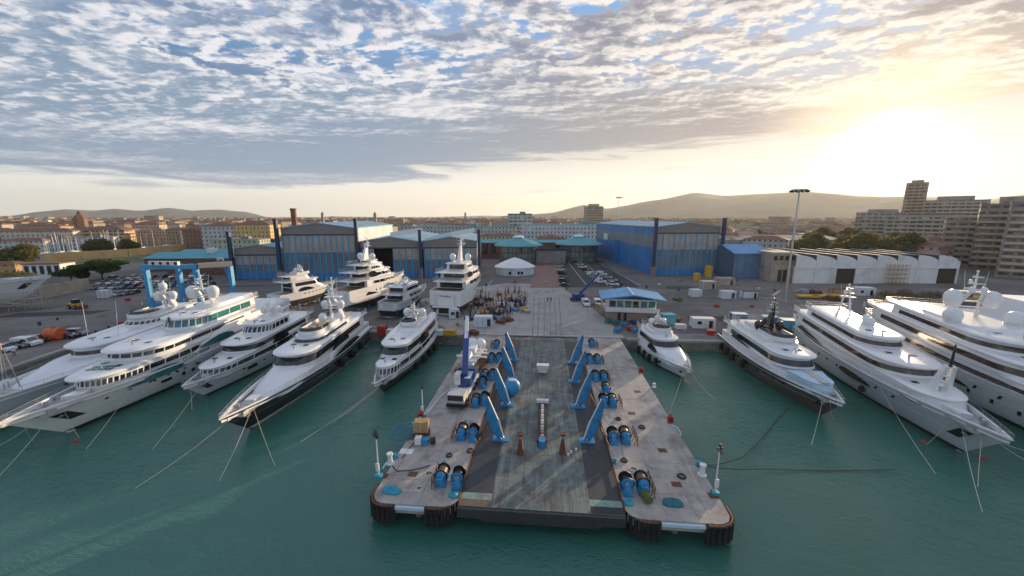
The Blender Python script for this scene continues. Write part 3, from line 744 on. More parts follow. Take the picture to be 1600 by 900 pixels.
# ================================================================ TOWN
rnd = random.Random(11)
WALLC = [((.55,.42,.27),'ochre'), ((.60,.54,.42),'cream'), ((.50,.34,.24),'pink'), ((.62,.60,.55),'white'), ((.45,.30,.16),'orange'), ((.42,.40,.37),'grey'), ((.56,.47,.30),'yellow')]
def zone(u):
    if u < 60: return 'at the far left beyond the marina'
    if u < 230: return 'behind the marina masts'
    if u < 360: return 'behind the teal-roofed workshop'
    if u < 450: return 'behind the low left hangar'
    if u < 560: return 'behind the tallest left hangar'
    if u < 660: return 'behind the open-doored hangar'
    if u < 760: return 'behind the tent-side hangar'
    if u < 860: return 'behind the first teal pavilion'
    if u < 940: return 'behind the second teal pavilion'
    if u < 1040: return 'left behind the right hangar'
    if u < 1130: return 'right behind the right hangar'
    if u < 1210: return 'behind the blue shed'
    if u < 1300: return 'behind the left warehouse half'
    if u < 1400: return 'behind the right warehouse half'
    return 'at the far right beyond the warehouse'
PLACED = []
def free(p, r):
    return all((p.x-q[0])**2+(p.y-q[1])**2 > (r+q[2])**2*.62 for q in PLACED)
# named landmarks
hip_building('town_hall', 'pale four-storey block with pale blue-grey front facing the harbour', 'building', tuple(polar(347, 410)), 25, 20, 20, (.55,.56,.58), R(22), group=None)
hip_building('town_house', 'long sunlit yellow palazzo left of the low hangar', 'building', tuple(polar(399, 400)), 30, 20, 21, (.72,.50,.20), R(12), chim=2)
hip_building('town_house', 'grey five-storey house between the palazzo and the pale block', 'building', tuple(polar(369, 425)), 14, 18, 20, (.34,.34,.36), R(14))
hip_building('town_house', 'brown brick block left of the pale harbour front', 'building', tuple(polar(316, 430)), 24, 18, 17, (.30,.16,.11), R(18))
hip_building('fortress_hall', 'long ochre shed with battered facade behind the sailing masts', 'building', tuple(polar(150, 540)), 46, 18, 15, (.55,.38,.2), R(24), facade='facade_wide')
hip_building('barracks', 'long white barracks with few windows behind the olive tree', 'building', tuple(polar(62, 540)), 46, 14, 15, (.60,.56,.48), R(26))
for u, d in ((347,410),(399,400),(369,425),(316,430),(150,540),(62,540),(812,360),(895,330),(720,345)):
    p = polar(u, d); PLACED.append((p.x, p.y, 26))
t = thing('octagonal_church', 'brown octagonal domed church on the left skyline', 'church', tuple(polar(124, 700)), .2)
w = MB().rings([ringp(6.5, 0, 8, 1), ringp(6.5, 25, 8, 1)]).build('wall', M('facade'), t); w.color = (.28,.15,.10,1)
rr = MB().rings([ringp(7.2, 25.1, 8, 1), ringp(4, 29, 8, 1), ringp(1.9, 30.5, 8, 1)]).build('roof', M('roof_tile'), t)
MB().rings([ringp(1.8, 30.2, 8, 1), ringp(1.7, 33, 8, 1), ringp(.2, 34.5, 8, 1)]).build('lantern', M('brick'), rr)
t = thing('brick_tower', 'square brick tower standing up behind the left hangars', 'tower', tuple(polar(459, 430)), .3)
MB().box(-2,2,-2,2,0,34).build('wall', M('brick'), t); MB().box(-2.3,2.3,-2.3,2.3,34.01,35.5).build('parapet', M('brick'), t)
for u, d, w, h, lab in ((504,520,2.6,31,'slim dark campanile on the skyline over the tall hangar'),(586,640,4,31,'small square water tower right of the tall hangar'),(727,780,3.5,33,'thin church tower over the tent-side hangar')):
    t = thing('church_tower', lab, 'tower', tuple(polar(u, d)), .2)
    MB().box(-w/2,w/2,-w/2,w/2,0,h).build('wall', M('old_plaster'), t); MB().rings([ringp(w*.72,h,4,1), ringp(.1,h+w,4,1)]).build('roof', M('roof_tile'), t)
def tall_block(label, u, d, sx, sy, h, col, rz, tiers=None, balc=True):
    p = polar(u, d); PLACED.append((p.x, p.y, max(sx, sy)/2))
    t = hip_building('apartment_block', label, 'apartment block', tuple(p), sx, sy, h, col, rz, roof='roof_grey', facade='facade_wide', flat=True)
    if balc:
        n = int(h/3.1)
        for k in range(1, n):
            MB().box(-sx/2+.6, sx/2-.6, -sy/2-1.1, -sy/2-.02, k*3.1-.1, k*3.1+.9).build('balcony', M('plaster'), t)
    if tiers: MB().box(-sx*.28, sx*.28, -sy*.3, sy*.3, h+.46, h+tiers).build('penthouse', M('old_plaster'), t)
    return t
tall_block('brown high-rise on the skyline left of the floodlight mast over the gate', 927, 760, 30, 24, 46, (.36,.28,.22), .2, 5)
tall_block('tall dark tower block against the sun glow', 1424, 560, 15, 15, 60, (.46,.34,.22), R(-38), 3)  # sun glare and haze put into the wall colour, tinted warmer and lighter
tall_block('broad banded block immediately right of the tall tower', 1487, 540, 40, 18, 42, (.44,.36,.29), R(-40), 4)
tall_block('long white slab block left of the tall tower', 1378, 470, 34, 14, 31, (.55,.50,.44), R(-36), 3)
tall_block('long banded slab block under the tall tower', 1440, 440, 40, 14, 29, (.46,.40,.34), R(-40))
tall_block('stepped brown apartment block at the right edge', 1590, 330, 26, 20, 34, (.34,.25,.20), R(-44), 4)
tall_block('pink-grey apartment block just left of the right edge block', 1540, 350, 30, 16, 27, (.42,.32,.27), R(-40))
tall_block('far-right brown apartment block cut by the frame', 1660, 300, 30, 20, 34, (.36,.28,.24), R(-46))
t, W = gable('colonnade', 'pale colonnaded pavilion building below the right apartments', 'building', 1492, 1552, 398, 10, 8.5, 1.0, 'plaster', 'teal_roof', rz=R(-25), wins=(9,.5,1.0,6.5))
# the many town houses
bands = [(260,420,85,7,13),(420,640,85,8,16),(640,1000,70,9,18),(1000,1500,50,10,20)]
count = 0; bands[0] = (300,430,80,8,14)
for d0, d1, n, h0, h1 in bands:
    for k in range(n):
        for tr in range(14):
            u = rnd.uniform(-90, 1690); d = d0+(d1-d0)*rnd.random()**.9
            if 1215 < u < 1370 and d < 420: continue
            if u > 1350 and rnd.random() < .5: continue
            if u > 1100 and d < 300: continue
            if u < 365 and d < 475: continue
            p = polar(u, d); sx, sy = rnd.uniform(14, 34), rnd.uniform(11, 17)
            if d > 600: sx *= 1.25
            if free(p, max(sx, sy)/2): break
        else: continue
        if 430 < u < 780 and p.y < 265: continue
        if 900 < u < 1140 and p.y < 310: continue
        PLACED.append((p.x, p.y, max(sx, sy)/2))
        h = rnd.uniform(h0, h1); c, cn = rnd.choice(WALLC); flat = rnd.random() < .25
        size = 'low' if h < 12 else ('mid-height' if h < 17 else 'tall'); wd = 'narrow ' if sx < 20 else ('wide ' if sx > 29 else '')
        far = {300:'near row', 420:'second row', 640:'distant row', 1000:'farthest row'}[d0]
        ori = rnd.choice((R(8), R(20), R(-15), R(35), R(-32)))
        t = hip_building('town_house', f"{size} {wd}{cn} {'flat-roofed' if flat else 'tiled'} house, {far}, {zone(u)}", 'house',
            (p.x, p.y, 0), sx, sy, h, tuple(q*rnd.uniform(.8,1.1) for q in c), ori, roof='roof_grey' if flat else 'roof_tile', flat=flat, group='houses of the town', chim=1 if d < 420 and not flat else 0)
        count += 1
# ---- the rest of the town merges into one mass
b = MB(); r = MB()
for k in range(2600):
    u = rnd.uniform(-120, 1720); d = rnd.uniform(900, 4200)
    if 1215 < u < 1340 and d < 1000: continue
    p = polar(u, d); sx, sy, h, a = rnd.uniform(14,40), rnd.uniform(12,22), rnd.uniform(7,18), rnd.uniform(0,3.14)
    if rnd.random() < .04: h *= 1.6
    b.cbox(p.x, p.y, h/2, sx, sy, h, a); r.cbox(p.x, p.y, h+.5, sx+1, sy+1, 1.2, a)
w = b.build('distant_town', M('plaster_far')); stuff(tag(w, 'far-off mass of pale houses reaching to the hills', 'town'))
w = r.build('distant_roofs', M('roof_far')); stuff(tag(w, 'reddish roofs of the far-off houses reaching to the hills', 'roofs'))

# ================================================================ TREES
def crown_mesh(blobs, n, size, seed):
    rr = random.Random(seed); b = MB()
    for cx, cy, cz, rx, rz in blobs:
        for k in range(int(n*rx*rx*rz/sum(q[3]*q[3]*q[4] for q in blobs))):
            v = Vector((rr.gauss(0,1), rr.gauss(0,1), rr.gauss(0,1))).normalized()*(rr.random()**.30)
            c = Vector((cx+v.x*rx, cy+v.y*rx, cz+v.z*rz)); s = size*rr.uniform(.5, 1.3)
            a = Vector((rr.gauss(0,1), rr.gauss(0,1), rr.gauss(0,.7))).normalized(); q = a.orthogonal().normalized()*s*.5; w = a.cross(q).normalized()*s*.45
            b.add([c-q-w, c+q-w*.6, c+q*.7+w, c-q*.8+w*.9], [(0,1,2,3)])
    return b
def make_tree(name, label, loc, h, r, blobs, n, size, leaf, seed, group=None, rz=0):
    t = thing(name, label, 'tree', tuple(loc), rz, group)
    b = MB(); b.tube((0,0,-.3), (.15,0,h*.35), h*.035, h*.024, 8, cap=False)
    rr = random.Random(seed)
    for cx, cy, cz, rx, rz_ in blobs: b.tube((.15,0,h*rr.uniform(.22,.36)), (cx,cy,cz), h*.02, h*.006, 5, cap=False)
    b.build('trunk', M('bark'), t)
    crown_mesh(blobs, n, size, seed).build('crown', M(leaf), t)
    return t
def blobset(h, r, k, seed, flat=.45, low=.62):
    rr = random.Random(seed); out = []
    for i in range(k):
        a = 2*math.pi*i/k+rr.uniform(-.4,.4); q = r*rr.uniform(.35,.72)
        out.append((q*math.cos(a), q*math.sin(a), h*rr.uniform(low, .86), r*rr.uniform(.36,.52), h*flat*rr.uniform(.28,.46)))
    out.append((0, 0, h*.82, r*.5, h*flat*.4)); return out
make_tree('pine_tree', 'broad dark umbrella pine between the porch building and the car park', G(160,437), 9, 11, blobset(9, 10, 9, 1, .4, .55), 5200, .75, 'leaf_pine', 1)
make_tree('pine_tree', 'smaller dark pine close behind the boat on scaffolding', G(112,441), 6, 6, blobset(6, 6, 6, 2, .5, .4), 2200, .6, 'leaf_pine', 2)
make_tree('olive_tree', 'big olive-brown tree left of the marina masts', G(44,418), 12, 7, blobset(12, 8, 7, 3, .75, .4), 3600, .8, 'leaf_olive_backlit', 3)
make_tree('olive_tree', 'dark spreading tree cut by the left edge', G(8,422), 9, 8, blobset(9, 8, 6, 4, .6, .45), 2600, .8, 'leaf_pine', 4)
make_tree('shrub', 'low bushes in front of the porch building', G(20,441), 4, 7, blobset(4, 8, 6, 5, .8, .4), 1500, .5, 'leaf_olive_backlit', 5)
protos = [make_tree('park_tree', 'x', (0,0,0), 16, 9, blobset(16, 8.5, 7, 20+k, .7, .42), 2300, 1.3, 'leaf_olive_backlit', 20+k, 'trees of the park by the warehouse') for k in range(3)]
PT = []
for k, (u, d) in enumerate([(1228,330),(1243,400),(1256,290),(1268,360),(1280,310),(1292,420),(1302,340),(1315,290),(1322,380),(1335,330),(1345,410),(1352,300),(1362,350),(1210,420),(1375,330),(1392,310),(1408,350),(1425,300),(1446,330),(1468,310),(1190,460),(1288,470),(1330,480)]):
    PT.append((u, d))
kinds = ['rounded', 'spreading', 'ragged']
for k, (u, d) in enumerate(PT):
    nm = protos[k % 3]
    place(protos[k % 3], tuple(polar(u, d)), k*1.3, f"{kinds[k%3]} hazy park tree, number {k+1} of the clump from its left" , USED, sc=(.66+.09*((k*7) % 6)) if d < 500 else .95)
PTOBJ = [o for o in bpy.data.objects if o.name.startswith('park_tree')]
for i, o in enumerate(sorted(PTOBJ, key=lambda q: proj(*q.location)[0])):
    u = proj(*o.location)[0]; d = o.location.length
    o['label'] = f"{'large' if o.scale[0] > .9 else 'small'} olive park tree {'in front' if d < 340 else 'farther back'}, {('by the floodlight mast','left in the clump','in mid clump','right in the clump','under the tower block')[min(4, max(0, int((u-1180)/58)))]}"
for k, (u, v) in enumerate([(1410,410),(1440,408),(1475,410),(1510,412),(1545,414),(1580,416),(1610,418)]):
    p = G(u, v)
    if k == 0: HB = make_tree('hedge_bush', 'x', p, 5, 9, blobset(5, 9, 7, 40, .8, .4), 1600, .8, 'leaf_olive_backlit', 40, 'green bushes along the right road')
    place(HB, tuple(p), k*.9, ('green bush nearest the white warehouse','second bush from the warehouse','bush below the colonnade','bush left of the big radar mast','bush behind the big radar mast','bush right of the big radar mast','bush cut by the right edge')[k], USED)
for k, (u, v) in enumerate([(1412,468),(1436,474),(1462,470),(1385,470)]):
    p = G(u, v)
    if k == 0: BB = make_tree('bare_bush', 'x', p, 3, 4, blobset(3, 4.2, 6, 60, .8, .35), 1100, .28, 'leaf_bare', 60, 'bare brown bushes before the warehouse')
    place(BB, tuple(p), k*1.1, ('bare brown bush second from the left','bare brown bush in front of the others','bare brown bush farthest right','bare brown bush beside the small kiosk')[k], USED)
for k in range(26):
    u = rnd.uniform(0, 1150); d = rnd.uniform(300, 560); p = polar(u, d)
    if not free(p, 5) or (430 < u < 780 and p.y < 275) or (900 < u < 1140 and p.y < 310): continue
    o = copy_tree(protos[k % 3]); o.location = p; o.rotation_euler = (0,0,k); o.scale = (.7,.7,.7)
    o['label'] = f"round street tree among {'nearer' if d < 420 else 'farther'} houses, {zone(u)}"; o['group'] = 'street trees in the town'; o.name = 'street_tree'
# ================================================================ YACHTS
class Hull:
    def __init__(s, L, B, h0, h1, fine=2.5): s.L, s.B, s.h0, s.h1, s.fine = L, B, h0, h1, fine
    def sheer(s, q): return s.h0+(s.h1-s.h0)*max(0, min(1, q))**2.2
    def half(s, q, t=1.0):
        q = max(0, min(1, q)); p = 1.55+(s.fine-1.55)*max(0, min(1, t))
        f = 1-(max(0, q-.30)/.70)**p
        f *= .90+.10*min(1, q/.3)
        if t < 0: f *= 1+t*.35
        return s.B/2*f
    def reach(s, t): return .885+.115*max(-.2, t)**1 if t >= 0 else .885+.09*t
    def pt(s, q, t, side=1, off=0):
        return (side*(s.half(q, t)+off*(1 if q < .985 else .2)), s.L*q*s.reach(t)/1.0, t*s.sheer(q) if t >= 0 else t*2.0)
    def half_at(s, y, z):
        """half breadth at a height; above the sheer it keeps the deck line"""
        q = max(0, min(1, y/s.L)); t = min(1, max(0, z/s.sheer(q)))
        q = max(0, min(1, y/(s.L*s.reach(t)))); return s.half(q, t)
LV = [-1.1, -.95, -.5, 0, .25, .5, .75, 1.0]
def build_yacht(name, label, bow, stern, B, wz=WZ, hullm='gelcoat', h0=3., h1=4., fine=2.5, tiers=(), eyes=(), mast=None, extra=None, boot='antifoul', bul=.75, anchor=True, group=None, rail=True, topm='gelcoat', cat='yacht', upper=None):
    bow, stern = Vector(bow[:2]), Vector(stern[:2]); d = bow-stern; L = d.length
    T = thing(name, label, cat, (stern.x, stern.y, wz), math.atan2(-d.x, d.y), group)
    H = Hull(L, B, h0, h1, fine); N = 40
    qs = [1-(1-i/N)**1.25 for i in range(N+1)]
    b = MB(); vs = []; fs = []
    nl = len(LV)
    for side in (1, -1):
        rows = []
        for q in qs:
            row = []
            for t in LV:
                if t == -1.1: x, y, z = 0.0, L*q*.86, -1.1*2
                else: x, y, z = H.pt(q, t, side)
                row.append((x, y, z))
            rows.append(row)
        base = len(vs); vs += [p for r in rows for p in r]
        for i in range(N):
            for j in range(nl-1):
                f = (base+i*nl+j, base+(i+1)*nl+j, base+(i+1)*nl+j+1, base+i*nl+j+1)
                fs.append(f if side == 1 else f[::-1])
    # transom
    a = [i for i in range(nl)]; o = (N+1)*nl
    for j in range(nl-1): fs.append((a[j], a[j+1], o+j+1, o+j))
    b.add(vs, fs); hull = b.build('hull', M(hullm), T, smooth='auto')
    # boot stripe / antifouling below it
    s = MB()
    for side in (1, -1):
        rows = [[H.pt(q, t, side, .03) for t in (-.9, -.5, -.02, .10)] for q in qs]
        s.rings(rows if side == -1 else [r[::-1] for r in rows], cap=False, closed=False)
    rows = [[(x*H.half(0,t), -.03, t*2.0 if t < 0 else t*h0) for x in (-1, 1)] for t in (-.9, -.5, 0, .10)]; s.rings(rows, cap=False, closed=False)
    s.build('waterline_stripe', M(boot), hull, smooth='auto')
    # bulwark cap + inner face + deck
    c = MB()
    for side in (1, -1):
        rows = []
        for q in qs:
            w = H.half(q, 1); y = L*q; z = H.sheer(q); w2 = max(0, w-.22)
            if q > .995: w = w2 = 0; 
            yi = y-(.35 if q > .995 else 0)
            rows.append([(side*(w+.04), y+.02, z-.16), (side*(w+.04), y+.02, z+.03), (side*w2, yi, z+.03), (side*w2, yi, z-bul)])
        c.rings(rows if side == -1 else [r[::-1] for r in rows], cap=False, closed=False)
    c.build('bulwark', M(topm), T, smooth='auto')
    dk = MB(); rows = [[(-max(0, H.half(q,1)-.1), min(L*q, L-.3), H.sheer(q)-bul), (max(0, H.half(q,1)-.1), min(L*q, L-.3), H.sheer(q)-bul)] for q in qs]
    dk.rings(rows, cap=False, closed=False).build('deck', M('deck_grey' if not extra or 'teak' not in extra else 'teak'), T)
    if rail:
        r = MB()
        for side in (1, -1):
            pts = [Vector((side*max(0, H.half(q,1)-.06), L*q-.05, H.sheer(q)+.0)) for q in qs if q > .45]
            r.path([p+Vector((0,0,.62)) for p in pts], .028, 4); r.path([p+Vector((0,0,.32)) for p in pts], .018, 4)
            for p in pts[::2]: r.tube(p, p+Vector((0,0,.62)), .02, n=4)
        r.build('railing', M('steel'), T)
    if anchor:
        for side in (1, -1):
            a = MB(); rows = []
            for i in range(4):
                q = .935+.010*i; rows.append([H.pt(q-(1-t)*.018, t, side, .04) for t in (.40, .55, .70)])
            a.rings(rows if side == -1 else [r[::-1] for r in rows], cap=False, closed=False)
            ah = a.build('anchor_pocket', M('black'), hull)
            p = Vector(H.pt(.952, .58, side, .12)); k = MB(); k.tube(p, p+Vector((0,.1,.9)), .09); k.tube(p+Vector((0,-.4,.1)), p+Vector((0,.5,.1)), .11)
            k.build('anchor', M('steel'), ah)
    # foredeck gear
    g = MB(); dz = H.sheer(.9)-bul
    for side in (1, -1):
        g.tube((side*B*.09, L*.90, dz), (side*B*.09, L*.90, dz+.75), .28, n=10); g.cbox(side*B*.09, L*.925, dz+.2, .5, 1.1, .4); g.tube((side*B*.16, L*.87, dz+.02), (side*B*.16, L*.87, dz+.5), .12, n=6)
    g.cbox(0, L*.905, dz+.04, B*.34, L*.09, .10); g.build('windlass', M('steel'), T)
    MB().cbox(0, L*.855, dz+.35, B*.15, L*.035, .7).build('foredeck_locker', M(topm), T); MB().cbox(0, L*.965, dz+.30, .5, .9, .5).build('chain_locker', M(topm), T)

    # rubbing strake, sheer line and a row of portholes
    for side in (1, -1):
        for tt, rr_ in ((.80, .045), (.52, .022)):
            MB().path([H.pt(q, tt, side, .02) for q in qs if q < .97], rr_, 4).build('rubbing_strake', M('hull_pale' if hullm in ('gelcoat', 'hull_pale', 'hull_grey') else 'steel'), hull)
    if L > 20:
        for side in (1, -1):
            for k in range(7):
                q = .36+.065*k; a_ = [H.pt(q+dq, tz, side, .045) for dq, tz in ((-.25/L,.60),(.25/L,.60),(.25/L,.72),(-.25/L,.72))]
                MB().add(a_, [(0,1,2,3) if side == 1 else (3,2,1,0)]).build('porthole', M('glass_dark'), hull)
    # nonslip panels and seams on the foredeck
    fd = MB()
    for side in (1, -1):
        for k in range(3):
            y0 = L*(.80+.045*k); w_ = H.half(y0/L+.03, 1)*.62; z_ = H.sheer(y0/L)-bul+.03
            fd.add([(side*.5,y0,z_),(side*w_,y0,z_),(side*w_*.85,y0+L*.035,z_),(side*.5,y0+L*.035,z_)], [(0,1,2,3) if side == 1 else (3,2,1,0)])
    fd.build('deck_panels', M('teak' if L > 30 else 'deck_grey'), T)

    def outline(ya, yb, w0, nose, z, off=0.0, blunt=2.3, n=11, aft=0.0):
        """plan outline, port aft -> nose -> starboard aft; follows the hull side"""
        pts = []
        ns = 8
        def hw(y): return max(.25, min(w0*B/2, H.half_at(y, 99)-(.05 if w0 > .97 else .35)))
        yn = yb-nose; W = hw(yn)
        for i in range(ns):
            y = ya+(yn-ya)*i/ns; pts.append((hw(y)+off, y-(off if i == 0 else 0)))
        for i in range(n+1):
            th = math.pi/2*i/n; cx = math.cos(th)**(2/blunt); sy = math.sin(th)**(2/blunt)
            y = yn+nose*sy
            x = min((W)*cx, max(.02, H.half_at(min(y, L*.995), 99)-.06)) if y < L*.98 else W*cx*.5
            pts.append((x+off*cx, y+off*sy))
        return [(x, y) for x, y in pts]+[(-x, y) for x, y in pts[-2::-1]]
    def full(ol, z): return [(x, y, z) for x, y in ol]
    for tr in tiers:
        f0, f1, w0, z0, z1, nose, rake = tr['f0'], tr['f1'], tr['w'], tr['z0'], tr['z1'], tr.get('nose', 3), tr.get('rake', 1.2)
        yb, ya = L*(1-f0), L*(1-f1); bl = tr.get('blunt', 2.3); K = 5; rings = []; dw = tr.get('tumble', .05)
        def ringat(k, off=0.0):
            z = z0+(z1-z0)*k; yy = yb-rake*(k**tr.get('curve', 1.0))
            return full(outline(ya, yy, w0-dw*k, nose, z, off, bl), z)
        rings = [ringat(k/K) for k in range(K+1)]
        m = tr.get('m', topm)
        house = MB().rings(rings[::-1]).build(tr.get('name', 'deckhouse'), M(m), T, smooth='auto')
        if 'glass' in tr:
            ga, gb = tr['glass']; gm = tr.get('gm', 'glass_dark'); gr = MB()
            r0, r1 = ringat(ga, .045), ringat(gb, .045); skip = tr.get('skip', 1)
            r0, r1 = r0[skip:len(r0)-skip], r1[skip:len(r1)-skip]
            gr.rings([r1, r0], cap=False, closed=False).build('window_band', M(gm), house, smooth='auto')
            if tr.get('mull', True):
                mm = MB(); n = len(r0); step = tr.get('step', 2)
                for i in range(0, n, step):
                    mm.beam(Vector(r0[i])*1.0, Vector(r1[i]), .16, .14)
                # straight sides get mullions too
                mm.path([Vector(q) for q in r0], .045, 4); mm.path([Vector(q) for q in r1], .045, 4)
                mm.build('window_frame', M(m), house)
        if tr.get('roof', True):
            of, os_, oa, th = tr.get('of', 1.0), tr.get('os', .25), tr.get('oa', 1.5), tr.get('th', .28)
            ol = outline(ya-oa, yb-rake+of, w0-dw+2*os_/B, nose+of*.3, z1, 0, bl); rr = MB()
            def ins(o_, k): cy = (ya+yb)/2; return [(x*(1-k/B*1.2), cy+(y-cy)*(1-k/max(4, yb-ya)*1.4)) for x, y in o_]
            rr.rings([full(ins(ol,.25), z1+.004), full(ol, z1+.1), full(ol, z1+th*.7), full(ins(ol,.35), z1+th), full(ins(ol,1.3), z1+th+.10)][::-1])
            roof = rr.build('deck_roof', M(tr.get('rm', topm)), house, smooth='auto')
            if yb-ya > 7 and not tr.get('fly') and m != 'cover_blue':
                zt = z1+th+.08; r2 = random.Random(int(L*7+f0*100)); yn_ = yb-rake-nose*.55
                for side in (1, -1):
                    x_ = side*B*w0*.16; y_ = yn_-r2.uniform(0, 1.5)
                    MB().cbox(x_, y_, zt+.04, .75, .75, .14).build('roof_hatch', M('glass_dark'), roof)
                pb = MB(); pb.tube((0, yn_+1.0, zt), (0, yn_+1.0, zt+.35), .16, .12, 8); pb.sphere((0, yn_+1.0, zt+.42), .2, 8, 5); pb.build('searchlight', M('steel'), roof)
                se = MB()
                for side in (1, -1): se.beam((side*B*w0*.30, ya-oa*.3, zt+.0), (side*B*w0*.24, yn_, zt+.0), .05, .10)
                se.beam((-B*w0*.30, ya-oa*.3, zt), (B*w0*.30, ya-oa*.3, zt), .05, .10)
                se.build('grab_rail', M('steel'), roof)
        if tr.get('fly'):                       # open sun deck: coaming, sofas, windscreen
            z = z1+.30; fa, fb = L*(1-tr['fly'][1]), L*(1-tr['fly'][0]); ww = (w0-.12)
            o1 = outline(fa, fb, ww, nose*.8, z, 0, bl); o2 = outline(fa, fb-.3, ww-.05, nose*.8, z, 0, bl)
            MB().add(full(o1, z+.03), [tuple(range(len(o1)))[::-1]]).build('sun_deck', M('teak'), T)
            cc = MB().rings([full(o1, z), full(o1, z+.75), full(o2, z+.80), full(o2, z)], cap=False, closed=False).build('coaming', M(topm), T, smooth='auto')
            MB().rings([full(outline(fa+(fb-fa)*.5, fb-.1, ww-.01, nose*.8, z), z+.8), full(outline(fa+(fb-fa)*.5, fb-.6, ww-.04, nose*.8, z), z+1.35)], cap=False, closed=False).build('windscreen', M('glass_dark'), cc, smooth='auto')
            rr = random.Random(int(L*10))
            sf = MB()
            for k in range(5):
                x = rr.uniform(-.28, .28)*B*ww; y = rr.uniform(fa+1, fb-2.5); sf.cbox(x, y, z+.35, rr.uniform(1, 2), rr.uniform(.7, 1.6), .6)
            sf.build('sofa', M('cushion'), T)
        if tr.get('arail', True) and tr.get('roof', True):
            oa = tr.get('oa', 1.5)
            if oa > 1.2:
                r = MB(); zz = z1+.30
                ol = outline(ya-oa, ya+3, w0-dw+2*tr.get('os', .25)/B-.03, .3, z1); ring_ = [Vector((x,y,zz)) for x, y in ol if y < ya+2.0]
                right = [p for p in ring_ if p.x > 0]; left = [p for p in ring_ if p.x < 0]
                seq = sorted(left, key=lambda p: -p.y)+sorted(right, key=lambda p: p.y)
                for hh in (.5, .95): r.path([p+Vector((0,0,hh)) for p in seq], .03, 4)
                for a_, b_ in zip(seq, seq[1:]):
                    for k in range(4): p = a_.lerp(b_, k/4); r.tube(p, p+Vector((0,0,.95)), .022, n=4)
                r.build('railing', M('steel'), T)
        if tr.get('aftglass', True):
            w_ = min(w0*B/2, H.half_at(ya, 99))*.72
            MB().box(-w_, w_, ya-.06, ya-.01, z0+(z1-z0)*.08, z0+(z1-z0)*.86).build('aft_window', M('glass_dark'), house)
    # lens-shaped or rectangular windows set in the side, both sides
    for e in eyes:
        f0, f1, za, zb, kind, w0 = e[:6]; gm = e[6] if len(e) > 6 else 'glass_dark'
        for side in (1, -1):
            n = 14; rows = []
            for i in range(n+1):
                t = i/n; y = L*(1-(f1+(f0-f1)*t)); 
                if kind == 'eye': hi = math.sin(math.pi*t**.75)**.8; lo = -.15*math.sin(math.pi*t)
                elif kind == 'fin': hi = min(1, t*6)*(1-t)**.8; lo = 0
                else: hi = 1 if 0 < i < n else .7; lo = 0
                za_ = za+(e[7] if len(e) > 7 else 0)*t
                zlo, zhi = za_+lo*(zb-za), za_+hi*(zb-za)
                x = min(w0*B/2, H.half_at(y, 99)-(.05 if w0 > .97 else .35))+.07 if w0 else H.half_at(y, (zlo+zhi)/2)+.06
                if w0: x -= 0
                rows.append([(side*x, y, zlo), (side*x, y, max(zlo+.01, zhi))])
            p = MB(); p.rings(rows if side == -1 else [r[::-1] for r in rows], cap=False, closed=False)
            p.build('side_window', M(gm), T, smooth=True)
    if mast: radar_mast(T, L, B, **mast)
    return T, H, L

def dome(parent, c, r, m='gelcoat'):
    b = MB(); b.tube((c[0],c[1],c[2]-r*1.25), (c[0],c[1],c[2]-r*.5), r*.62, r*.92, 14); b.sphere(c, r, 16, 8, 1.06, -.6)
    return b.build('radome', M(m), parent, smooth='auto')
def radar_mast(T, L, B, f=.6, z=9, h=5, domes=(), m='gelcoat', style='arch', domem='gelcoat', spread=None, top=True):
    y = L*(1-f); b = MB()
    if style == 'arch':
        s = spread or B*.16
        for k in (-1, 1):
            prev = None
            for i in range(5):
                t = i/4; p = (k*s*(1-.55*t), y-1.6+1.5*t*t+h*.10*t, z+h*.55*t); 
                if prev: b.beam(prev, p, .5-.05*i, 1.3-.18*i)
                prev = p
        b.cbox(0, y-.2, z+h*.56, s*2.6, 1.5, .22); b.cbox(0, y, z+h*.36, s*2.0, .9, .16)
        b.tube((0,y,z+h*.55), (0,y,z+h), .22, .10, 8)
    elif style == 'fin':
        rows = []
        for t in (0,.35,.7,1):
            c = y-.8+1.4*t; l = 2.6*(1-t)+.5; w = .5*(1-t)+.12; zz = z+h*.8*t
            rows.append([(w,c-l/2,zz),(w*.9,c+l/3,zz),(0,c+l/2,zz),(-w*.9,c+l/3,zz),(-w,c-l/2,zz)])
        b.rings(rows); b.tube((0,y+.6,z+h*.78), (0,y+.6,z+h), .1, .06, 6)
    else:
        for k in (-1, 1):
            b.tube((k*B*.11, y-.6, z), (k*.28, y, z+h*.85), .22, .12, 8)
        for t in (.2,.4,.6,.8): b.tube((-B*.11*(1-t)-.28*t-.3,y-.5+.4*t,z+h*t), (B*.11*(1-t)+.28*t+.3,y-.5+.4*t,z+h*t), .09, n=5)
        b.tube((0,y,z+h*.8), (0,y,z+h), .1, n=6)
    ms = b.build('mast', M(m), T, smooth='auto')
    c = MB()
    for t, w in ((.62, 1.5), (.74, 1.1), (.88, .7)):
        c.cbox(0, y+.35, z+h*t, w*B*.16, .18, .16)
        c.cbox(w*B*.05, y+.6, z+h*t+.2, w*.9, .25, .2)
    for k in (-1, 1): c.tube((k*B*.09, y, z+h*.5), (k*B*.12, y-.3, z+h*1.02), .035, .02, 5)
    c.sphere((0, y, z+h), .22, 8, 5); c.sphere((B*.06, y+.2, z+h*.80), .28, 8, 5)
    c.build('antenna', M('steel' if m != 'gelcoat' else 'gelcoat'), ms, smooth='auto')
    for dx, dy, dz, r in domes:
        dome(ms, (dx, y+dy, z+dz), r, domem)
        MB().beam((0, y-.1, z+dz-r*1.25), (dx, y+dy, z+dz-r*1.25), .3, .16).build('bracket', M(m), ms)

def T_(f0, f1, w, z0, z1, **k): return dict(f0=f0, f1=f1, w=w, z0=z0, z1=z1, **k)
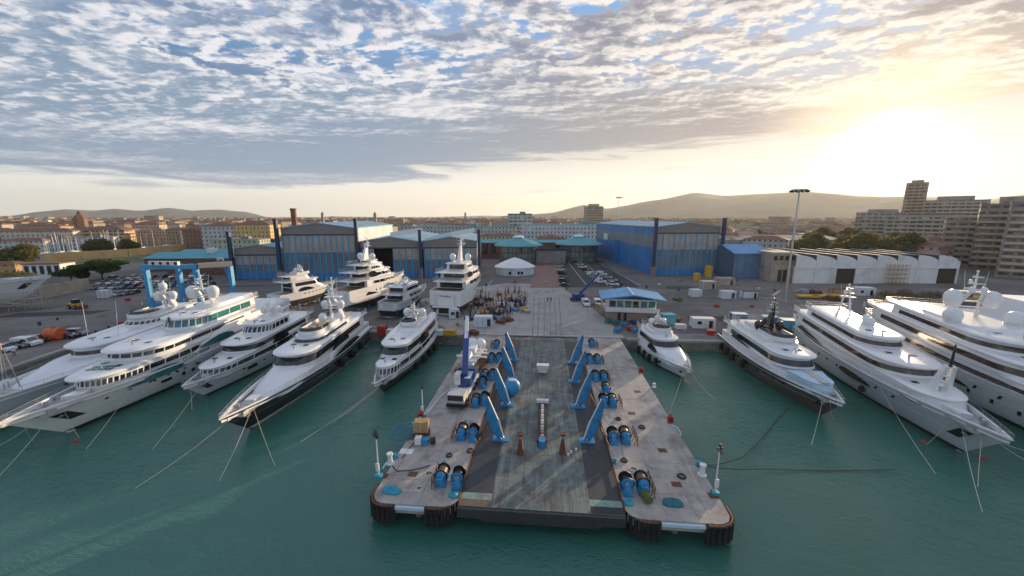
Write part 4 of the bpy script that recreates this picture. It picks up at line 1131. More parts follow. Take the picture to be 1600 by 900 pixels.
# --- Q : big white yacht in the left foreground
YQ, HQ, LQ = build_yacht('yacht', 'largest white yacht at left, teal-glazed wheelhouse and name lettered on its side', (-66.3,37.6), (-76.5,101), 12.2, h0=4.0, h1=5.6, fine=2.35,
    tiers=[T_(.26,.95,1.0,3.9,6.1, nose=9, rake=7, curve=1.3, roof=False, aftglass=False, blunt=1.9, name='superstructure'),
           T_(.36,.97,.98,6.0,8.0, nose=9, rake=6, curve=1.3, roof=False, aftglass=False, blunt=1.9, name='superstructure', tumble=.16),
           T_(.165,.60,.80,4.6,6.7, nose=6.5, rake=.4, glass=(.38,.80), of=1.7, step=1, os=.5, th=.35),
           T_(.26,.70,.80,7.0,8.6, nose=6, rake=.5, glass=(.36,.80), of=1.4, os=.5, th=.35, step=2),
           T_(.44,.76,.62,8.9,10.9, nose=4.5, rake=.8, glass=(.25,.88), gm='glass_teal', of=1.1, os=.4, th=.3),
           T_(.55,.78,.46,11.2,12.0, nose=3, rake=1.6, roof=False)],
    eyes=[(.21,.37,3.7,5.1,'eye',0,'glass_teal'), (.41,.57,5.7,6.9,'eye',1.0,'glass_teal'), (.30,.33,2.0,2.6,'rect',0), (.36,.37,1.8,2.6,'rect',0), (.39,.40,1.8,2.6,'rect',0)],
    mast=dict(f=.58, z=11.6, h=6.6, domes=[(-2.1,0,3.3,1.15),(2.1,0,3.3,1.15)], spread=1.3))
b = MB()
for i in range(4):
    for j in range(2): b.cbox((i-1.5)*.95, LQ*.775+j*1.1, 7.20, .75, .8, .06)
b.build('skylight', M('glass_teal'), YQ)
for s in (-1, 1):
    for k in range(6):
        p = HQ.pt(.86-.05*k, .66, s, .05); MB().cbox(p[0], p[1], p[2], .08, .55, .22).build('porthole', M('glass_dark'), YQ)
def lettering(text, parent, size, loc, rot, m, name='name_lettering'):
    cu = bpy.data.curves.new(name, 'FONT'); cu.body = text; cu.size = size; cu.extrude = .012; cu.align_x = 'CENTER'
    o = bpy.data.objects.new(name, cu); COL.objects.link(o)
    me = bpy.data.meshes.new_from_object(o.evaluated_get(bpy.context.evaluated_depsgraph_get())); bpy.data.objects.remove(o)
    me.materials.clear(); me.materials.append(M(m)); k = bpy.data.objects.new(name, me); COL.objects.link(k); k.parent = parent
    k.location = loc; k.rotation_euler = rot; return k
lettering('QUEEN', YQ, 1.05, (-HQ.half_at(LQ*.60,99)-.22, LQ*.628, 4.75), (R(90), 0, R(-90)), 'black'); lettering('MAVIA', YQ, 1.05, (-HQ.half_at(LQ*.60,99)-.25, LQ*.572, 4.75), (R(90), 0, R(-90)), 'black')
# --- A : pale grey yacht beyond it
YA_, HA, LA = build_yacht('yacht', 'pale grey hulled yacht behind the largest left yacht, tripod light mast on its foredeck', (-77.5,37), (-92,92), 10.5, h0=4.0, h1=5.5, hullm='hull_pale',
    tiers=[T_(.22,.90,.86,4.1,5.2, nose=8, rake=5, roof=False, name='coach_roof', blunt=2.0),
           T_(.41,.88,.76,5.2,7.0, nose=6, rake=.5, glass=(.25,.62), gm='glass_wine', of=1.3, os=.5, th=.5, mull=False),
           T_(.62,.90,.6,7.4,8.8, nose=4, rake=1.8, glass=(.3,.7), roof=True, of=.4, fly=(.64,.78))],
    mast=dict(f=.82, z=9.0, h=6.4, domes=[(-1.6,0,3.2,.85),(1.7,0,3.0,.85),(0,.3,5.4,.85),(-.2,-1.4,1.6,.8)], spread=.9))
b = MB(); y = LA*.80
for dx, dy in ((-.7,-.6),(.7,-.6),(0,.8)): b.tube((dx,y+dy,4.8), (dx*.25,y+dy*.25,11), .09, .05, 5)
for t in (.25,.5,.75): b.tube((-.7*(1-t*.75),y-.6*(1-t),4.8+6.2*t), (.7*(1-t*.75),y-.6*(1-t),4.8+6.2*t), .05, n=4)
fm = b.build('foredeck_mast', M('steel'), YA_); MB().tube((0,y,11),(0,y,13.2),.16,.08,6).build('mast_light', M('wood'), fm)
MB().beam((0,LA*.80,6.2), (-5,LA*.985,8.0), .35, .45).build('gangway', M('gelcoat'), YA_)
for sx in (-2.5, 2.5):
    MB().tube((sx, LA*.50, 7.4), (sx*1.1, LA*.49, 14.5), .06, .03, 5).build('whip_antenna', M('gelcoat'), YA_)
# --- C
YC, HC, LC = build_yacht('yacht', 'white yacht with ribbon windows between the lettered yacht and the black-hulled yacht', (-57.2,52.6), (-62.5,92), 8.6, h0=2.9, h1=3.9,
    tiers=[T_(.13,.93,.93,2.6,4.5, nose=4.5, rake=1.0, glass=(.38,.84), of=1.0, os=.25, step=2),
           T_(.31,.92,.84,4.7,6.3, nose=4, rake=1.4, glass=(.25,.75), of=1.6, mull=False, oa=2.5),
           T_(.47,.72,.66,6.6,8.3, nose=2.5, rake=1.2, glass=(.2,.8), gm='glass_dark', of=.8, oa=1.0, fly=None)],
    eyes=[(.48,.64,4.5,6.0,'eye',.93), (.30,.36,1.7,2.4,'rect',0), (.42,.64,3.0,4.3,'fin',1.0)],
    mast=dict(f=.66, z=8.5, h=3.4, domes=[(-1.5,-.3,1.6,.75),(0,.2,1.9,.75),(1.6,-.3,1.6,.75)], style='fin'))
# --- D
YD, HD, LD = build_yacht('yacht', 'long sleek yacht with white top and glossy black hull', (-41.6,42.4), (-47.2,90), 9.2, h0=3.2, h1=4.7, hullm='hull_black', boot='boot_white',
    tiers=[T_(.16,.93,.86,3.0,5.5, nose=8, rake=8.0, roof=False, name='coach_roof', curve=1.2, blunt=2.1, tumble=.18),
           T_(.33,.92,.80,5.2,7.0, nose=4.6, rake=1.8, glass=(.12,.74), mull=False, of=1.5, th=.35, oa=2.5),
           T_(.46,.78,.62,7.3,8.1, nose=3.4, rake=1.2, glass=(.2,.75), mull=False, of=.2, th=.2, fly=(.49,.70)),
           T_(.47,.97,.99,3.1,4.9, nose=2, rake=2.5, roof=False, name='wing', aftglass=False)],
    eyes=[(.52,.70,4.9,6.7,'eye',.87), (.50,.80,3.5,4.6,'eye',1.0)],
    mast=dict(f=.76, z=7.8, h=9.6, domes=[(-1.9,1.4,1.3,.85),(1.9,1.4,1.3,.85),(-1.7,.3,3.9,.8),(1.7,.3,3.9,.8)], spread=1.3))
# --- E
YE, HE, LE = build_yacht('yacht', 'compact white yacht with dark lower hull moored beside the pier cranes', (-27.6,57.2), (-29.2,92), 7.6, h0=2.5, h1=3.4, hullm='hull_black', boot='antifoul',
    tiers=[T_(.10,.95,.94,2.2,4.6, nose=3.6, rake=.9, glass=(.42,.84), of=.8, os=.2, step=2),
           T_(.24,.93,.86,4.9,6.7, nose=3.4, rake=1.6, glass=(.12,.74), mull=False, of=1.3, oa=2),
           T_(.50,.80,.6,7.0,7.6, nose=2.4, rake=.8, roof=True, th=.2, of=.2, fly=(.52,.66))],
    eyes=[(.46,.66,4.6,6.0,'eye',.90)],
    mast=dict(f=.70, z=7.6, h=3.8, domes=[(-1.7,0,1.9,.8),(1.7,0,1.9,.8)], spread=.9))
# --- J
YJ, HJ, LJ = build_yacht('yacht', 'smallest moored yacht, white, right beside the pier', (27.2,69.2), (24.8,90), 6.8, h0=2.3, h1=2.9, topm='gelcoat',
    tiers=[T_(.14,.95,.92,1.9,3.7, nose=4.5, rake=4.5, roof=False, name='coach_roof', blunt=2.2, tumble=.12),
           T_(.42,.93,.84,3.5,5.1, nose=3, rake=1.4, glass=(.2,.78), mull=False, of=.8, oa=1.5),
           T_(.52,.85,.66,5.4,6.0, nose=2.2, rake=.6, of=.2, th=.2, fly=(.56,.78))],
    eyes=[(.40,.62,2.8,4.0,'eye',.93), (.35,.45,1.1,1.6,'rect',0)],
    mast=dict(f=.76, z=6.1, h=3.2, domes=[(-1.3,0,1.5,.7),(1.3,0,1.5,.7)], spread=.8))
# --- K
YK, HK, LK = build_yacht('yacht', 'dark brown hulled yacht with black domes and pale foredeck cover', (43.4,55.0), (45.2,91), 8.8, h0=3.3, h1=4.1, hullm='hull_brown', boot='hull_brown',
    tiers=[T_(.25,.95,.94,3.1,4.9, nose=5, rake=3, roof=False, name='coach_roof'),
           T_(.10,.27,.62,3.1,4.8, nose=3, rake=.8, roof=True, rm='cover_blue', m='cover_blue', oa=.2, of=.2, name='tender_cover', aftglass=False, arail=False),
           T_(.29,.90,.80,4.9,6.7, nose=4, rake=1.0, glass=(.2,.72), gm='glass_dark', mull=False, of=1.2, oa=2.2, th=.4),
           T_(.40,.84,.62,7.1,7.8, nose=3.4, rake=.8, of=.2, th=.2, fly=(.42,.76))],
    eyes=[(.55,.80,5.0,6.1,'fin',.95), (.45,.60,1.8,2.5,'rect',0)],
    mast=dict(f=.60, z=7.9, h=7.0, m='hull_black', style='fin', domem='hull_black', domes=[(-1.9,-.5,1.6,.8),(1.9,-.5,1.6,.8),(0,-1.6,2.0,.8)]))
MB().beam((0,LK*.735,5.26), (0,LK*.885,5.26), 1.1, .12).build('walkway', M('deck_grey'), YK)
# --- L
YL, HL, LL = build_yacht('yacht', 'grey hulled yacht with white A-frame mast on its long foredeck', (53.5,44.3), (66.0,97), 10.6, h0=4.2, h1=5.5, hullm='hull_grey', fine=2.3,
    tiers=[T_(.155,.96,.88,4.2,5.7, nose=6, rake=1.0, glass=(.02,.10), mull=False, of=.4, th=.4),
           T_(.30,.95,.86,6.0,7.8, nose=5.5, rake=.8, glass=(.3,.74), gm='glass_amber', mull=False, of=1.6, th=.45, oa=2.5),
           T_(.45,.90,.66,8.1,9.6, nose=4.5, rake=.8, glass=(.25,.70), gm='glass_amber', mull=False, of=1.0, th=.45, oa=1.5)],
    eyes=[(.36,.52,2.6,3.9,'eye',0,'glass_amber'), (.66,.92,4.6,5.8,'fin',.9,'glass_amber')],
    mast=dict(f=.74, z=9.9, h=6.8, style='aframe', domes=[(-1.6,4.6,.9,.8),(-1.0,7.2,.9,.8)], m='gelcoat'))
b = MB(); y = LL*.795
for k in (-1, 1): b.beam((k*1.0,y-1.0,6.0), (k*.35,y+.2,10.2), .45, .8)
for t in (.2,.4,.6,.8): b.beam((-1.0+.65*t,y-1+1.2*t,6.0+4.2*t), (1.0-.65*t,y-1+1.2*t,6.0+4.2*t), .16, .16)
fm = b.build('foremast', M('gelcoat'), YL); MB().tube((0,y+.3,10.1), (0,y+.4,13.4), .2, .1, 8).build('mast_top', M('hull_black'), fm)
for s in (-1, 1): MB().sphere((s*(HL.half_at(LL*.60,2)+.0), LL*.60, 1.5), .55, 12, 8).build('fender', M('rubber'), YL, smooth=True)
# --- M
YM, HM, LM = build_yacht('yacht', 'tallest four-deck white yacht at right under a mast with two huge radomes', (67,37.5), (85,98), 13.4, h0=5.0, h1=6.6, fine=2.4, boot='hull_black',
    tiers=[T_(.18,.97,.95,4.9,6.9, nose=8, rake=3, glass=(.35,.72), gm='glass_amber', mull=False, of=1.0, skip=3, th=.4),
           T_(.28,.94,.90,7.3,9.2, nose=7, rake=1.5, glass=(.25,.72), gm='glass_amber', mull=False, of=1.6, th=.45, oa=3),
           T_(.38,.84,.78,9.6,11.2, nose=6, rake=1.2, glass=(.3,.74), gm='glass_amber', mull=False, of=1.2, th=.45, oa=3.5),
           T_(.46,.72,.6,11.5,12.1, nose=4, rake=1.2, roof=False)],
    eyes=[(.42,.62,3.0,4.2,'eye',0,'glass_amber')]+[(f,f+.008,2.2,3.1,'rect',0) for f in (.30,.36,.42)],
    mast=dict(f=.63, z=12.1, h=8.6, spread=2.0, domes=[(-2.6,0,3.7,1.35),(2.6,0,3.7,1.35),(-4.0,3.5,.9,1.35),(4.0,3.5,.9,1.35),(-.8,1,5.4,.5),(.8,1,5.4,.5)]))
# --- N wrapped hull behind M
YN, HN, LN = build_yacht('yacht', 'shrink-wrapped white boat behind the tallest yacht at the right edge', (92,50), (106,101), 11, h0=4.6, h1=6, bul=.2, rail=False, anchor=False,
    tiers=[T_(.15,.95,.96,4.6,8.6, nose=9, rake=5, roof=False, name='wrapping', aftglass=False, m='tent'), T_(.3,.85,.8,8.6,13.2, nose=8, rake=4, roof=False, name='wrapping', aftglass=False, m='tent', tumble=.3)])
tend = build_yacht('tender', 'small pale covered tender in front of the wrapped boat', tuple(G(1432,494).xy), tuple(G(1466,490).xy), 2.8, wz=.9, h0=1.0, h1=1.2, rail=False, anchor=False, bul=.15, hullm='hull_pale', cat='boat')
# ---- boats ashore
DRY = 2.6
YF, HF, LF = build_yacht('yacht', 'smallest white yacht ashore, leftmost of the hauled-out row', (-72.5,128), (-80.0,105.5), 6.4, wz=DRY, h0=2.4, h1=3.6, anchor=False,
    tiers=[T_(.20,.80,.90,2.3,3.9, nose=4, rake=3, roof=False, name='coach_roof'),
           T_(.34,.80,.82,3.8,5.6, nose=3, rake=1.2, glass=(.2,.78), mull=False, of=.8, oa=2.6, step=2),
           T_(.48,.80,.62,6.0,7.2, nose=2, rake=1, of=.3, th=.2, oa=1.6, fly=(.48,.7))],
    eyes=[(.48,.74,2.6,3.7,'eye',.9)], mast=dict(f=.62, z=7.4, h=3.0, domes=[(-1.3,0,1.3,.6),(1.3,0,1.3,.6)], spread=.7))
YG, HG, LG = build_yacht('yacht', 'tall cream-lit yacht ashore with open aft decks in front of the open hangar', (-50.8,135), (-58.6,103.5), 8.6, wz=DRY, h0=4.4, h1=5.8, anchor=False, extra='teak',
    tiers=[T_(.22,.76,.92,4.2,6.3, nose=5, rake=1.6, glass=(.35,.8), of=1.2, oa=5.0, skip=2),
           T_(.30,.72,.86,6.7,8.6, nose=5, rake=1.6, glass=(.3,.8), of=1.2, oa=4.5, skip=2),
           T_(.40,.68,.72,9.0,10.6, nose=4, rake=1.6, glass=(.25,.8), of=.8, oa=3.2),
           T_(.46,.62,.5,10.9,11.7, nose=3, rake=1.4, roof=True, th=.2, oa=.3)],
    eyes=[(.30,.52,3.0,4.1,'eye',0), (.58,.74,7.3,9.0,'eye',.88), (.62,.80,2.0,3.2,'fin',0)],
    mast=dict(f=.60, z=11.9, h=7.0, style='fin', domes=[(-2.3,-.2,1.3,.9),(2.3,-.2,1.3,.9),(0,.2,4.6,.7)]))
YH, HH, LH = build_yacht('yacht', 'low white yacht ashore with grey hull between the two tall hauled-out yachts', (-40.0,126), (-43.0,101), 7.2, wz=DRY-.4, h0=2.3, h1=3.2, anchor=False, hullm='hull_grey', boot='antifoul',
    tiers=[T_(.22,.84,.90,2.1,3.8, nose=4, rake=3, glass=(.3,.8), roof=True, oa=2.6, of=.2, skip=2),
           T_(.36,.80,.80,4.1,5.7, nose=3, rake=1.4, glass=(.2,.75), mull=False, of=.8, oa=1.8)],
    eyes=[(.5,.72,1.2,1.9,'rect',0,'hull_black')], mast=dict(f=.6, z=5.9, h=1.9, spread=.8))
YI, HI, LI = build_yacht('yacht', 'large white yacht ashore seen square from its lettered stern', (-23.8,136), (-27.6,104), 10.2, wz=DRY, h0=4.8, h1=6.0, anchor=False, extra='teak',
    tiers=[T_(.20,.84,.93,4.6,6.8, nose=6, rake=1.6, glass=(.35,.8), of=1.2, oa=3.2, skip=2),
           T_(.28,.76,.86,7.2,9.1, nose=5, rake=1.6, glass=(.3,.8), of=1.2, oa=4.2, skip=2),
           T_(.40,.68,.64,9.5,11.2, nose=4, rake=1.6, glass=(.25,.8), of=.8, oa=1.2)],
    eyes=[(.30,.52,3.2,4.3,'eye',0), (.62,.8,7.7,9.3,'eye',.88)],
    mast=dict(f=.56, z=11.5, h=8.8, style='fin', domes=[(-2.5,-.4,1.6,.95),(2.5,-.4,1.6,.95)]))
lettering('Moneikos', YI, .85, (0, -.05, 3.0), (R(90), 0, 0), 'black', 'stern_lettering')
# swim steps and a transom door on the boats seen from behind
for Y_, H_, w in ((YF,HF,2.3),(YG,HG,3.2),(YH,HH,2.7),(YI,HI,3.6)):
    MB().box(-w, w, -1.3, -.05, .15, .45).build('swim_platform', M('gelcoat' if Y_ is not YH else 'deck_grey'), Y_)
    for s in (-1, 1): MB().box(s*w*.78-.45, s*w*.78+.45, -.10, -.04, .6, H_.h0*.8).build('transom_door', M('hull_pale'), Y_)
YO, HO, LO = build_yacht('yacht', 'big pale yacht ashore at the left edge with scaffolding round its keel', (-150,104), (-206,86), 12, wz=4.2, h0=4.2, h1=6.0, hullm='hull_pale', boot='hull_pale', fine=2.6,
    tiers=[T_(.24,.9,.86,5.0,7.2, nose=7, rake=5, roof=False, name='coach_roof')])
# keel blocks and props under the boats ashore
def cradle(T, L, B, wz, lab):
    c = thing('keel_blocks', 'timber keel blocks and steel props '+lab, 'boat props', T.location.copy()-Vector((0,0,T.location.z)), T.rotation_euler.z, 'props under the hauled-out yachts')
    n = 5
    for i in range(n):
        y = L*(.10+.62*i/(n-1)); MB().cbox(0, y, (wz-2.0)/2, 1.6, .8, max(.4, wz-2.2)).build('keel_block', M('wood'), c)
        for s in (-1, 1):
            b = MB(); x = s*B*.38; z1 = wz-.9; b.tube((x,y,z1), (x+s*.5,y,0), .11, n=6); b.tube((x,y,z1*.6), (x+s*1.3,y+.7,0), .07, n=5); b.tube((x,y,z1*.6), (x+s*1.3,y-.7,0), .07, n=5)
            b.build('prop', M('blue_paint' if (i+s) % 3 else 'rust'), c)
for T, L, B, w, lab in ((YF,LF,6.4,DRY,'under the leftmost small yacht'),(YG,LG,8.6,DRY,'under the tall cream-lit yacht'),(YH,LH,7.2,DRY-.4,'under the low grey-hulled yacht'),(YI,LI,10.2,DRY,'under the yacht seen from its stern')): cradle(T, L, B, w, lab)
cradle(YO, LO, 12, 4.2, 'under the pale yacht at the left edge')
# scaffolding round O
s = thing('scaffolding', 'grey tube scaffolding round the keel of the yacht at the left edge', 'scaffolding', (-206,86,0), YO.rotation_euler.z)
for side in (-1, 1):
    b = MB(); pl = MB()
    for i in range(17):
        y = 2+3.4*i; x = side*(7.2 if y < 36 else 7.2-(y-36)*.27)
        x2 = x-side*1.3
        for xx in (x, x2): b.tube((xx,y,0), (xx,y,5.6), .06, n=4)
        if i < 16:
            yn = y+3.4; xn = side*(7.2 if yn < 36 else 7.2-(yn-36)*.27)
            for z in (1.9,3.7,5.5): b.tube((x,y,z), (xn,yn,z), .05, n=4); b.tube((x2,y,z), (xn-side*1.3,yn,z), .05, n=4)
            for z in (1.8,3.6): pl.beam(((x+x2)/2,y,z), ((xn*2-side*1.3)/2,yn,z), 1.1, .08)
    b.build('tube_frame', M('steel'), s); pl.build('platform', M('wood'), s)
# ================================================================ PIER EQUIPMENT
PX0, PX1 = -8.2, 8.2
# hinged side arms of the slipway
def arm():
    t = thing('cradle_arm', 'x', 'cradle arm', (0,0,0), 0, 'blue side arms along the slipway')
    pl = [(.15,.25),(-.55,.25),(-1.62,2.1),(-2.08,5.4),(-1.98,5.8),(-1.85,5.75),(-.62,2.75),(.02,.5)]   # x inward+, z up
    MB().rings([[(x,-.10,z) for x, z in pl], [(x,.10,z) for x, z in pl]]).build('blade', M('blue_paint'), t)
    fl = MB(); ed = [(.17,.3),(.04,.5),(-.57,2.80),(-1.80,5.80)]
    for a, b in zip(ed, ed[1:]): fl.beam((a[0]+.04,0,a[1]), (b[0]+.04,0,b[1]), .26, .06)
    fl.build('flange', M('white_paint'), t)
    f2 = MB(); ed = [(-.55,.22),(-1.65,2.1),(-2.11,5.4)]
    for a, b in zip(ed, ed[1:]): f2.beam((a[0]-.03,0,a[1]), (b[0]-.03,0,b[1]), .22, .05)
    f2.build('back_flange', M('blue_paint'), t)
    MB().box(-1.2,.75,-.55,.55,0,.22).build('base_plate', M('blue_paint'), t)
    MB().tube((-.2,-.5,.34),(-.2,.5,.34),.20,n=10).build('hinge_pin', M('steel'), t)
    s = MB(); s.tube((-1.5,.1,3.2),(-2.9,.3,.1),.09,n=6); s.tube((-2.9,-.5,.12),(-2.9,.9,.12),.12,n=6); s.tube((-1.65,0,2.4),(-2.5,-.6,.1),.06,n=5)
    s.build('strut', M('rust'), t); return t
ARM = arm()
lab = ('front arm of the left row, nearest the two rust stands','second arm of the left row, beside the blue ball tank','third arm of the left row','rearmost arm of the left row','front arm of the right row, nearest the water','second arm of the right row','third arm of the right row','rearmost arm of the right row')
for k, (u, v) in enumerate([(785,687),(795,633),(803,592),(806,563),(914,690),(901,636),(895,597),(893,567)]):
    p = G(u, v); o = place(ARM, tuple(p), 0, 'tall blue blade-shaped '+lab[k], USED)
    if k > 3: o.rotation_euler = (0, 0, math.pi)
# winches
def winch():
    t = thing('winch', 'x', 'winch', (0,0,0), 0, 'blue rope winches on the pier')
    b = MB(); b.box(-.62,.62,-1.3,-.55,0,.75); b.box(-.70,.70,-1.35,1.2,0,.16); b.box(-.5,.5,.85,1.15,.1,.7); b.build('bed_frame', M('blue_paint'), t)
    MB().tube((0,-.50,1.05),(0,.95,1.05),.62,n=18).build('rope_drum', M('brass_wire'), t, smooth='auto')
    for y in (-.56, .96): MB().tube((0,y-.05,1.05),(0,y+.05,1.05),.84,n=20).build('drum_flange', M('rubber'), t, smooth='auto')
    b = MB(); b.tube((0,-.95,1.12),(0,-.62,1.12),.60,.66,16); b.tube((0,-1.15,1.12),(0,-.95,1.12),.34,.56,16); gb = b.build('gearbox', M('blue_paint'), t, smooth='auto')
    MB().box(-.42,.42,-1.55,-1.1,.75,1.25).build('motor_cover', M('blue_paint'), gb)
    MB().tube((0,1.0,1.05),(0,1.25,1.05),.22,n=10).build('axle', M('steel'), t); return t
def winch2():
    t = thing('winch', 'x', 'winch', (0,0,0), 0, 'blue rope winches on the pier')
    b = MB(); b.rings([[(-.6,-1.4,0),(.6,-1.4,0),(.6,-.4,0),(-.6,-.4,0)],[(-.34,-1.2,1.0),(.34,-1.2,1.0),(.34,-.5,1.0),(-.34,-.5,1.0)]]); b.box(-.72,.72,-.4,1.2,0,.18)
    b.build('bed_frame', M('blue_paint'), t)
    MB().tube((0,-.30,1.1),(0,.80,1.1),.50,n=16).build('rope_drum', M('black'), t, smooth='auto')
    for y in (-.36, .86): MB().tube((0,y-.06,1.1),(0,y+.06,1.1),.86,n=20).build('drum_flange', M('black'), t, smooth='auto')
    gb = MB().tube((0,-.62,1.15),(0,-.43,1.15),.70,.74,n=18).build('gearbox', M('blue_paint'), t, smooth='auto')
    MB().tube((0,-.75,1.15),(0,-.63,1.15),.30,.34,n=12).build('hub_cap', M('steel'), gb, smooth='auto')
    MB().box(-.3,.3,.95,1.7,.2,1.0).build('motor_cover', M('blue_paint'), t); return t
def guard():
    t = thing('guard_rail', 'x', 'guard rail', (0,0,0), 0, 'rusty guard rails beside the winches')
    b = MB()
    for y in (-1.3,-.4,.5,1.4): b.tube((0,y,0),(.0,y,1.25),.045,n=5); b.tube((0,y,1.2),(.45,y,0),.03,n=4)
    for z in (.45,.85,1.25): b.tube((0,-1.3,z),(0,1.4,z),.04,n=5)
    b.build('rail_frame', M('rust'), t); return t
W1, W2_, GR = winch(), winch2(), guard()
wl = [(688,760,0,'front left corner pair, outer winch with golden rope'),(713,765,1,'front left corner pair, inner winch by the slipway'),
      (720,688,0,'second pair on the left, winch with golden rope'),(738,690,1,'second pair on the left, winch by the front arm'),
      (742,637,0,'third pair on the left, outer winch'),(756,634,1,'third pair on the left, inner winch'),(753,607,1,'single winch behind the left third pair'),
      (756,595,0,'fourth pair on the left, outer winch'),(769,595,1,'fourth pair on the left, inner winch'),(767,567,1,'fifth pair on the left, outer winch'),(779,567,1,'fifth pair on the left, inner winch'),(775,545,0,'rearmost winch of the left row'),
      (981,775,1,'front right corner pair, inner winch by the slipway'),(1006,773,0,'front right corner pair, outer winch'),
      (959,695,1,'second pair on the right, inner winch'),(978,694,0,'second pair on the right, outer winch'),
      (944,637,1,'third pair on the right, inner winch'),(958,637,0,'third pair on the right, outer winch'),(948,617,0,'winch just behind the third pair on the right'),
      (931,597,1,'fourth pair on the right, inner winch'),(944,597,0,'fourth pair on the right, outer winch'),(922,569,1,'fifth pair on the right, inner winch'),(934,569,0,'fifth pair on the right, outer winch'),(925,543,0,'rearmost winch of the right row')]
for k, (u, v, kind, l) in enumerate(wl):
    p = G(u, v); place((W1, W2_)[kind], (p.x, p.y+.9, .02), 0, 'blue winch, '+l, USED, sc=.84)
for k, (u, v, rz, l) in enumerate([(676,762,0,'left front corner winches'),(706,690,0,'second winch pair on the left'),(731,636,0,'third winch pair on the left'),(743,596,0,'fourth winch pair on the left'),(757,568,0,'fifth winch pair on the left'),(767,545,0,'rearmost left winch'),
                                (1021,775,math.pi,'right front corner winches'),(995,694,math.pi,'second winch pair on the right'),(971,638,math.pi,'third winch pair on the right'),(952,598,math.pi,'fourth winch pair on the right'),(943,570,math.pi,'fifth winch pair on the right'),(934,545,math.pi,'rearmost right winch')]):
    p = G(u, v); place(GR, (p.x, p.y+1.0, .02), rz, 'rusty slanted guard rail outside the '+l, USED)
# long low rails, guards and hose on deck
def solo(name, mb, m, label, cat, group=None, smooth=False):
    o = mb.build(name, M(m), None, smooth=smooth); tag(o, label, cat, group); return o
def local(o_):     # move origin of a mesh object to its base centre
    me = o_.data; c = Vector((0,0,0)); n = len(me.vertices)
    for v in me.vertices: c += v.co
    c /= n; c.z = min(v.co.z for v in me.vertices)
    me.transform(Matrix.Translation(-c)); o_.location = o_.location+c; return o_
for side, us in ((-1, [(742,665),(722,790)]), (1, [(949,668),(973,806)])):
    b = MB(); x = side*8.15
    for y in range(34, 84, 3): b.tube((x,y,0), (x,y,.22), .08, n=5)
    b.tube((x,33,.22), (x,84,.22), .07, n=6)
    local(solo('kerb_rail', b, 'rust', ('left' if side < 0 else 'right')+' rusty kerb rail along the slipway edge', 'rail'))
def rope(name, pts, label, m='rope', r=.05, sag=0, group=None, cat='rope', smooth_n=10):
    out = []
    for a, b_ in zip(pts, pts[1:]):
        a, b_ = Vector(a), Vector(b_)
        for i in range(smooth_n): t = i/smooth_n; out.append(a.lerp(b_, t)-Vector((0,0,sag*4*t*(1-t))))
    out.append(Vector(pts[-1])); b = MB().path(out, r, 5)
    return local(solo(name, b, m, label, cat, group))
P3 = lambda u, v, z=.06: tuple(G(u, v, z))
rope('hose', [P3(613,728),P3(620,736),P3(640,735),P3(660,731),P3(672,727)], 'dark hose lying on the left pier deck by its edge', 'rope_dark', .06, cat='hose')
rope('hose', [P3(654,672),P3(648,690),P3(636,705),P3(628,716)], 'red-brown hose trailing from the generator to the pier edge', 'rust', .06, cat='hose')
for u, v, l in ((645,741,'left pier deck near the corner winches'),(599,744,'left lamp post foot'),(1035,704,'right pier deck behind the winches'),(1057,757,'right pier deck middle'),(1115,775,'right lamp post foot'),(987,646,'right pier deck beside the third winches'),(996,612,'right pier deck farthest back')):
    p = G(u, v); local(solo('deck_hatch', MB().box(p.x-.5,p.x+.5,p.y-.4,p.y+.4,.024,.05), 'rust', 'square rusty hatch plate set in the '+l if 'foot' not in l else 'rusty hatch plate at the '+l, 'hatch', 'hatch plates in the pier deck'))
for k, (arm_px, win_px) in enumerate([((785,687),(713,765)),((795,633),(738,690)),((803,592),(756,634)),((806,563),(769,595)),((914,690),(981,775)),((901,636),(959,695)),((895,597),(944,637)),((893,567),(931,597))]):
    a_, w_ = G(*arm_px), G(*win_px); s_ = -1 if k < 4 else 1
    rope('hauling_cable', [(a_.x+s_*1.75, a_.y, 2.4), (w_.x, w_.y+1.3, 1.3)], ('front left','second left','third left','rear left','front right','second right','third right','rear right')[k]+' steel cable from a blue arm down to its winch', 'black', .035, .25, 'hauling cables of the blue arms', 'cable')
for k, (u, v, r_) in enumerate([(670,742,.5),(735,705,.45),(702,712,.4),(990,735,.5),(1003,668,.45),(975,720,.4),(728,660,.4),(966,655,.4),(1065,745,.45),(655,765,.4)]):
    p = G(u, v, .03); b = MB()
    for j in range(3):
        n_ = 16; b.path([(p.x+(r_-.05*j)*math.cos(2*math.pi*i/n_), p.y+(r_-.05*j)*math.sin(2*math.pi*i/n_), .06+.07*j) for i in range(n_+1)], .05, 4)
    o = b.build('rope_coil', M('rope_dark' if k % 3 else 'rope'), None); local(o); tag(o, ('dark' if k % 3 else 'pale')+f" rope coil lying on the {'left' if u < 850 else 'right'} pier deck", 'rope coil', 'rope coils on the pier deck')
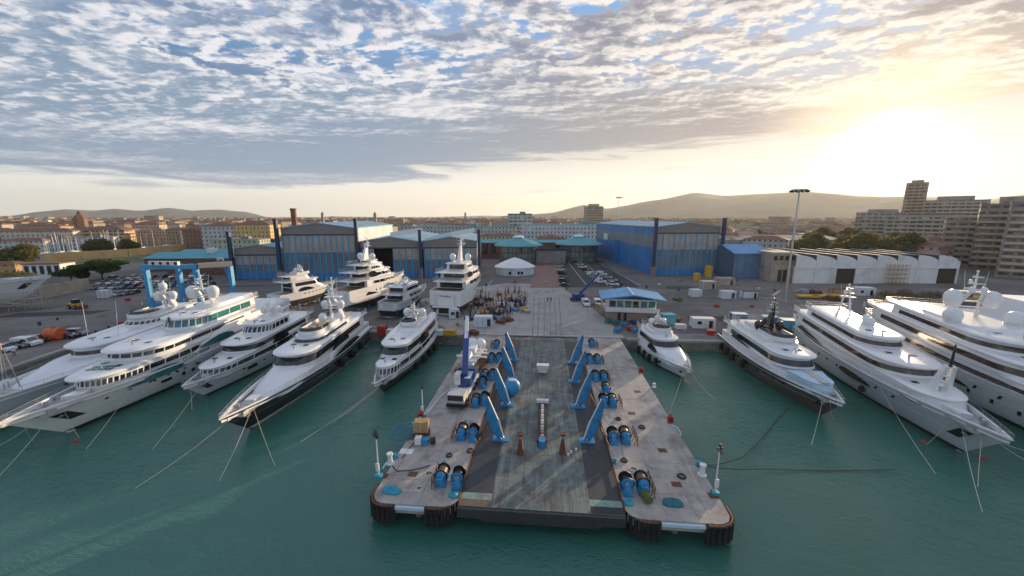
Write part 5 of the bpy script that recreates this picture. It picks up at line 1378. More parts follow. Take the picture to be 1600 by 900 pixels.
# tarpaulin heaps
def heap(u, v, sx, sy, sz, m, label, seed, cat='tarpaulin'):
    p = G(u, v); rr = random.Random(seed); rings = []
    n = 22
    for j in range(6):
        t = j/5; ring = []
        for i in range(n):
            a = 2*math.pi*i/n; c, s = math.cos(a), math.sin(a); e = .55
            k = (1-t**2.2*.85)*(1+.12*noise.noise(Vector((c*2+seed, s*2, t*2))))
            ring.append((sx/2*k*math.copysign(abs(c)**e, c), sy/2*k*math.copysign(abs(s)**e, s), sz*t*(1+.25*noise.noise(Vector((c*3,s*3+seed,t))))))
        rings.append(ring)
    o = MB().rings(rings).build('tarpaulin', M(m), None, smooth=True); o.location = (p.x, p.y, .02); o.rotation_euler = (0,0,rr.uniform(-.2,.1)); tag(o, label, cat); return o
heap(612, 768, 2.1, 1.0, .55, 'cover_cyan', 'bright cyan tarpaulin bundle on the left front of the pier', 3)
heap(1051, 787, 2.0, 1.1, .55, 'cover_teal', 'dark teal tarpaulin bundle on the right front of the pier', 5)
heap(709, 775, 1.1, .8, .5, 'cover_cyan', 'small cyan tarpaulin in front of the left corner winches', 8)
heap(982, 787, 1.0, .8, .5, 'cover_cyan', 'small cyan tarpaulin in front of the right corner winches', 9)
p = G(1010, 783); local(solo('buoy_drum', MB().tube((p.x-.1,p.y+.5,.5),(p.x+.1,p.y-.5,.45),.45,n=14), 'grass', 'green and white drum lying before the right corner winches', 'drum', smooth='auto'))
# fenders at the pier corners
def fender_corner(x0, x1, label):
    t = thing('corner_fender', label, 'fender', ((x0+x1)/2, 32, 0), 0, 'black rubber fenders on the pier corners')
    return t
def fenders(pts, label):
    c = sum((Vector((x,y,0)) for x, y in pts), Vector())/len(pts)
    t = thing('corner_fender', label, 'fender', tuple(c), 0, 'black rubber fenders on the pier corners')
    for x, y in pts: MB().tube((x-c.x,y-c.y,-1.9),(x-c.x,y-c.y,-.06),.24,n=8).build('rubber_tube', M('rubber'), t, smooth='auto')
    b = MB(); q = [(x-c.x,y-c.y,-.12) for x, y in pts]; b.path(q, .14, 6); q2 = [(a,b_,-1.7) for a, b_, _ in q]; b.path(q2, .10, 6); b.build('fender_frame', M('rust'), t)
def corner_pts(x0, x1, y, r, which, n=5, k=5):
    pts = []
    if which == 'L':
        cx = x0+r
        pts += [(x0-.22, y+r+.5*(i)) for i in range(2, 0, -1)]
        for i in range(n+1): a = math.pi+math.pi/2*i/n; pts.append((cx+(r+.22)*math.cos(a), y+r+(r+.22)*math.sin(a)))
        pts += [(cx+.5*(i+1), y-.22) for i in range(k)]
    else:
        cx = x1-r
        pts += [(cx-.5*(i+1), y-.22) for i in range(k-1, -1, -1)]
        for i in range(n+1): a = 1.5*math.pi+math.pi/2*i/n; pts.append((cx+(r+.22)*math.cos(a), y+r+(r+.22)*math.sin(a)))
        pts += [(x1+.22, y+r+.5*(i+1)) for i in range(2)]
    return pts
fenders(corner_pts(-17,-8.2,32.4,1.5,'L',k=2), 'black rubber fender bank on the outer left pier corner')
fenders(corner_pts(-17,-8.6,32.4,1.5,'R',k=2), 'black rubber fender bank on the pier corner left of the slipway')
fenders(corner_pts(8.6,18.0,32.4,1.5,'L',k=2), 'black rubber fender bank on the pier corner right of the slipway')
fenders(corner_pts(8.2,18.0,32.4,1.5,'R',k=2), 'black rubber fender bank on the outer right pier corner')
for x0, x1, l in ((-12.8,-12.1,''),): pass
for x0, x1, l in ((-13.0,-12.2+0,'left'),): pass
for x0, x1, l in ((-12.9,-11.6,'left'),(13.0,14.7,'right')):
    pass
local(solo('fender_beam', MB().box(-14.4,-11.2,32.1,32.38,-.42,-.12), 'cover_blue', 'pale blue beam between the fenders of the left pier front', 'beam'))
local(solo('fender_beam', MB().box(11.2,15.4,32.1,32.38,-.42,-.12), 'cover_blue', 'pale blue beam between the fenders of the right pier front', 'beam'))
# lamp posts, bollards
def lamp_post(u, v, h, label, rail=True):
    p = G(u, v); t = thing('lamp_post', label, 'lamp post', tuple(p), 0, 'lamp posts on the pier')
    MB().tube((0,0,0),(0,0,h),.09,.06,8).build('pole', M('white_paint'), t, smooth='auto')
    MB().box(-.35,.35,-.3,.3,0,.35).build('foot', M('cover_cyan'), t); MB().box(-.18,.18,-.25,-.08,.9,1.8).build('switch_box', M('white_paint'), t)
    hd = MB(); hd.cbox(0,0,h+.05,.5,.4,.1); hd.build('lamp_bracket', M('black'), t)
    for k, (dx, dz) in enumerate(((-.18,.2),(.15,.3),(-.02,.62),(.14,-.15))):
        l = MB().cbox(dx,-.12,h+dz,.30,.26,.22,.4*k).build('floodlight', M('black'), t); MB().cbox(dx,-.265,h+dz,.22,.02,.15,.0).build('lens', M('steel'), l)
lamp_post(592,746,5.0,'slim white lamp post on the left front edge of the pier')
lamp_post(1117,772,5.0,'slim white lamp post on the right front edge of the pier')
lamp_post(661,652,4.6,'shorter lamp post on the left pier edge by the red box')
def bollard(u, v, m, label, h=.75, r=.24):
    p = G(u, v); t = MB().tube((0,0,0),(0,0,h),r,r*.8,10).tube((0,0,h),(0,0,h+.18),r*1.25,r*1.2,10).tube((0,0,0),(0,0,.08),r*1.6,n=10).build('bollard', M(m), None, smooth='auto')
    t.location = (p.x,p.y,.02); tag(t, label, 'bollard')
bollard(610,724,'white_paint','white mooring bollard on the left pier edge near the front',1.1,.3)
bollard(1097,742,'white_paint','white mooring bollard on the right pier edge near the front',1.1,.3)
bollard(618,716,'cover_cyan','small cyan cleat on the left pier edge',.4,.22)
bollard(1091,728,'cover_cyan','small cyan cleat on the right pier edge holding the dark lines',.4,.22)
bollard(1022,605,'white_paint','small white bollard on the right pier edge beside the smallest yacht',.5,.22)
bollard(694,735,'cover_cyan','cyan post behind the left corner winches',.9,.2); bollard(960,724,'cover_cyan','small cyan post on the right beside the slipway',.5,.2)
def hydrant(u, v, label):
    p = G(u, v); t = thing('hose_cabinet', label, 'hose cabinet', (p.x,p.y,.02))
    MB().box(-.35,.35,-.25,.25,.1,1.0).build('cabinet', M('red_paint'), t); MB().tube((0,0,1.0),(0,0,1.35),.12,n=8).build('valve', M('red_paint'), t); MB().box(-.25,.25,-.28,-.252,.25,.85).build('cabinet_door', M('red_dull'), t)
hydrant(1047,661,'red hose cabinet on the right pier edge, front one'); hydrant(1001,583,'red hose cabinet on the right pier edge beside the smallest yacht'); hydrant(658,655,'red hose cabinet under the short left lamp post')
rope('hose', [P3(1048,664,.1),P3(1058,668,.1),P3(1063,675,.1),P3(1064,681,-.3)], 'pale blue hose hanging over the right pier edge by the red cabinet', 'cover_blue', .1, cat='hose')
rope('hose', [P3(612,722,.1),P3(603,724,.1),P3(598,732,.0)], 'pale blue hose over the left pier edge by the white bollard', 'cover_blue', .1, cat='hose')
# slipway centre objects
def stand(u, v, label):
    p = G(u, v); t = thing('shaft_stand', label, 'stand', (p.x,p.y,.01), 0, 'rust-coloured stands on the slipway')
    MB().rings([[(-.42,-.42,0),(.42,-.42,0),(.42,.42,0),(-.42,.42,0)],[(-.16,-.16,1.9),(.16,-.16,1.9),(.16,.16,1.9),(-.16,.16,1.9)]]).build('pedestal', M('rust'), t)
    MB().tube((0,0,1.9),(0,0,2.25),.12,n=8).build('screw', M('steel'), t); MB().rings([[(-.18,-.18,2.25),(.18,-.18,2.25),(.18,.18,2.25),(-.18,.18,2.25)],[(-.34,-.34,2.6),(.34,-.34,2.6),(.34,.34,2.6),(-.34,.34,2.6)]]).build('head', M('rust'), t)
stand(813,708,'left rust-coloured pedestal stand on the slipway'); stand(879,708,'right rust-coloured pedestal stand on the slipway')
p0, p1 = G(847,692), G(848,634); L_ = p1.y-p0.y
t = thing('keel_block_row', 'long row of keel blocks with white pads down the middle of the slipway', 'keel block row', (p0.x,p0.y,.01))
MB().box(-.62,.62,0,L_,0,.35).build('rail_bed', M('black'), t)
for i in range(12): MB().box(-.2,.2,.5+i*(L_-1)/12,.5+(i+.4)*(L_-1)/12,.352,.7).build('pad', M('orange_paint' if i == 1 else 'white_paint' if i % 2 else 'plaster'), t)
MB().box(-.4,.4,-1.2,-.05,0,.9).build('drive_box', M('blue_paint'), t)
MB().box(-.9,.9,L_+.1,L_+.7,.4,.8).build('cross_head', M('white_paint'), t)
for dx in (-.55,.55): MB().box(dx-.05,dx+.05,-.9,L_,0.005,.12).build('rail', M('rust'), t)
p = G(848,583); t = thing('skip', 'white open skip alone in the middle of the slipway', 'skip', (p.x,p.y,.02)); sk = MB()
sk.rings([[(-.7,-.5,.2),(.7,-.5,.2),(.7,.5,.2),(-.7,.5,.2)],[(-1.1,-.7,1.6),(1.1,-.7,1.6),(1.1,.7,1.6),(-1.1,.7,1.6)]]); sk.build('bin', M('white_paint'), t)
MB().box(-1.15,1.15,-.75,-.65,1.55,1.7).build('rim', M('cover_blue'), t)
for s in (-1, 1): MB().box(s*.6-.06,s*.6+.06,-.5,.5,0,.2).build('skid', M('rust'), t)
p = G(800,618); t = thing('ball_tank', 'blue ball-shaped tank with white cap beside the left arms', 'tank', (p.x,p.y,.01))
MB().tube((0,0,0),(0,0,.5),.6,.9,16).build('tank_foot', M('blue_paint'), t, smooth='auto'); MB().sphere((0,0,1.5),1.35,20,12).build('tank_shell', M('blue_paint'), t, smooth=True); MB().sphere((0,0,1.53),1.36,20,6,1,.86).build('cap', M('white_paint'), t, smooth=True)
for u, v, l in ((851,668,''),): pass
for k, (u, v) in enumerate([(1012-120,708),(1020-120,704),(892-4,712)]):
    p = G(u, v); local(solo('paint_can', MB().tube((p.x,p.y,.01),(p.x,p.y,.3),.14,n=8), 'white_paint', ('rear white can beside the right rust stand','middle white can beside the right rust stand','front white can beside the right rust stand')[k], 'can', 'white cans on the slipway'))

# ---------------------------------------------------------------- vehicles
def wheel(t, x, y, r, w=.28, name='wheel'):
    b = MB().tube((x-w/2,y,r),(x+w/2,y,r),r,n=12).build(name, M('tyre'), t, smooth='auto')
    MB().tube((x-w/2-.01,y,r),(x+w/2+.01,y,r),r*.5,n=8).build('rim', M('steel'), b); return b
def car(kind):
    t = thing(kind, 'x', 'car' if kind != 'parked_van' else 'van', (0,0,0), 0, 'vehicles parked about the yard')
    if kind == 'parked_car': L, W, prof, cab = 4.3, 1.8, [(-2.15,.35),(-2.15,.75),(-1.9,.92),(-.95,.98),(1.75,1.0),(2.1,.85),(2.15,.35)], [(-1.0,.96),(-.35,1.42),(1.1,1.45),(1.75,.98)]
    elif kind == 'parked_van': L, W, prof, cab = 4.9, 1.95, [(-2.45,.35),(-2.45,.9),(-2.2,1.1),(-1.6,1.2),(-.95,1.95),(2.4,1.98),(2.45,.35)], None
    else: L, W, prof, cab = 4.5, 1.88, [(-2.25,.4),(-2.25,.9),(-2.0,1.05),(-1.0,1.1),(2.2,1.12),(2.25,.4)], [(-1.05,1.08),(-.5,1.68),(2.0,1.70),(2.2,1.1)]
    def ring(pr, x): return [(x, y, z) for y, z in pr]
    w = W/2
    body = MB().rings([[(-w+.10,y*.98,z) for y,z in prof],[(-w,y,z-.04) for y,z in prof],[(w,y,z-.04) for y,z in prof],[(w-.10,y*.98,z) for y,z in prof]]).build('body', M('car_paint'), t, smooth='auto')
    if cab:
        g = MB(); c = cab
        g.rings([[(-w+.12,y,z) for y,z in (c[0],c[3])],[(-w+.26,y,z-.03) for y,z in (c[1],c[2])],[(w-.26,y,z-.03) for y,z in (c[1],c[2])],[(w-.12,y,z) for y,z in (c[0],c[3])]], cap=False, closed=False)
        g.add([(-w+.12,c[0][0],c[0][1]),(-w+.26,c[1][0],c[1][1]-.03),(-w+.26,c[2][0],c[2][1]-.03),(-w+.12,c[3][0],c[3][1]),(w-.12,c[0][0],c[0][1]),(w-.26,c[1][0],c[1][1]-.03),(w-.26,c[2][0],c[2][1]-.03),(w-.12,c[3][0],c[3][1])],
              [(0,1,2,3),(7,6,5,4),(0,4,5,1),(2,6,7,3)]); g.v = g.v; g.build('windows', M('glass_dark'), t)
        r = MB().box(-w+.27,w-.27,c[1][0]+.05,c[2][0]-.05,c[1][1]-.03,c[1][1]+.03).build('roof_panel', M('car_paint'), body)
    else:
        MB().add([(-w+.14,-1.62,1.22),(w-.14,-1.62,1.22),(w-.2,-1.0,1.93),(-w+.2,-1.0,1.93)],[(0,1,2,3)]).build('windscreen', M('glass_dark'), t)
        for s in (-1,1): MB().box(s*(w+.005)-.01,s*(w+.005)+.01,-1.0,.1,1.2,1.7).build('side_glass', M('glass_dark'), t)
    for s in (-1, 1):
        for y in (-L*.31, L*.31): wheel(t, s*(w-.08), y, .33)
        MB().box(s*.62-.18,s*.62+.18,-L/2-.02,-L/2+.03,.62,.78).build('headlight', M('white_paint'), t); MB().box(s*.68-.14,s*.68+.14,L/2-.03,L/2+.02,.65,.85).build('tail_light', M('red_paint'), t)
    return t
CARS = {k: car(k) for k in ('parked_car','parked_van','parked_suv')}
CC = dict(black=(.02,.02,.025), white=(.75,.75,.75), silver=(.45,.47,.5), grey=(.18,.19,.2), blue=(.04,.10,.25), red=(.35,.03,.03), beige=(.45,.40,.32))
def put_car(kind, u, v, rz, cn, where):
    o = place(CARS[kind], tuple(G(u, v, .012)), rz, f"{cn} {kind.split('_')[1]} {where}", USED)
    for c in [o]+list(o.children_recursive):
        if c.name.startswith(('body','roof_panel')): c.color = (*CC[cn], 1)
    return o
qa = math.atan2(-5, 20)*-1
for k, (u, v, kd, cn, w) in enumerate([(4,549,'parked_car','white','cut by the left frame edge on the quay'),(14,546,'parked_car','black','second from the left edge in the quay row'),(27,543,'parked_car','grey','just left of the white van on the quay'),(43,540,'parked_van','white','parked in the left quay row'),(58,535,'parked_suv','black','right of the white van on the quay'),(104,528,'parked_car','black','just right of the orange tank'),(121,524,'parked_suv','grey','at the right end of the left quay row')]):
    put_car(kd, u, v, R(95), cn, w)
rr = random.Random(5); cols = ['black','white','silver','grey','black','white','blue','silver','beige','red']; kds = ['parked_car','parked_suv','parked_car','parked_car','parked_van']
ROW = {0:'front',1:'second',2:'third',3:'fourth',4:'fifth',5:'rearmost'}
ordn = ['first','second','third','fourth','fifth','sixth','seventh','eighth','ninth','tenth','eleventh','twelfth','thirteenth','fourteenth']
def row(u0, v0, u1, v1, n, rz, where, pv=.18, col=None):
    for i in range(n):
        t = i/max(1, n-1); kd = kds[rr.randrange(4)] if rr.random() > pv else 'parked_van'; cn = 'white' if kd == 'parked_van' else cols[rr.randrange(len(cols))]
        if col: cn = col[i % len(col)]
        put_car(kd, u0+(u1-u0)*t, v0+(v1-v0)*t, rz+rr.uniform(-.06,.06), cn, f"{ordn[i]} {where}")
row(882,447,873,411,7,R(92),'from the front of the row beside the paved strip',.1,['black','black','grey','black','white','silver','grey'])
row(938,442,901,411,9,R(60),'from the front of the long centre-lot row',.25)
row(925,431,905,414,5,R(60),'from the front of the inner centre-lot row',.1)
row(986,462,958,446,4,R(60),'from the front of the row left of the control building',.1)
row(965,444,940,430,4,R(60),'from the front of the row behind the control building',.2)
row(150,452,330,446,13,R(15),'from the left in the near row of the left car park',.1)
row(160,444,325,438,12,R(15),'from the left in the middle row of the left car park',.1)
row(175,437,320,432,10,R(10),'from the left in the far row of the left car park',.1)
row(185,462,210,459,3,R(15),'of three by the white bin in the left yard',.1)
for u, v, l in ((915,477,'left of the two white vans beside the blue boom lift'),(934,477,'right of the two white vans beside the blue boom lift')):
    put_car('parked_van', u, v, R(5), 'white', l.replace('white vans','parked ones'))
# mobile crane on the left pier
p = G(712,640)
t = thing('mobile_crane', 'blue and cream truck crane parked on the left pier, boom raised', 'crane', (p.x,p.y,.02), R(-3))
MB().box(-1.3,1.3,0,10,.9,1.5).build('chassis', M('white_paint'), t); MB().box(-1.25,1.25,-.1,2.2,.7,2.3).build('cab', M('deck_grey'), t); MB().box(-1.15,1.15,-.14,-.11,1.4,2.2).build('windscreen', M('glass_dark'), t); MB().box(-1.3,1.3,-.4,-.12,.5,1.0).build('bumper', M('black'), t)
for s in (-1, 1):
    for y in (1.0, 2.8, 7.0, 8.6): wheel(t, s*1.15, y, .6, .4)
    for y in (3.6, 9.6): o = MB(); o.box(s*1.3-.1,s*1.3+.1,y-.2,y+.2,.2,1.0); o.build('outrigger', M('yellow_paint'), t)
tt = MB(); tt.tube((0,5.3,1.5),(0,5.3,2.0),1.1,n=16); tt.box(-1.2,1.3,4.2,7.6,2.01,3.2); tb = tt.build('turntable', M('crane_blue'), t)
MB().box(-1.3,-.35,4.0,5.6,2.0,3.7).build('operator_cab', M('white_paint'), tb); MB().box(-1.35,1.35,6.8,8.2,2.2,3.6).build('counterweight', M('crane_blue'), tb)
bm = MB(); bm.beam((.3,4.4,3.4),(-1.4,12.5,7.6),.95,1.15); bo = bm.build('boom', M('crane_blue'), t); MB().beam((-1.1,11.0,7.1),(-2.2,16.2,9.6),.6,.75).build('boom_tip', M('white_paint'), bo); MB().tube((.2,5.2,2.4),(-.6,9.0,5.2),.18,n=8).build('ram', M('steel'), t)
MB().box(.3,1.2,3.9,6.9,3.2,3.25).build('walkway', M('cover_blue'), tb)
# dismantled yacht mast on a trailer
p = G(728,584)
t = thing('yacht_mast_module', 'white dismantled yacht mast with radomes lying on the left pier', 'mast module', (p.x,p.y,1.0), R(-8))
MB().rings([[(-1.3,0,0),(1.2,0,0),(.9,2.6,.2),(-.9,2.6,.2)],[(-.5,.6,1.8),(.5,.6,1.8),(.4,2.4,2.6),(-.4,2.4,2.6)]]).build('mast_fin', M('gelcoat'), t, smooth='auto')
b = MB(); b.cbox(.4,3.2,1.3,2.4,6.5,.4,.1); b.cbox(.5,1.8,1.7,5.6,.45,.25,.1); b.cbox(.7,3.6,1.8,5.0,.4,.22,.05); b.cbox(.6,5.2,1.9,3.6,.4,.22); b.cbox(0,4.3,2.3,1.4,3.0,1.0,.1); b.build('crosstrees', M('gelcoat'), t)
for x, y, z, r in ((-.9,6.2,2.5,1.15),(.6,7.0,2.4,1.05)): dome(t, (x,y,z), r)
t = thing('low_trailer', 'rusty low trailer carrying the dismantled white mast', 'trailer', (p.x,p.y,.02), R(-8))
MB().box(-1.9,2.3,-.8,8.2,.55,.95).build('bed', M('rust'), t)
for s in (-1.5, 1.8):
    for y in (.3, 1.6, 6.4): wheel(t, s, y, .3, .4)
for x, y in ((-1.6,-.3),(1.9,.4),(2.1,5.5)): MB().box(x-.2,x+.3,y-.2,y+.6,.96,1.3).build('chock', M('wood'), t)
# boom lifts
def boom_lift(u, v, rz, label, ln=9, el=.6):
    p = G(u, v); t = thing('boom_lift', label, 'boom lift', tuple(p), rz)
    MB().box(-1.2,1.2,-1.8,1.8,.5,1.2).build('chassis', M('crane_blue'), t); MB().box(-1.1,1.1,-1.2,2.4,1.21,2.4).build('turret', M('crane_blue'), t)
    for s in (-1,1):
        for y in (-1.3,1.3): wheel(t, s*1.15, y, .5, .4)
    e = (0,-ln*math.cos(el)*-1+1,2.2+ln*math.sin(el)); b = MB(); b.beam((0,1.2,2.2),e,.5,.6); b.beam((0,1.0,2.6),(0,e[1]*.55,2.6+(e[2]-2.2)*.5),.6,.3); bo = b.build('boom', M('crane_blue'), t)
    MB().box(-.9,.9,e[1],e[1]+1,e[2]-.6,e[2]+.5).build('basket', M('steel'), bo)
boom_lift(901,470,R(-62),'blue boom lift leaning over the white vans',10,.72); boom_lift(372,474,R(62),'dark blue boom lift leaning beside the travel lift',14,1.0)
# loader and odd vehicles on the left
p = G(120,482); t = thing('wheel_loader', 'yellow wheel loader on the left asphalt', 'loader', tuple(p), R(80))
MB().box(-.9,.9,-1,2.2,.8,1.7).build('body', M('yellow_paint'), t); MB().box(-.7,.7,-.7,.7,1.71,2.9).build('cab', M('glass_dark'), t); MB().box(-1.2,1.2,-3.1,-2.3,.2,1.1).build('bucket', M('rust'), t)
for s in (-1,1):
    MB().beam((s*.6,-.6,1.2),(s*.6,-2.5,.7),.2,.3).build('lift_arm', M('yellow_paint'), t)
    for y in (-1.2,1.4): wheel(t, s*.95, y, .65, .45)
p = G(87,531); t = thing('fuel_tank', 'orange fuel tank on the left quay between parked cars', 'tank', tuple(p), R(10))
MB().tube((-1.4,0,1.5),(1.4,0,1.5),1.35,n=18).build('tank_shell', M('orange_paint'), t, smooth='auto'); MB().box(-1.2,1.2,-1.1,1.1,.0,.35).build('skid', M('red_paint'), t); MB().tube((0,0,2.8),(0,0,3.05),.3,n=8).build('manhole', M('red_paint'), t)
# travel lift
c = [G(240,490), G(316,488), G(368,482), G(288,478)]
o = c[0]; t = thing('travel_lift', 'big sky-blue travel lift gantry standing on the left quay', 'boat hoist', tuple(o))
c = [q-o for q in c]; Hh = 13.2
for q in c:
    MB().beam((q.x,q.y,.9),(q.x,q.y,Hh),1.15,1.15).build('leg', M('lift_blue'), t)
    b = MB().box(q.x-.9,q.x+.9,q.y-2.0,q.y+2.0,.5,1.3).build('bogie', M('lift_blue'), t)
    for dy in (-1.3,1.3): wheel(t, q.x, q.y+dy, .75, .7)
MB().beam((c[0].x-1,c[0].y,Hh+.5),(c[1].x+.6,c[1].y,Hh+.5),1.1,1.3).build('top_beam', M('lift_blue'), t)
MB().beam((c[1].x+.7,c[1].y+.3,Hh+.7),(c[2].x+.8,c[2].y,Hh+.7),1.1,1.4).build('top_beam', M('plaster'), t)
MB().beam((c[0].x,c[0].y+.8,Hh+.4),(c[3].x,c[3].y,Hh+.4),.9,1.1).build('top_beam', M('lift_blue'), t)
MB().beam((c[0].x,c[0].y,2.4),(c[3].x,c[3].y,2.4),.7,1.1).build('side_beam', M('lift_blue'), t); MB().beam((c[1].x,c[1].y,2.4),(c[2].x,c[2].y,2.4),.7,1.1).build('side_beam', M('lift_blue'), t)
hz_ = MB().cbox(c[0].x+6,c[0].y,Hh+1.7,9,.8,1.1,0).build('winch_housing', M('white_paint'), t)
for k in range(4): MB().tube((c[0].x+3+2.3*k,c[0].y-.5,Hh+1.7),(c[0].x+3+2.3*k,c[0].y-.42,Hh+1.7),.45,n=12).build('sheave', M('black'), hz_)
# ---------------------------------------------------------------- containers, huts, tanks
def container(name, u, v, L, W, H_, rz, m, label, cat='container', door=True, roof=None, group=None, win=False):
    p = G(u, v); t = thing(name, label, cat, tuple(p), rz, group)
    MB().box(0,L,0,W,.12,H_).build('body', M(m), t); f = MB()
    for x in (0, L):
        for y in (0, W): f.box(x-.07,x+.07,y-.07,y+.07,0,H_+.03)
    for z in (.12, H_): f.box(-.05,L+.05,-.05,.05,z-.07,z+.07); f.box(-.05,L+.05,W-.05,W+.05,z-.07,z+.07)
    f.build('frame', M(roof or 'white_paint'), t)
    MB().box(.02,L-.02,.02,W-.02,H_+.001,H_+.09).build('roof', M(roof or 'white_paint'), t)
    if door: MB().box(L*.72,L*.72+.9,-.09,-.055,.2,2.1).build('door', M('glass_dark'), t)
    if win: MB().box(L*.2,L*.2+1.0,-.09,-.055,1.1,1.9).build('window', M('glass_dark'), t)
    return t
container('site_cabin',741,511,4.6,2.4,2.6,R(4),'container_pale','pale blue ribbed site cabin in front of the scrap stands','cabin')
container('site_cabin',1082,513,5.4,2.4,2.5,R(-2),'container_white','white site cabin on the quay right of the control building','cabin',win=True)
container('container',1128,467,4.5,2.4,2.6,R(2),'container_white','white container in mid yard, left half of the joined pair'); container('container',1160,467,5.2,2.4,2.6,R(2),'container_white','white container in mid yard, right half of the joined pair',roof='black')
container('container',1080,464,3.6,2.4,2.5,R(3),'container_white','short white container alone beside the brown bushes',door=False)
container('container',1222,519,5.4,3.0,2.9,R(-8),'container_wall','teal container on the quay left of the grey-hulled yacht',door=False,roof='container_wall')
container('container',1192,510,3.4,2.4,2.5,R(-4),'container_navy','navy container on the quay behind the brown-hulled yacht',door=False,roof='container_wall')
container('container',1144,506,3.8,2.4,2.6,R(-4),'container_navy','navy container with pale roof at the brown-hulled yacht\'s stern',door=False,roof='cover_blue')
container('container',1036,508,3.4,2.6,2.6,R(8),'container_wall','cyan container tank behind the smallest moored yacht',door=False,roof='cover_cyan')
container('tank_container',1258,520,3.4,2.2,2.1,R(-4),'container_white','small white tank box right of the teal container',door=False,cat='tank')
container('hut',1098,452,5.0,3.2,3.0,R(5),'old_plaster','plaster hut with white lean-to roof before the blue shed',cat='hut',roof='white_paint'); container('hut',1122,446,7.0,4,2.9,R(5),'old_plaster','long low plaster hut behind the white containers',cat='hut',roof='old_plaster')
container('kiosk',1338,462,6.0,3.2,2.8,R(-3),'white_paint','small white kiosk with dark door before the white warehouse',cat='kiosk',win=True)
container('container',1300,463,5.5,2.4,2.6,R(-3),'brick_pink','rusty red container beside the white kiosk',door=False,roof='rust')
container('bin',153,466,3.0,2.0,2.6,R(12),'container_pale','pale blue-white bin standing alone in the left yard',door=False,cat='bin')
container('site_cabin',702,498,2.6,2.2,2.6,R(3),'container_white','small white cabin with big windows beside the square-sterned yacht',cat='cabin',win=True)
container('red_box',590,523,1.8,1.6,2.0,R(0),'red_paint','red box on the quay between the black-hulled and compact yachts',door=False,cat='box',roof='red_paint'); container('gas_cabinet',604,524,1.4,1.2,1.3,R(0),'container_pale','pale blue box next to the red box on the quay',door=False,cat='box')
container('skip',694,524,2.6,1.6,1.1,R(0),'yellow_paint','yellow skip on the quay behind the compact yacht',door=False,cat='skip',roof='yellow_paint'); container('skip',676,524,2.4,1.6,1.1,R(0),'container_white','white skip left of the yellow skip on the quay',door=False,cat='skip')
container('cabinet',1056,514,2.6,1.4,1.0,R(0),'white_paint','low white box on the quay right of the smallest yacht',door=False,cat='box')
def drum(u, v, r, h, m, label, cat='tank'):
    p = G(u, v); b = MB().tube((0,0,.01),(0,0,h),r,n=14).tube((0,0,h),(0,0,h+r*.25),r*.98,r*.3,14); o = b.build('tank', M(m), None, smooth='auto'); o.location = p; tag(o, label, cat)
drum(1088,438,1.6,3.0,'yellow_paint','lower yellow tank at the foot of the right hangar door'); drum(1106,433,1.8,5.0,'yellow_paint','taller yellow tank at the foot of the right hangar door')
drum(977,412,1.9,4.5,'container_pale','pale upright tank against the right hangar side'); drum(969,411,1.4,2.4,'container_pale','short pale tank left of the upright tank')
for k, (u, v, m) in enumerate([(962,508,'cover_teal'),(975,512,'crate_blue'),(990,508,'crane_blue'),(1001,507,'crane_blue'),(1012,504,'crate_blue'),(1023,503,'cover_cyan'),(985,492,'crane_blue'),(965,520,'crate_blue'),(991,521,'crate_blue'),(1060,503,'rust'),(950,505,'cover_teal')]):
    p = G(u, v); t = thing('pallet_crate', ('leftmost teal pile','blue crate cluster','navy barrel group','second navy barrel group','mid-blue crate','cyan crate','navy crate against the wall','front-left blue pallet','front-right blue pallet','rust-coloured bundle','small teal crate')[k]+' on the quay before the control building', 'crate', tuple(p), .1*k, 'crates and barrels before the control building')
    MB().box(-1,1,-.7,.7,0,.15).build('pallet', M('wood'), t)
    b = MB(); rr2 = random.Random(k)
    for i in range(3): b.cbox(-.6+.6*i, rr2.uniform(-.1,.1), .16+rr2.uniform(.4,.8), .55, 1.2, rr2.uniform(.8,1.3))
    b.v = [(x,y,max(.16,z)) for x,y,z in b.v]; b.build('load', M(m), t)
# umbrella-like awning and coloured banners by the control building
p = G(942,492)
for k, (u, m) in enumerate([(933,'yellow_paint'),(940,'cover_blue'),(946,'red_paint')]):
    q = G(u, 490-3*k); t = thing('banner', ('yellow','pale','red')[k]+' banner stand left of the control building', 'banner', tuple(q), .3, 'banner stands by the control building')
    MB().tube((0,0,0),(0,0,3.0),.05,n=5).build('pole', M('steel'), t); MB().box(-.5,.5,-.03,.03,1.2,2.9).build('cloth', M(m), t)
# pier generator, crate, gratings
p = G(662,690); t = thing('wooden_crate', 'big pale plywood crate on the left pier edge', 'crate', (p.x-.6,p.y+1.2,.02), R(5))
MB().box(-.9,.9,-.6,.6,.8,2.2).build('crate_box', M('wood'), t); b = MB(); b.box(-.95,.95,-.65,.65,.1,.8)
b.build('crate_base', M('rust'), t)
for x in (-.9,0,.85): MB().box(x,x+.08,-.66,-.605,.8,2.2).build('batten', M('plaster'), t)
p = G(664,690); t = thing('generator', 'blue and white pump set in front of the plywood crate', 'pump', (p.x,p.y-.6,.02), R(5)); MB().box(-1,-.2,-.4,.4,.1,1.0).build('motor', M('white_paint'), t); MB().box(-.15,.7,-.45,.45,.1,.8).build('pump_body', M('blue_paint'), t); MB().tube((.9,0,.5),(1.5,.1,.5),.42,n=12).build('drum', M('black'), t, smooth='auto')
p = G(640,688); t = thing('grating_stack', 'stack of teal gratings leaning out over the left pier edge', 'gratings', (p.x,p.y,.02), R(25))
for i in range(7): MB().beam((-2.6+.15*i,.42*i,.35+.1*i),(.6+.1*i,.42*i+.2,.25+.12*i),.30,.06).build('grating', M('cover_teal'), t)
p = G(635,706); local(solo('sheet', MB().box(p.x-.8,p.x+.8,p.y-.5,p.y+.5,.024,.10), 'tent', 'white sheet lying on the left pier', 'sheet'))
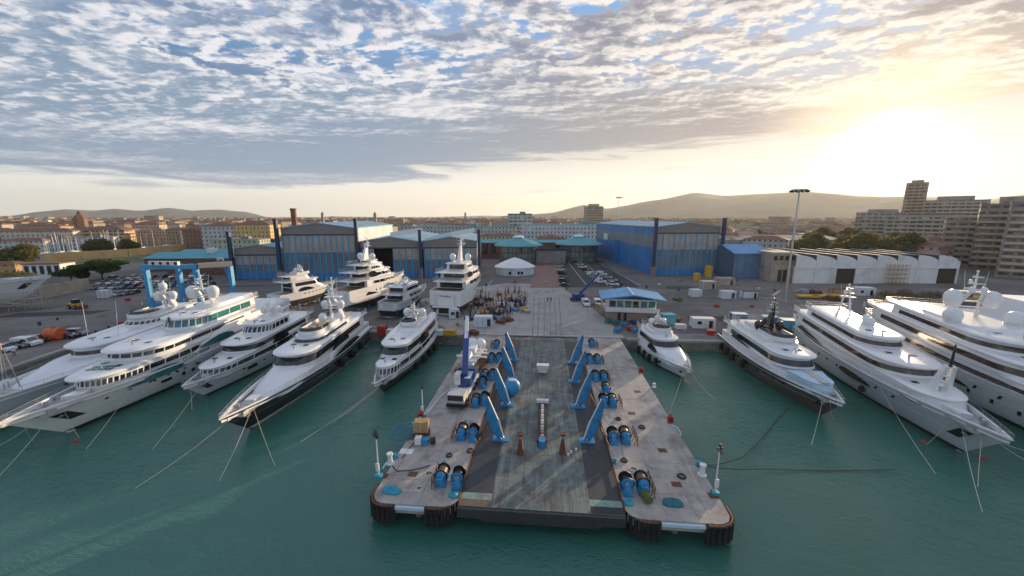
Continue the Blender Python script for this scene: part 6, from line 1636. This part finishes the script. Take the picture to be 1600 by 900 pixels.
p = G(646,570); t = thing('ladder', 'x', 'ladder', tuple(p)); bpy.data.objects.remove(t)
# scaffold steps and workboat between compact yacht and pier
rope('gangway_chain', [P3(640,666,.3),P3(672,640,.6),P3(686,622,.6),P3(705,606,.3)], 'pale chain of gangway pieces along the left pier edge', 'cover_blue', .12, cat='gangway')
# ---------------------------------------------------------------- stands in the yard
def jack():
    t = thing('shoring_stand', 'x', 'stand', (0,0,0), 0, 'yacht shoring stands stored in the yard')
    b = MB()
    for k in range(3): a = 2.1*k; b.tube((.7*math.cos(a),.7*math.sin(a),0),(0,0,1.8),.07,n=5)
    b.build('tripod', M('painted'), t); MB().tube((0,0,.4),(0,0,3.0),.10,n=6).build('post', M('painted'), t); MB().box(-.22,.22,-.22,.22,3.0,3.2).build('pad', M('wood'), t); return t
JK = jack(); jc = [((.02,.03,.07),'dark blue'),((.07,.04,.025),'brown'),((.03,.12,.26),'mid-blue'),((.02,.02,.02),'black'),((.14,.055,.03),'rust-red'),((.08,.08,.08),'grey')]
rr = random.Random(3); cells = {}
for k in range(125):
    u = rr.uniform(730,824); v = rr.uniform(457,500) if u < 800 else rr.uniform(457,484)
    h = rr.uniform(.45,1.15); c, cn = jc[rr.randrange(6)]
    o = copy_tree(JK) if k else JK; o.location = G(u, v); o.rotation_euler = (0,0,rr.random()*6); o.scale = (h, h, h)
    rowi = int((v-462)/8.6); ui = int((u-733)/12)
    o['label'] = f"{cn} {'tall' if h > .8 else 'short'} shoring stand, {('rear','middle','fore','front')[min(3,rowi)]} part of the heap, {('left end','left','centre-left','centre','centre-right','right','right end','right end')[min(7,ui)]}"
    for ch in o.children:
        ch.color = (*c, 1)
def junk(name, u, v, m, label, cat, seed, n=6, s=1.0):
    rr = random.Random(seed); b = MB()
    for i in range(n): b.cbox(rr.uniform(-1.2,1.2)*s, rr.uniform(-.8,.8)*s, rr.uniform(.25,.7)*s, rr.uniform(.5,1.6)*s, rr.uniform(.4,1.2)*s, rr.uniform(.4,1.0)*s, rr.random()*3)
    b.v = [(x,y,max(0.0,z)) for x,y,z in b.v]; o = b.build(name, M(m), None); o.location = G(u, v); tag(o, label, cat, 'salvage heaps in the yard')
for k, (u, v, m, l) in enumerate([(818,485,'yellow_paint','yellow engine block at the right of the stand heap'),(803,486,'crate_blue','blue machine beside the yellow engine block'),(757,492,'yellow_paint','ochre frame lying behind the pale site cabin'),(782,505,'rust','rust-brown scrap front of the heap'),(795,502,'rust','brown scrap on the front right of the heap'),(783,478,'white_paint','white junk in the middle of the stand heap'),(790,487,'steel','grey machinery in the stand heap'),(770,484,'rust','brown machinery left in the stand heap'),(783,462,'red_paint','red crates at the back of the stand heap'),(733,500,'crane_blue','blue frames left behind the pale cabin'),(822,488,'steel','grey plates right of the yellow engine block'),(741,523,'rust','brown scrap behind the dismantled mast'),
                              (748,478,'black','black machinery at the left of the stand heap'),(764,470,'rust','rusty frames at the rear left of the stand heap'),(776,492,'black','black blocks at the front of the stand heap'),(796,470,'rust','rusty frames at the rear right of the stand heap'),(808,472,'crane_blue','dark blue frames at the rear right of the heap'),(789,498,'steel','grey castings in front of the stand heap'),(768,500,'crane_blue','dark blue parts right behind the pale cabin'),(1060,440,'steel','flat grey pile before the right hangar door'),(1250,458,'steel','grey rubble row before the white warehouse'),(1275,459,'rust','brown rubble row before the white warehouse'),(1305,470,'rust','small rubble heap by the kiosk'),(1525,470,'yellow_paint','yellow debris at the far right yard'),(1500,462,'rust','brown debris at the far right yard'),(1500,410,'rust','dark skip line along the right road'),(1390,487,'black','black hoops right of the kiosk'),(1060,470,'grass','green heap between the white containers')]):
    junk('salvage_heap', u, v, m, l, 'salvage', k, s=1.0+(.5 if u > 1200 else 0))
for k, (u, v) in enumerate([(1262,466),(1285,466),(1305,465)]):
    p = G(u, v); t = thing('flat_barge', ('left','middle','right')[k]+' section of the flat yellow-brown pontoon before the warehouse', 'pontoon', tuple(p), R(-4)); MB().box(-3.4,3.4,-1.5,1.5,.5,1.1).build('deck', M('yellow_paint'), t)
    for x in (-2,0,2): MB().box(x-.5,x+.5,-1.3,1.3,0,.49).build('float', M('rust'), t)
# floodlight masts
def mast_light(p, h, label):
    t = thing('floodlight_mast', label, 'floodlight mast', tuple(p), 0, 'tall floodlight masts')
    MB().tube((0,0,0),(0,0,h),.38,.20,10).build('pole', M('steel'), t, smooth='auto'); MB().tube((0,0,h-.3),(0,0,h+.3),2.2,n=20).build('ring_platform', M('steel'), t)
    for k in range(10): a = k*.628; MB().cbox(2.3*math.cos(a),2.3*math.sin(a),h-.3,.7,.5,.6,a).build('floodlight', M('black'), t)
    MB().box(-.7,.7,-.7,.7,0,.6).build('footing', M('concrete'), t)
mast_light(G(1226,473), 36.0, 'tall floodlight mast rising over the white warehouse'); mast_light(polar(966,330), 43, 'distant floodlight mast above the blue right hangar')
# extra tall wireless masts on the left skyline
# ---------------------------------------------------------------- marina
def sailboat():
    t = thing('sailboat', 'x', 'sailboat', (0,0,0), 0, 'sailing boats in the marina')
    n = 8; rows = []
    for i in range(n+1):
        q = i/n; w = 1.6*(1-(max(0,q-.3)/.7)**2.2)*(.8+.2*min(1,q*3)); rows.append([(-w,-5+10*q,1.3),(-w*.7,-5+10*q,0),(w*.7,-5+10*q,0),(w,-5+10*q,1.3)])
    MB().rings(rows, closed=True).build('hull', M('gelcoat'), t, smooth='auto'); MB().rings([[(-.9,-2.5,1.3),(.9,-2.5,1.3),(.9,2,1.3),(-.9,2,1.3)],[(-.6,-2.2,1.9),(.6,-2.2,1.9),(.5,1.4,1.8),(-.5,1.4,1.8)]]).build('cabin', M('gelcoat'), t)
    m = MB().tube((0,.6,1.3),(0,.6,14),.17,.12,6).build('mast', M('white_paint'), t); MB().tube((0,.5,2.6),(0,-3.6,2.7),.14,n=6).build('boom', M('crane_blue'), m); MB().tube((-1.1,.6,8),(1.1,.6,8),.05,n=4).build('spreader', M('white_paint'), m); return t
SB = sailboat(); rr = random.Random(8)
sheet('marina_water', [tuple(polar(u,d).xy) for u,d in ((60,400),(330,470),(330,640),(40,560))], .02, 'water')
for k in range(48):
    u = 58+ (k*3.35 if k < 36 else 121+ (k-36)*9)+rr.uniform(-1.5,1.5); wv = 408-(u-70)*.062; q_ = G(u, wv-rr.uniform(3.5, 11)); d = math.hypot(q_.x, q_.y); s = rr.uniform(.75, 1.25)
    o = copy_tree(SB) if k else SB; o.location = polar(u, d, .1); o.rotation_euler = (0,0,rr.choice((R(20),R(200)))+rr.uniform(-.1,.1)); o.scale = (s,s,s)
    o['label'] = f"{'tall' if s > 1.08 else 'short' if s < .9 else 'medium'}-masted sailboat {'in the near rank' if k % 2 else 'in the far rank'}, {('far left','left','centre-left','centre','centre-right','right','far right','beyond the right end')[min(7,k//6)]} of the marina"
# ---------------------------------------------------------------- people
def person(pose, shirt):
    v = []; e = []; r = []
    def add(p, rad, par=None): v.append(p); r.append(rad); (e.append((par, len(v)-1)) if par is not None else None); return len(v)-1
    a = pose
    pel = add((0,0,.95),(.15,.12)); ch = add((0,.02,1.22),(.16,.11),pel); sh = add((0,.02,1.42),(.15,.10),ch); nk = add((0,.0,1.52),(.055,.055),sh); hd = add((0,-.02,1.64),(.095,.11),nk); add((0,-.02,1.75),(.07,.08),hd)
    for s in (-1, 1):
        hp = add((s*.10,0,.88),(.10,.10),pel); kn = add((s*.12,-.04+a*s*.14,.50),(.065,.07),hp); an = add((s*.12,a*s*.24,.09),(.045,.05),kn); add((s*.13,a*s*.24-.16,.04),(.04,.035),an)
        so = add((s*.20,.02,1.40),(.06,.06),sh); el = add((s*.27,.05-a*s*.12,1.13),(.045,.045),so); wr = add((s*.26,-.08-a*s*.16,.90),(.032,.035),el); add((s*.26,-.12-a*s*.18,.80),(.035,.02),wr)
    me = bpy.data.meshes.new('person'); me.from_pydata(v, e, []); o = bpy.data.objects.new('person', me); COL.objects.link(o)
    sk = o.modifiers.new('skin', 'SKIN'); sk.use_smooth_shade = True
    for i, q in enumerate(me.skin_vertices[0].data): q.radius = r[i]; q.use_root = (i == 0)
    o.modifiers.new('sub', 'SUBSURF').levels = 1; o.modifiers['sub'].render_levels = 1
    m2 = bpy.data.meshes.new_from_object(o.evaluated_get(bpy.context.evaluated_depsgraph_get())); o.modifiers.clear(); o.data = m2
    m2.materials.clear()
    for m in ('skin', shirt, 'cloth_dark', 'hair'): m2.materials.append(M(m))
    for p in m2.polygons:
        c = p.center; p.use_smooth = True
        p.material_index = 3 if c.z > 1.68 or (c.z > 1.58 and c.y > .03) else 0 if c.z > 1.47 else (0 if abs(c.x) > .2 and c.z < .93 else 1 if c.z > .97 else 2)
    return o
for k, (u, v, z, pose, sh, rz, lab) in enumerate([(855.5,472,0,.3,'cloth_dark',.2,'person in dark clothes walking, left of the pair on the road'),(861,472,0,-.3,'cloth_dark',0,'person in dark clothes walking, right of the pair on the road'),(852,444,0,.8,'cloth_white',1.2,'person in a white shirt striding across the paved strip'),(803,444,0,.2,'cloth_dark',.5,'person standing on the left before the tent'),(806,444,0,-.2,'cloth_dark',2.5,'person standing on the right before the tent'),(117,529,0,.2,'cloth_white',.7,'person in white beside the grey quay car'),(23,556,0,.3,'cover_blue',.7,'person in pale blue at the quay edge'),(885,455,0,.3,'cloth_dark',0,'person beside the raised blue boom lift')]):
    if sh == 'cover_blue': sh = 'cloth_white'
    o = person(pose, sh); o.location = G(u, v, z)+Vector((0,0,.01)); o.rotation_euler = (0,0,rz); tag(o, lab, 'person')
def on_yacht(T, x, y, z, pose, rz, lab):
    o = person(pose, 'cloth_dark'); o.location = T.matrix_basis @ Vector((x,y,z)); o.rotation_euler = (0,0,rz); tag(o, lab, 'person')
on_yacht(YQ, -1.5, LQ*.60, 10.66, .7, 1.0, 'person in dark clothes leaning forward on the largest left yacht roof')
on_yacht(YQ, 2.0, LQ*.425, 13.46, .2, .3, 'person in dark clothes on the wheelhouse roof of the largest left yacht')
# ---------------------------------------------------------------- mooring lines
def line(T, H_, L, q, side, u, v, label, z0=.75, r=.03, m='rope'):
    a = T.matrix_basis @ Vector(H_.pt(q, z0, -side, .05)); b_ = G(u, v, WZ); rope('mooring_line', [a, b_], label, m, r, .35, 'mooring lines of the moored yachts')
line(YA_,HA,LA,.93,1,-60,740,'mooring line from the pale hulled left yacht')
line(YQ,HQ,LQ,.97,1,-20,705,'upper of the two long lines off the lettered yacht bow'); line(YQ,HQ,LQ,.95,1,-30,772,'lower of the two long lines off the lettered yacht bow'); line(YQ,HQ,LQ,.80,1,134,702,'line from the flank of the lettered yacht')
line(YQ,HQ,LQ,.93,1,124,684,'short steep line at the lettered yacht anchor pocket'); line(YQ,HQ,LQ,.985,-1,52,690,'short steep line under the lettered yacht bow tip')
line(YC,HC,LC,.95,1,238,702,'long line from the bow of the ribbon-windowed yacht'); line(YC,HC,LC,.97,-1,300,640,'short line under the ribbon-windowed yacht bow')
line(YD,HD,LD,.985,-1,212,762,'long line from the black-hulled yacht running left'); line(YD,HD,LD,.93,1,342,752,'line from the black-hulled yacht anchor'); line(YD,HD,LD,.92,1,430,728,'steep chain from the black-hulled yacht')
line(YE,HE,LE,.95,1,520,0+660,'thin line from the compact yacht bow', r=.03); line(YE,HE,LE,.94,1,470,690,'floating line left of the compact yacht', r=.03)
line(YJ,HJ,LJ,.96,-1,1046,645,'white line from the smallest yacht to the pier foot'); line(YJ,HJ,LJ,.96,1,1118,625,'thin line off the smallest yacht to the right', r=.025)
line(YK,HK,LK,.94,-1,1268,695,'steep line under the brown-hulled yacht bow'); line(YK,HK,LK,.97,-1,1302,655,'short line at the brown-hulled yacht bow tip')
line(YL,HL,LL,.70,-1,1462,740,'long line from the flank of the grey-hulled yacht'); line(YL,HL,LL,.93,-1,1535,800,'long line from the grey-hulled yacht anchor'); line(YL,HL,LL,.90,-1,1448,694,'short line behind the grey-hulled yacht anchor'); line(YL,HL,LL,.97,-1,1528,760,'steep line under the grey-hulled yacht bow'); line(YL,HL,LL,.99,1,1640,735,'line from the grey-hulled yacht bow to the right'); line(YL,HL,LL,.985,1,1660,715,'rearmost line from the grey-hulled yacht bow')
rope('mooring_line', [P3(1091,728,.4), G(1160,715,-1.6), G(1215,655,-2.3), G(1250,610,-1.5)], 'dark slack line from the right pier cleat up to the brown-hulled yacht', 'rope_dark', .06, .3, 'dark lines off the right pier')
rope('mooring_line', [P3(1091,728,.4), G(1200,733,-2.2), G(1400,733,-2.2)], 'dark low line from the right pier cleat across the water', 'rope_dark', .05, .2, 'dark lines off the right pier')
for u, v, l in ((119,690,'small red buoy below the lettered yacht bow'),(1443,691,'small red buoy under the grey-hulled yacht'),(1535,716,'small red buoy before the grey-hulled yacht bow')):
    p = G(u, v, WZ); o = MB().sphere((0,0,.05),.28,10,8).build('buoy', M('red_paint'), None, smooth=True); o.location = p; tag(o, l, 'buoy')
# yacht fenders hung on hull sides
def hang(T, H_, L, qs, side, wz=0, m='rubber', r=.45):
    for q in qs:
        x, y, z = H_.pt(q, .5, side, .42)
        MB().tube((x,y,z-.9),(x,y,z+.5),r,r,10).sphere((x,y,z+.5),r,10,5,.6,0).build('fender', M(m), T, smooth='auto')
hang(YE,HE,LE,(.30,.42,.54,.66),-1); hang(YJ,HJ,LJ,(.25,.40,.52,.64),1,r=.4); hang(YK,HK,LK,(.12,.22,.32,.44),1); hang(YD,HD,LD,(.22,.34,.46),-1); hang(YC,HC,LC,(.42,),-1); hang(YQ,HQ,LQ,(.52,),-1)
bpy.context.view_layer.update()

# gangways, bollards and small gear along the quay
rr = random.Random(17)
kinds_ = [('power_pedestal','white_paint','power pedestal'),('pallet_stack','wood','pallet stack'),('oil_drum','crane_blue','blue oil drum'),('waste_bin','grass','green waste bin'),('tool_chest','red_paint','red tool chest'),('gas_bottle_rack','steel','grey bottle rack'),('fish_box','container_pale','pale plastic box')]
spots = [(430,519),(452,517),(505,521),(540,524),(556,519),(618,520),(640,517),(660,512),(715,509),(985,517),(1008,514),(1070,520),(1110,523),(1135,519),(1165,517),(1205,523),(1290,521),(1310,514),(1335,517),(1040,520),
         (150,520),(170,513),(190,508),(62,508),(90,500),(200,470),(222,476),(390,470),(410,462),(470,452),(640,478),(648,455),(745,470),(760,447),(840,405),(1010,450),(1030,445),(1150,440),(1185,452),(1210,455),(1245,480),(1320,492),(1350,480),(1400,500),(960,430),(1000,470),(1060,455),(1175,480),(1120,480)]
for k, (u, v) in enumerate(spots):
    nm, m, kn = kinds_[rr.randrange(7)]; p = G(u, v); s = rr.uniform(.7, 1.3); b = MB()
    if nm == 'power_pedestal': b.box(-.2,.2,-.15,.15,0,1.2).box(-.26,.26,-.2,.2,1.2,1.32)
    elif nm == 'pallet_stack':
        for i in range(5): b.box(-.6,.6,-.5,.5,.02+.22*i,.16+.22*i).box(-.5,.5,-.4,.4,.15+.22*i,.25+.22*i)
    elif nm == 'oil_drum': b.tube((0,0,0),(0,0,.9),.3,n=12).tube((0,0,.3),(0,0,.36),.33,n=12).tube((0,0,.6),(0,0,.66),.33,n=12)
    elif nm == 'waste_bin': b.rings([[(-.5,-.4,.1),(.5,-.4,.1),(.5,.4,.1),(-.5,.4,.1)],[(-.65,-.5,1.1),(.65,-.5,1.1),(.65,.5,1.1),(-.65,.5,1.1)]]).box(-.68,.68,-.53,.53,1.08,1.22)
    elif nm == 'tool_chest': b.box(-.7,.7,-.4,.4,.08,.75).box(-.74,.74,-.44,.44,.74,.95)
    elif nm == 'gas_bottle_rack':
        for i in range(4): b.tube((-.45+.3*i,0,.05),(-.45+.3*i,0,1.5),.13,.12,8)
        b.box(-.65,.65,-.2,.2,0,.12).box(-.65,.65,.12,.18,.7,.8)
    else: b.box(-.7,.7,-.5,.5,0,.7).box(-.78,.78,-.58,.58,.68,.8)
    o = b.build(nm, M(m), None, smooth='auto'); o.location = p; o.rotation_euler = (0,0,rr.uniform(-.5,.5)); o.scale = (s,s,s)
    side = 'left quay edge' if u < 720 and v > 500 else 'right quay edge' if u > 720 and v > 500 else 'left yard' if u < 720 else 'middle yard' if u < 930 else 'right yard'
    tag(o, f"{kn} standing on the {side}", kn, 'small gear standing about the yard')
# look-alikes that still share a label are told apart by their order across the view
def tell_apart():
    by = {}
    for o in COL.objects:
        if o.parent is None and o.get('label') and o.get('category'): by.setdefault(o['label'], []).append(o)
    for lab, os_ in by.items():
        if len(os_) < 2: continue
        os_.sort(key=lambda o: proj(*o.location)[0]); n = len(os_)
        names = {2:['left','right'],3:['leftmost','middle','rightmost'],4:['leftmost','second','third','rightmost']}.get(n) or ['leftmost']+ordn[1:n-1]+['rightmost']
        for o, w in zip(os_, names):
            o['label'] = f"{w} {lab}" if n < 4 or w in ('leftmost','rightmost') else f"{w}-from-left {lab}"
tell_apart()

# ================================================================ AIR
HAZE_D, HAZE_G = 5.5e-5, .35
m = bpy.data.materials.new('haze'); m.use_nodes = True; nt = m.node_tree; nt.nodes.clear()
o_ = nt.nodes.new('ShaderNodeOutputMaterial'); pv = nt.nodes.new('ShaderNodeVolumePrincipled'); pv.inputs['Density'].default_value = HAZE_D; pv.inputs['Color'].default_value = (.93,.93,.93,1); pv.inputs['Anisotropy'].default_value = HAZE_G
nt.links.new(pv.outputs[0], o_.inputs['Volume'])
hz = MB().box(-14000,14000,-500,14500,-9,640).build('haze', m); stuff(tag(hz, 'thin golden evening haze over the port and the hills', 'haze'))
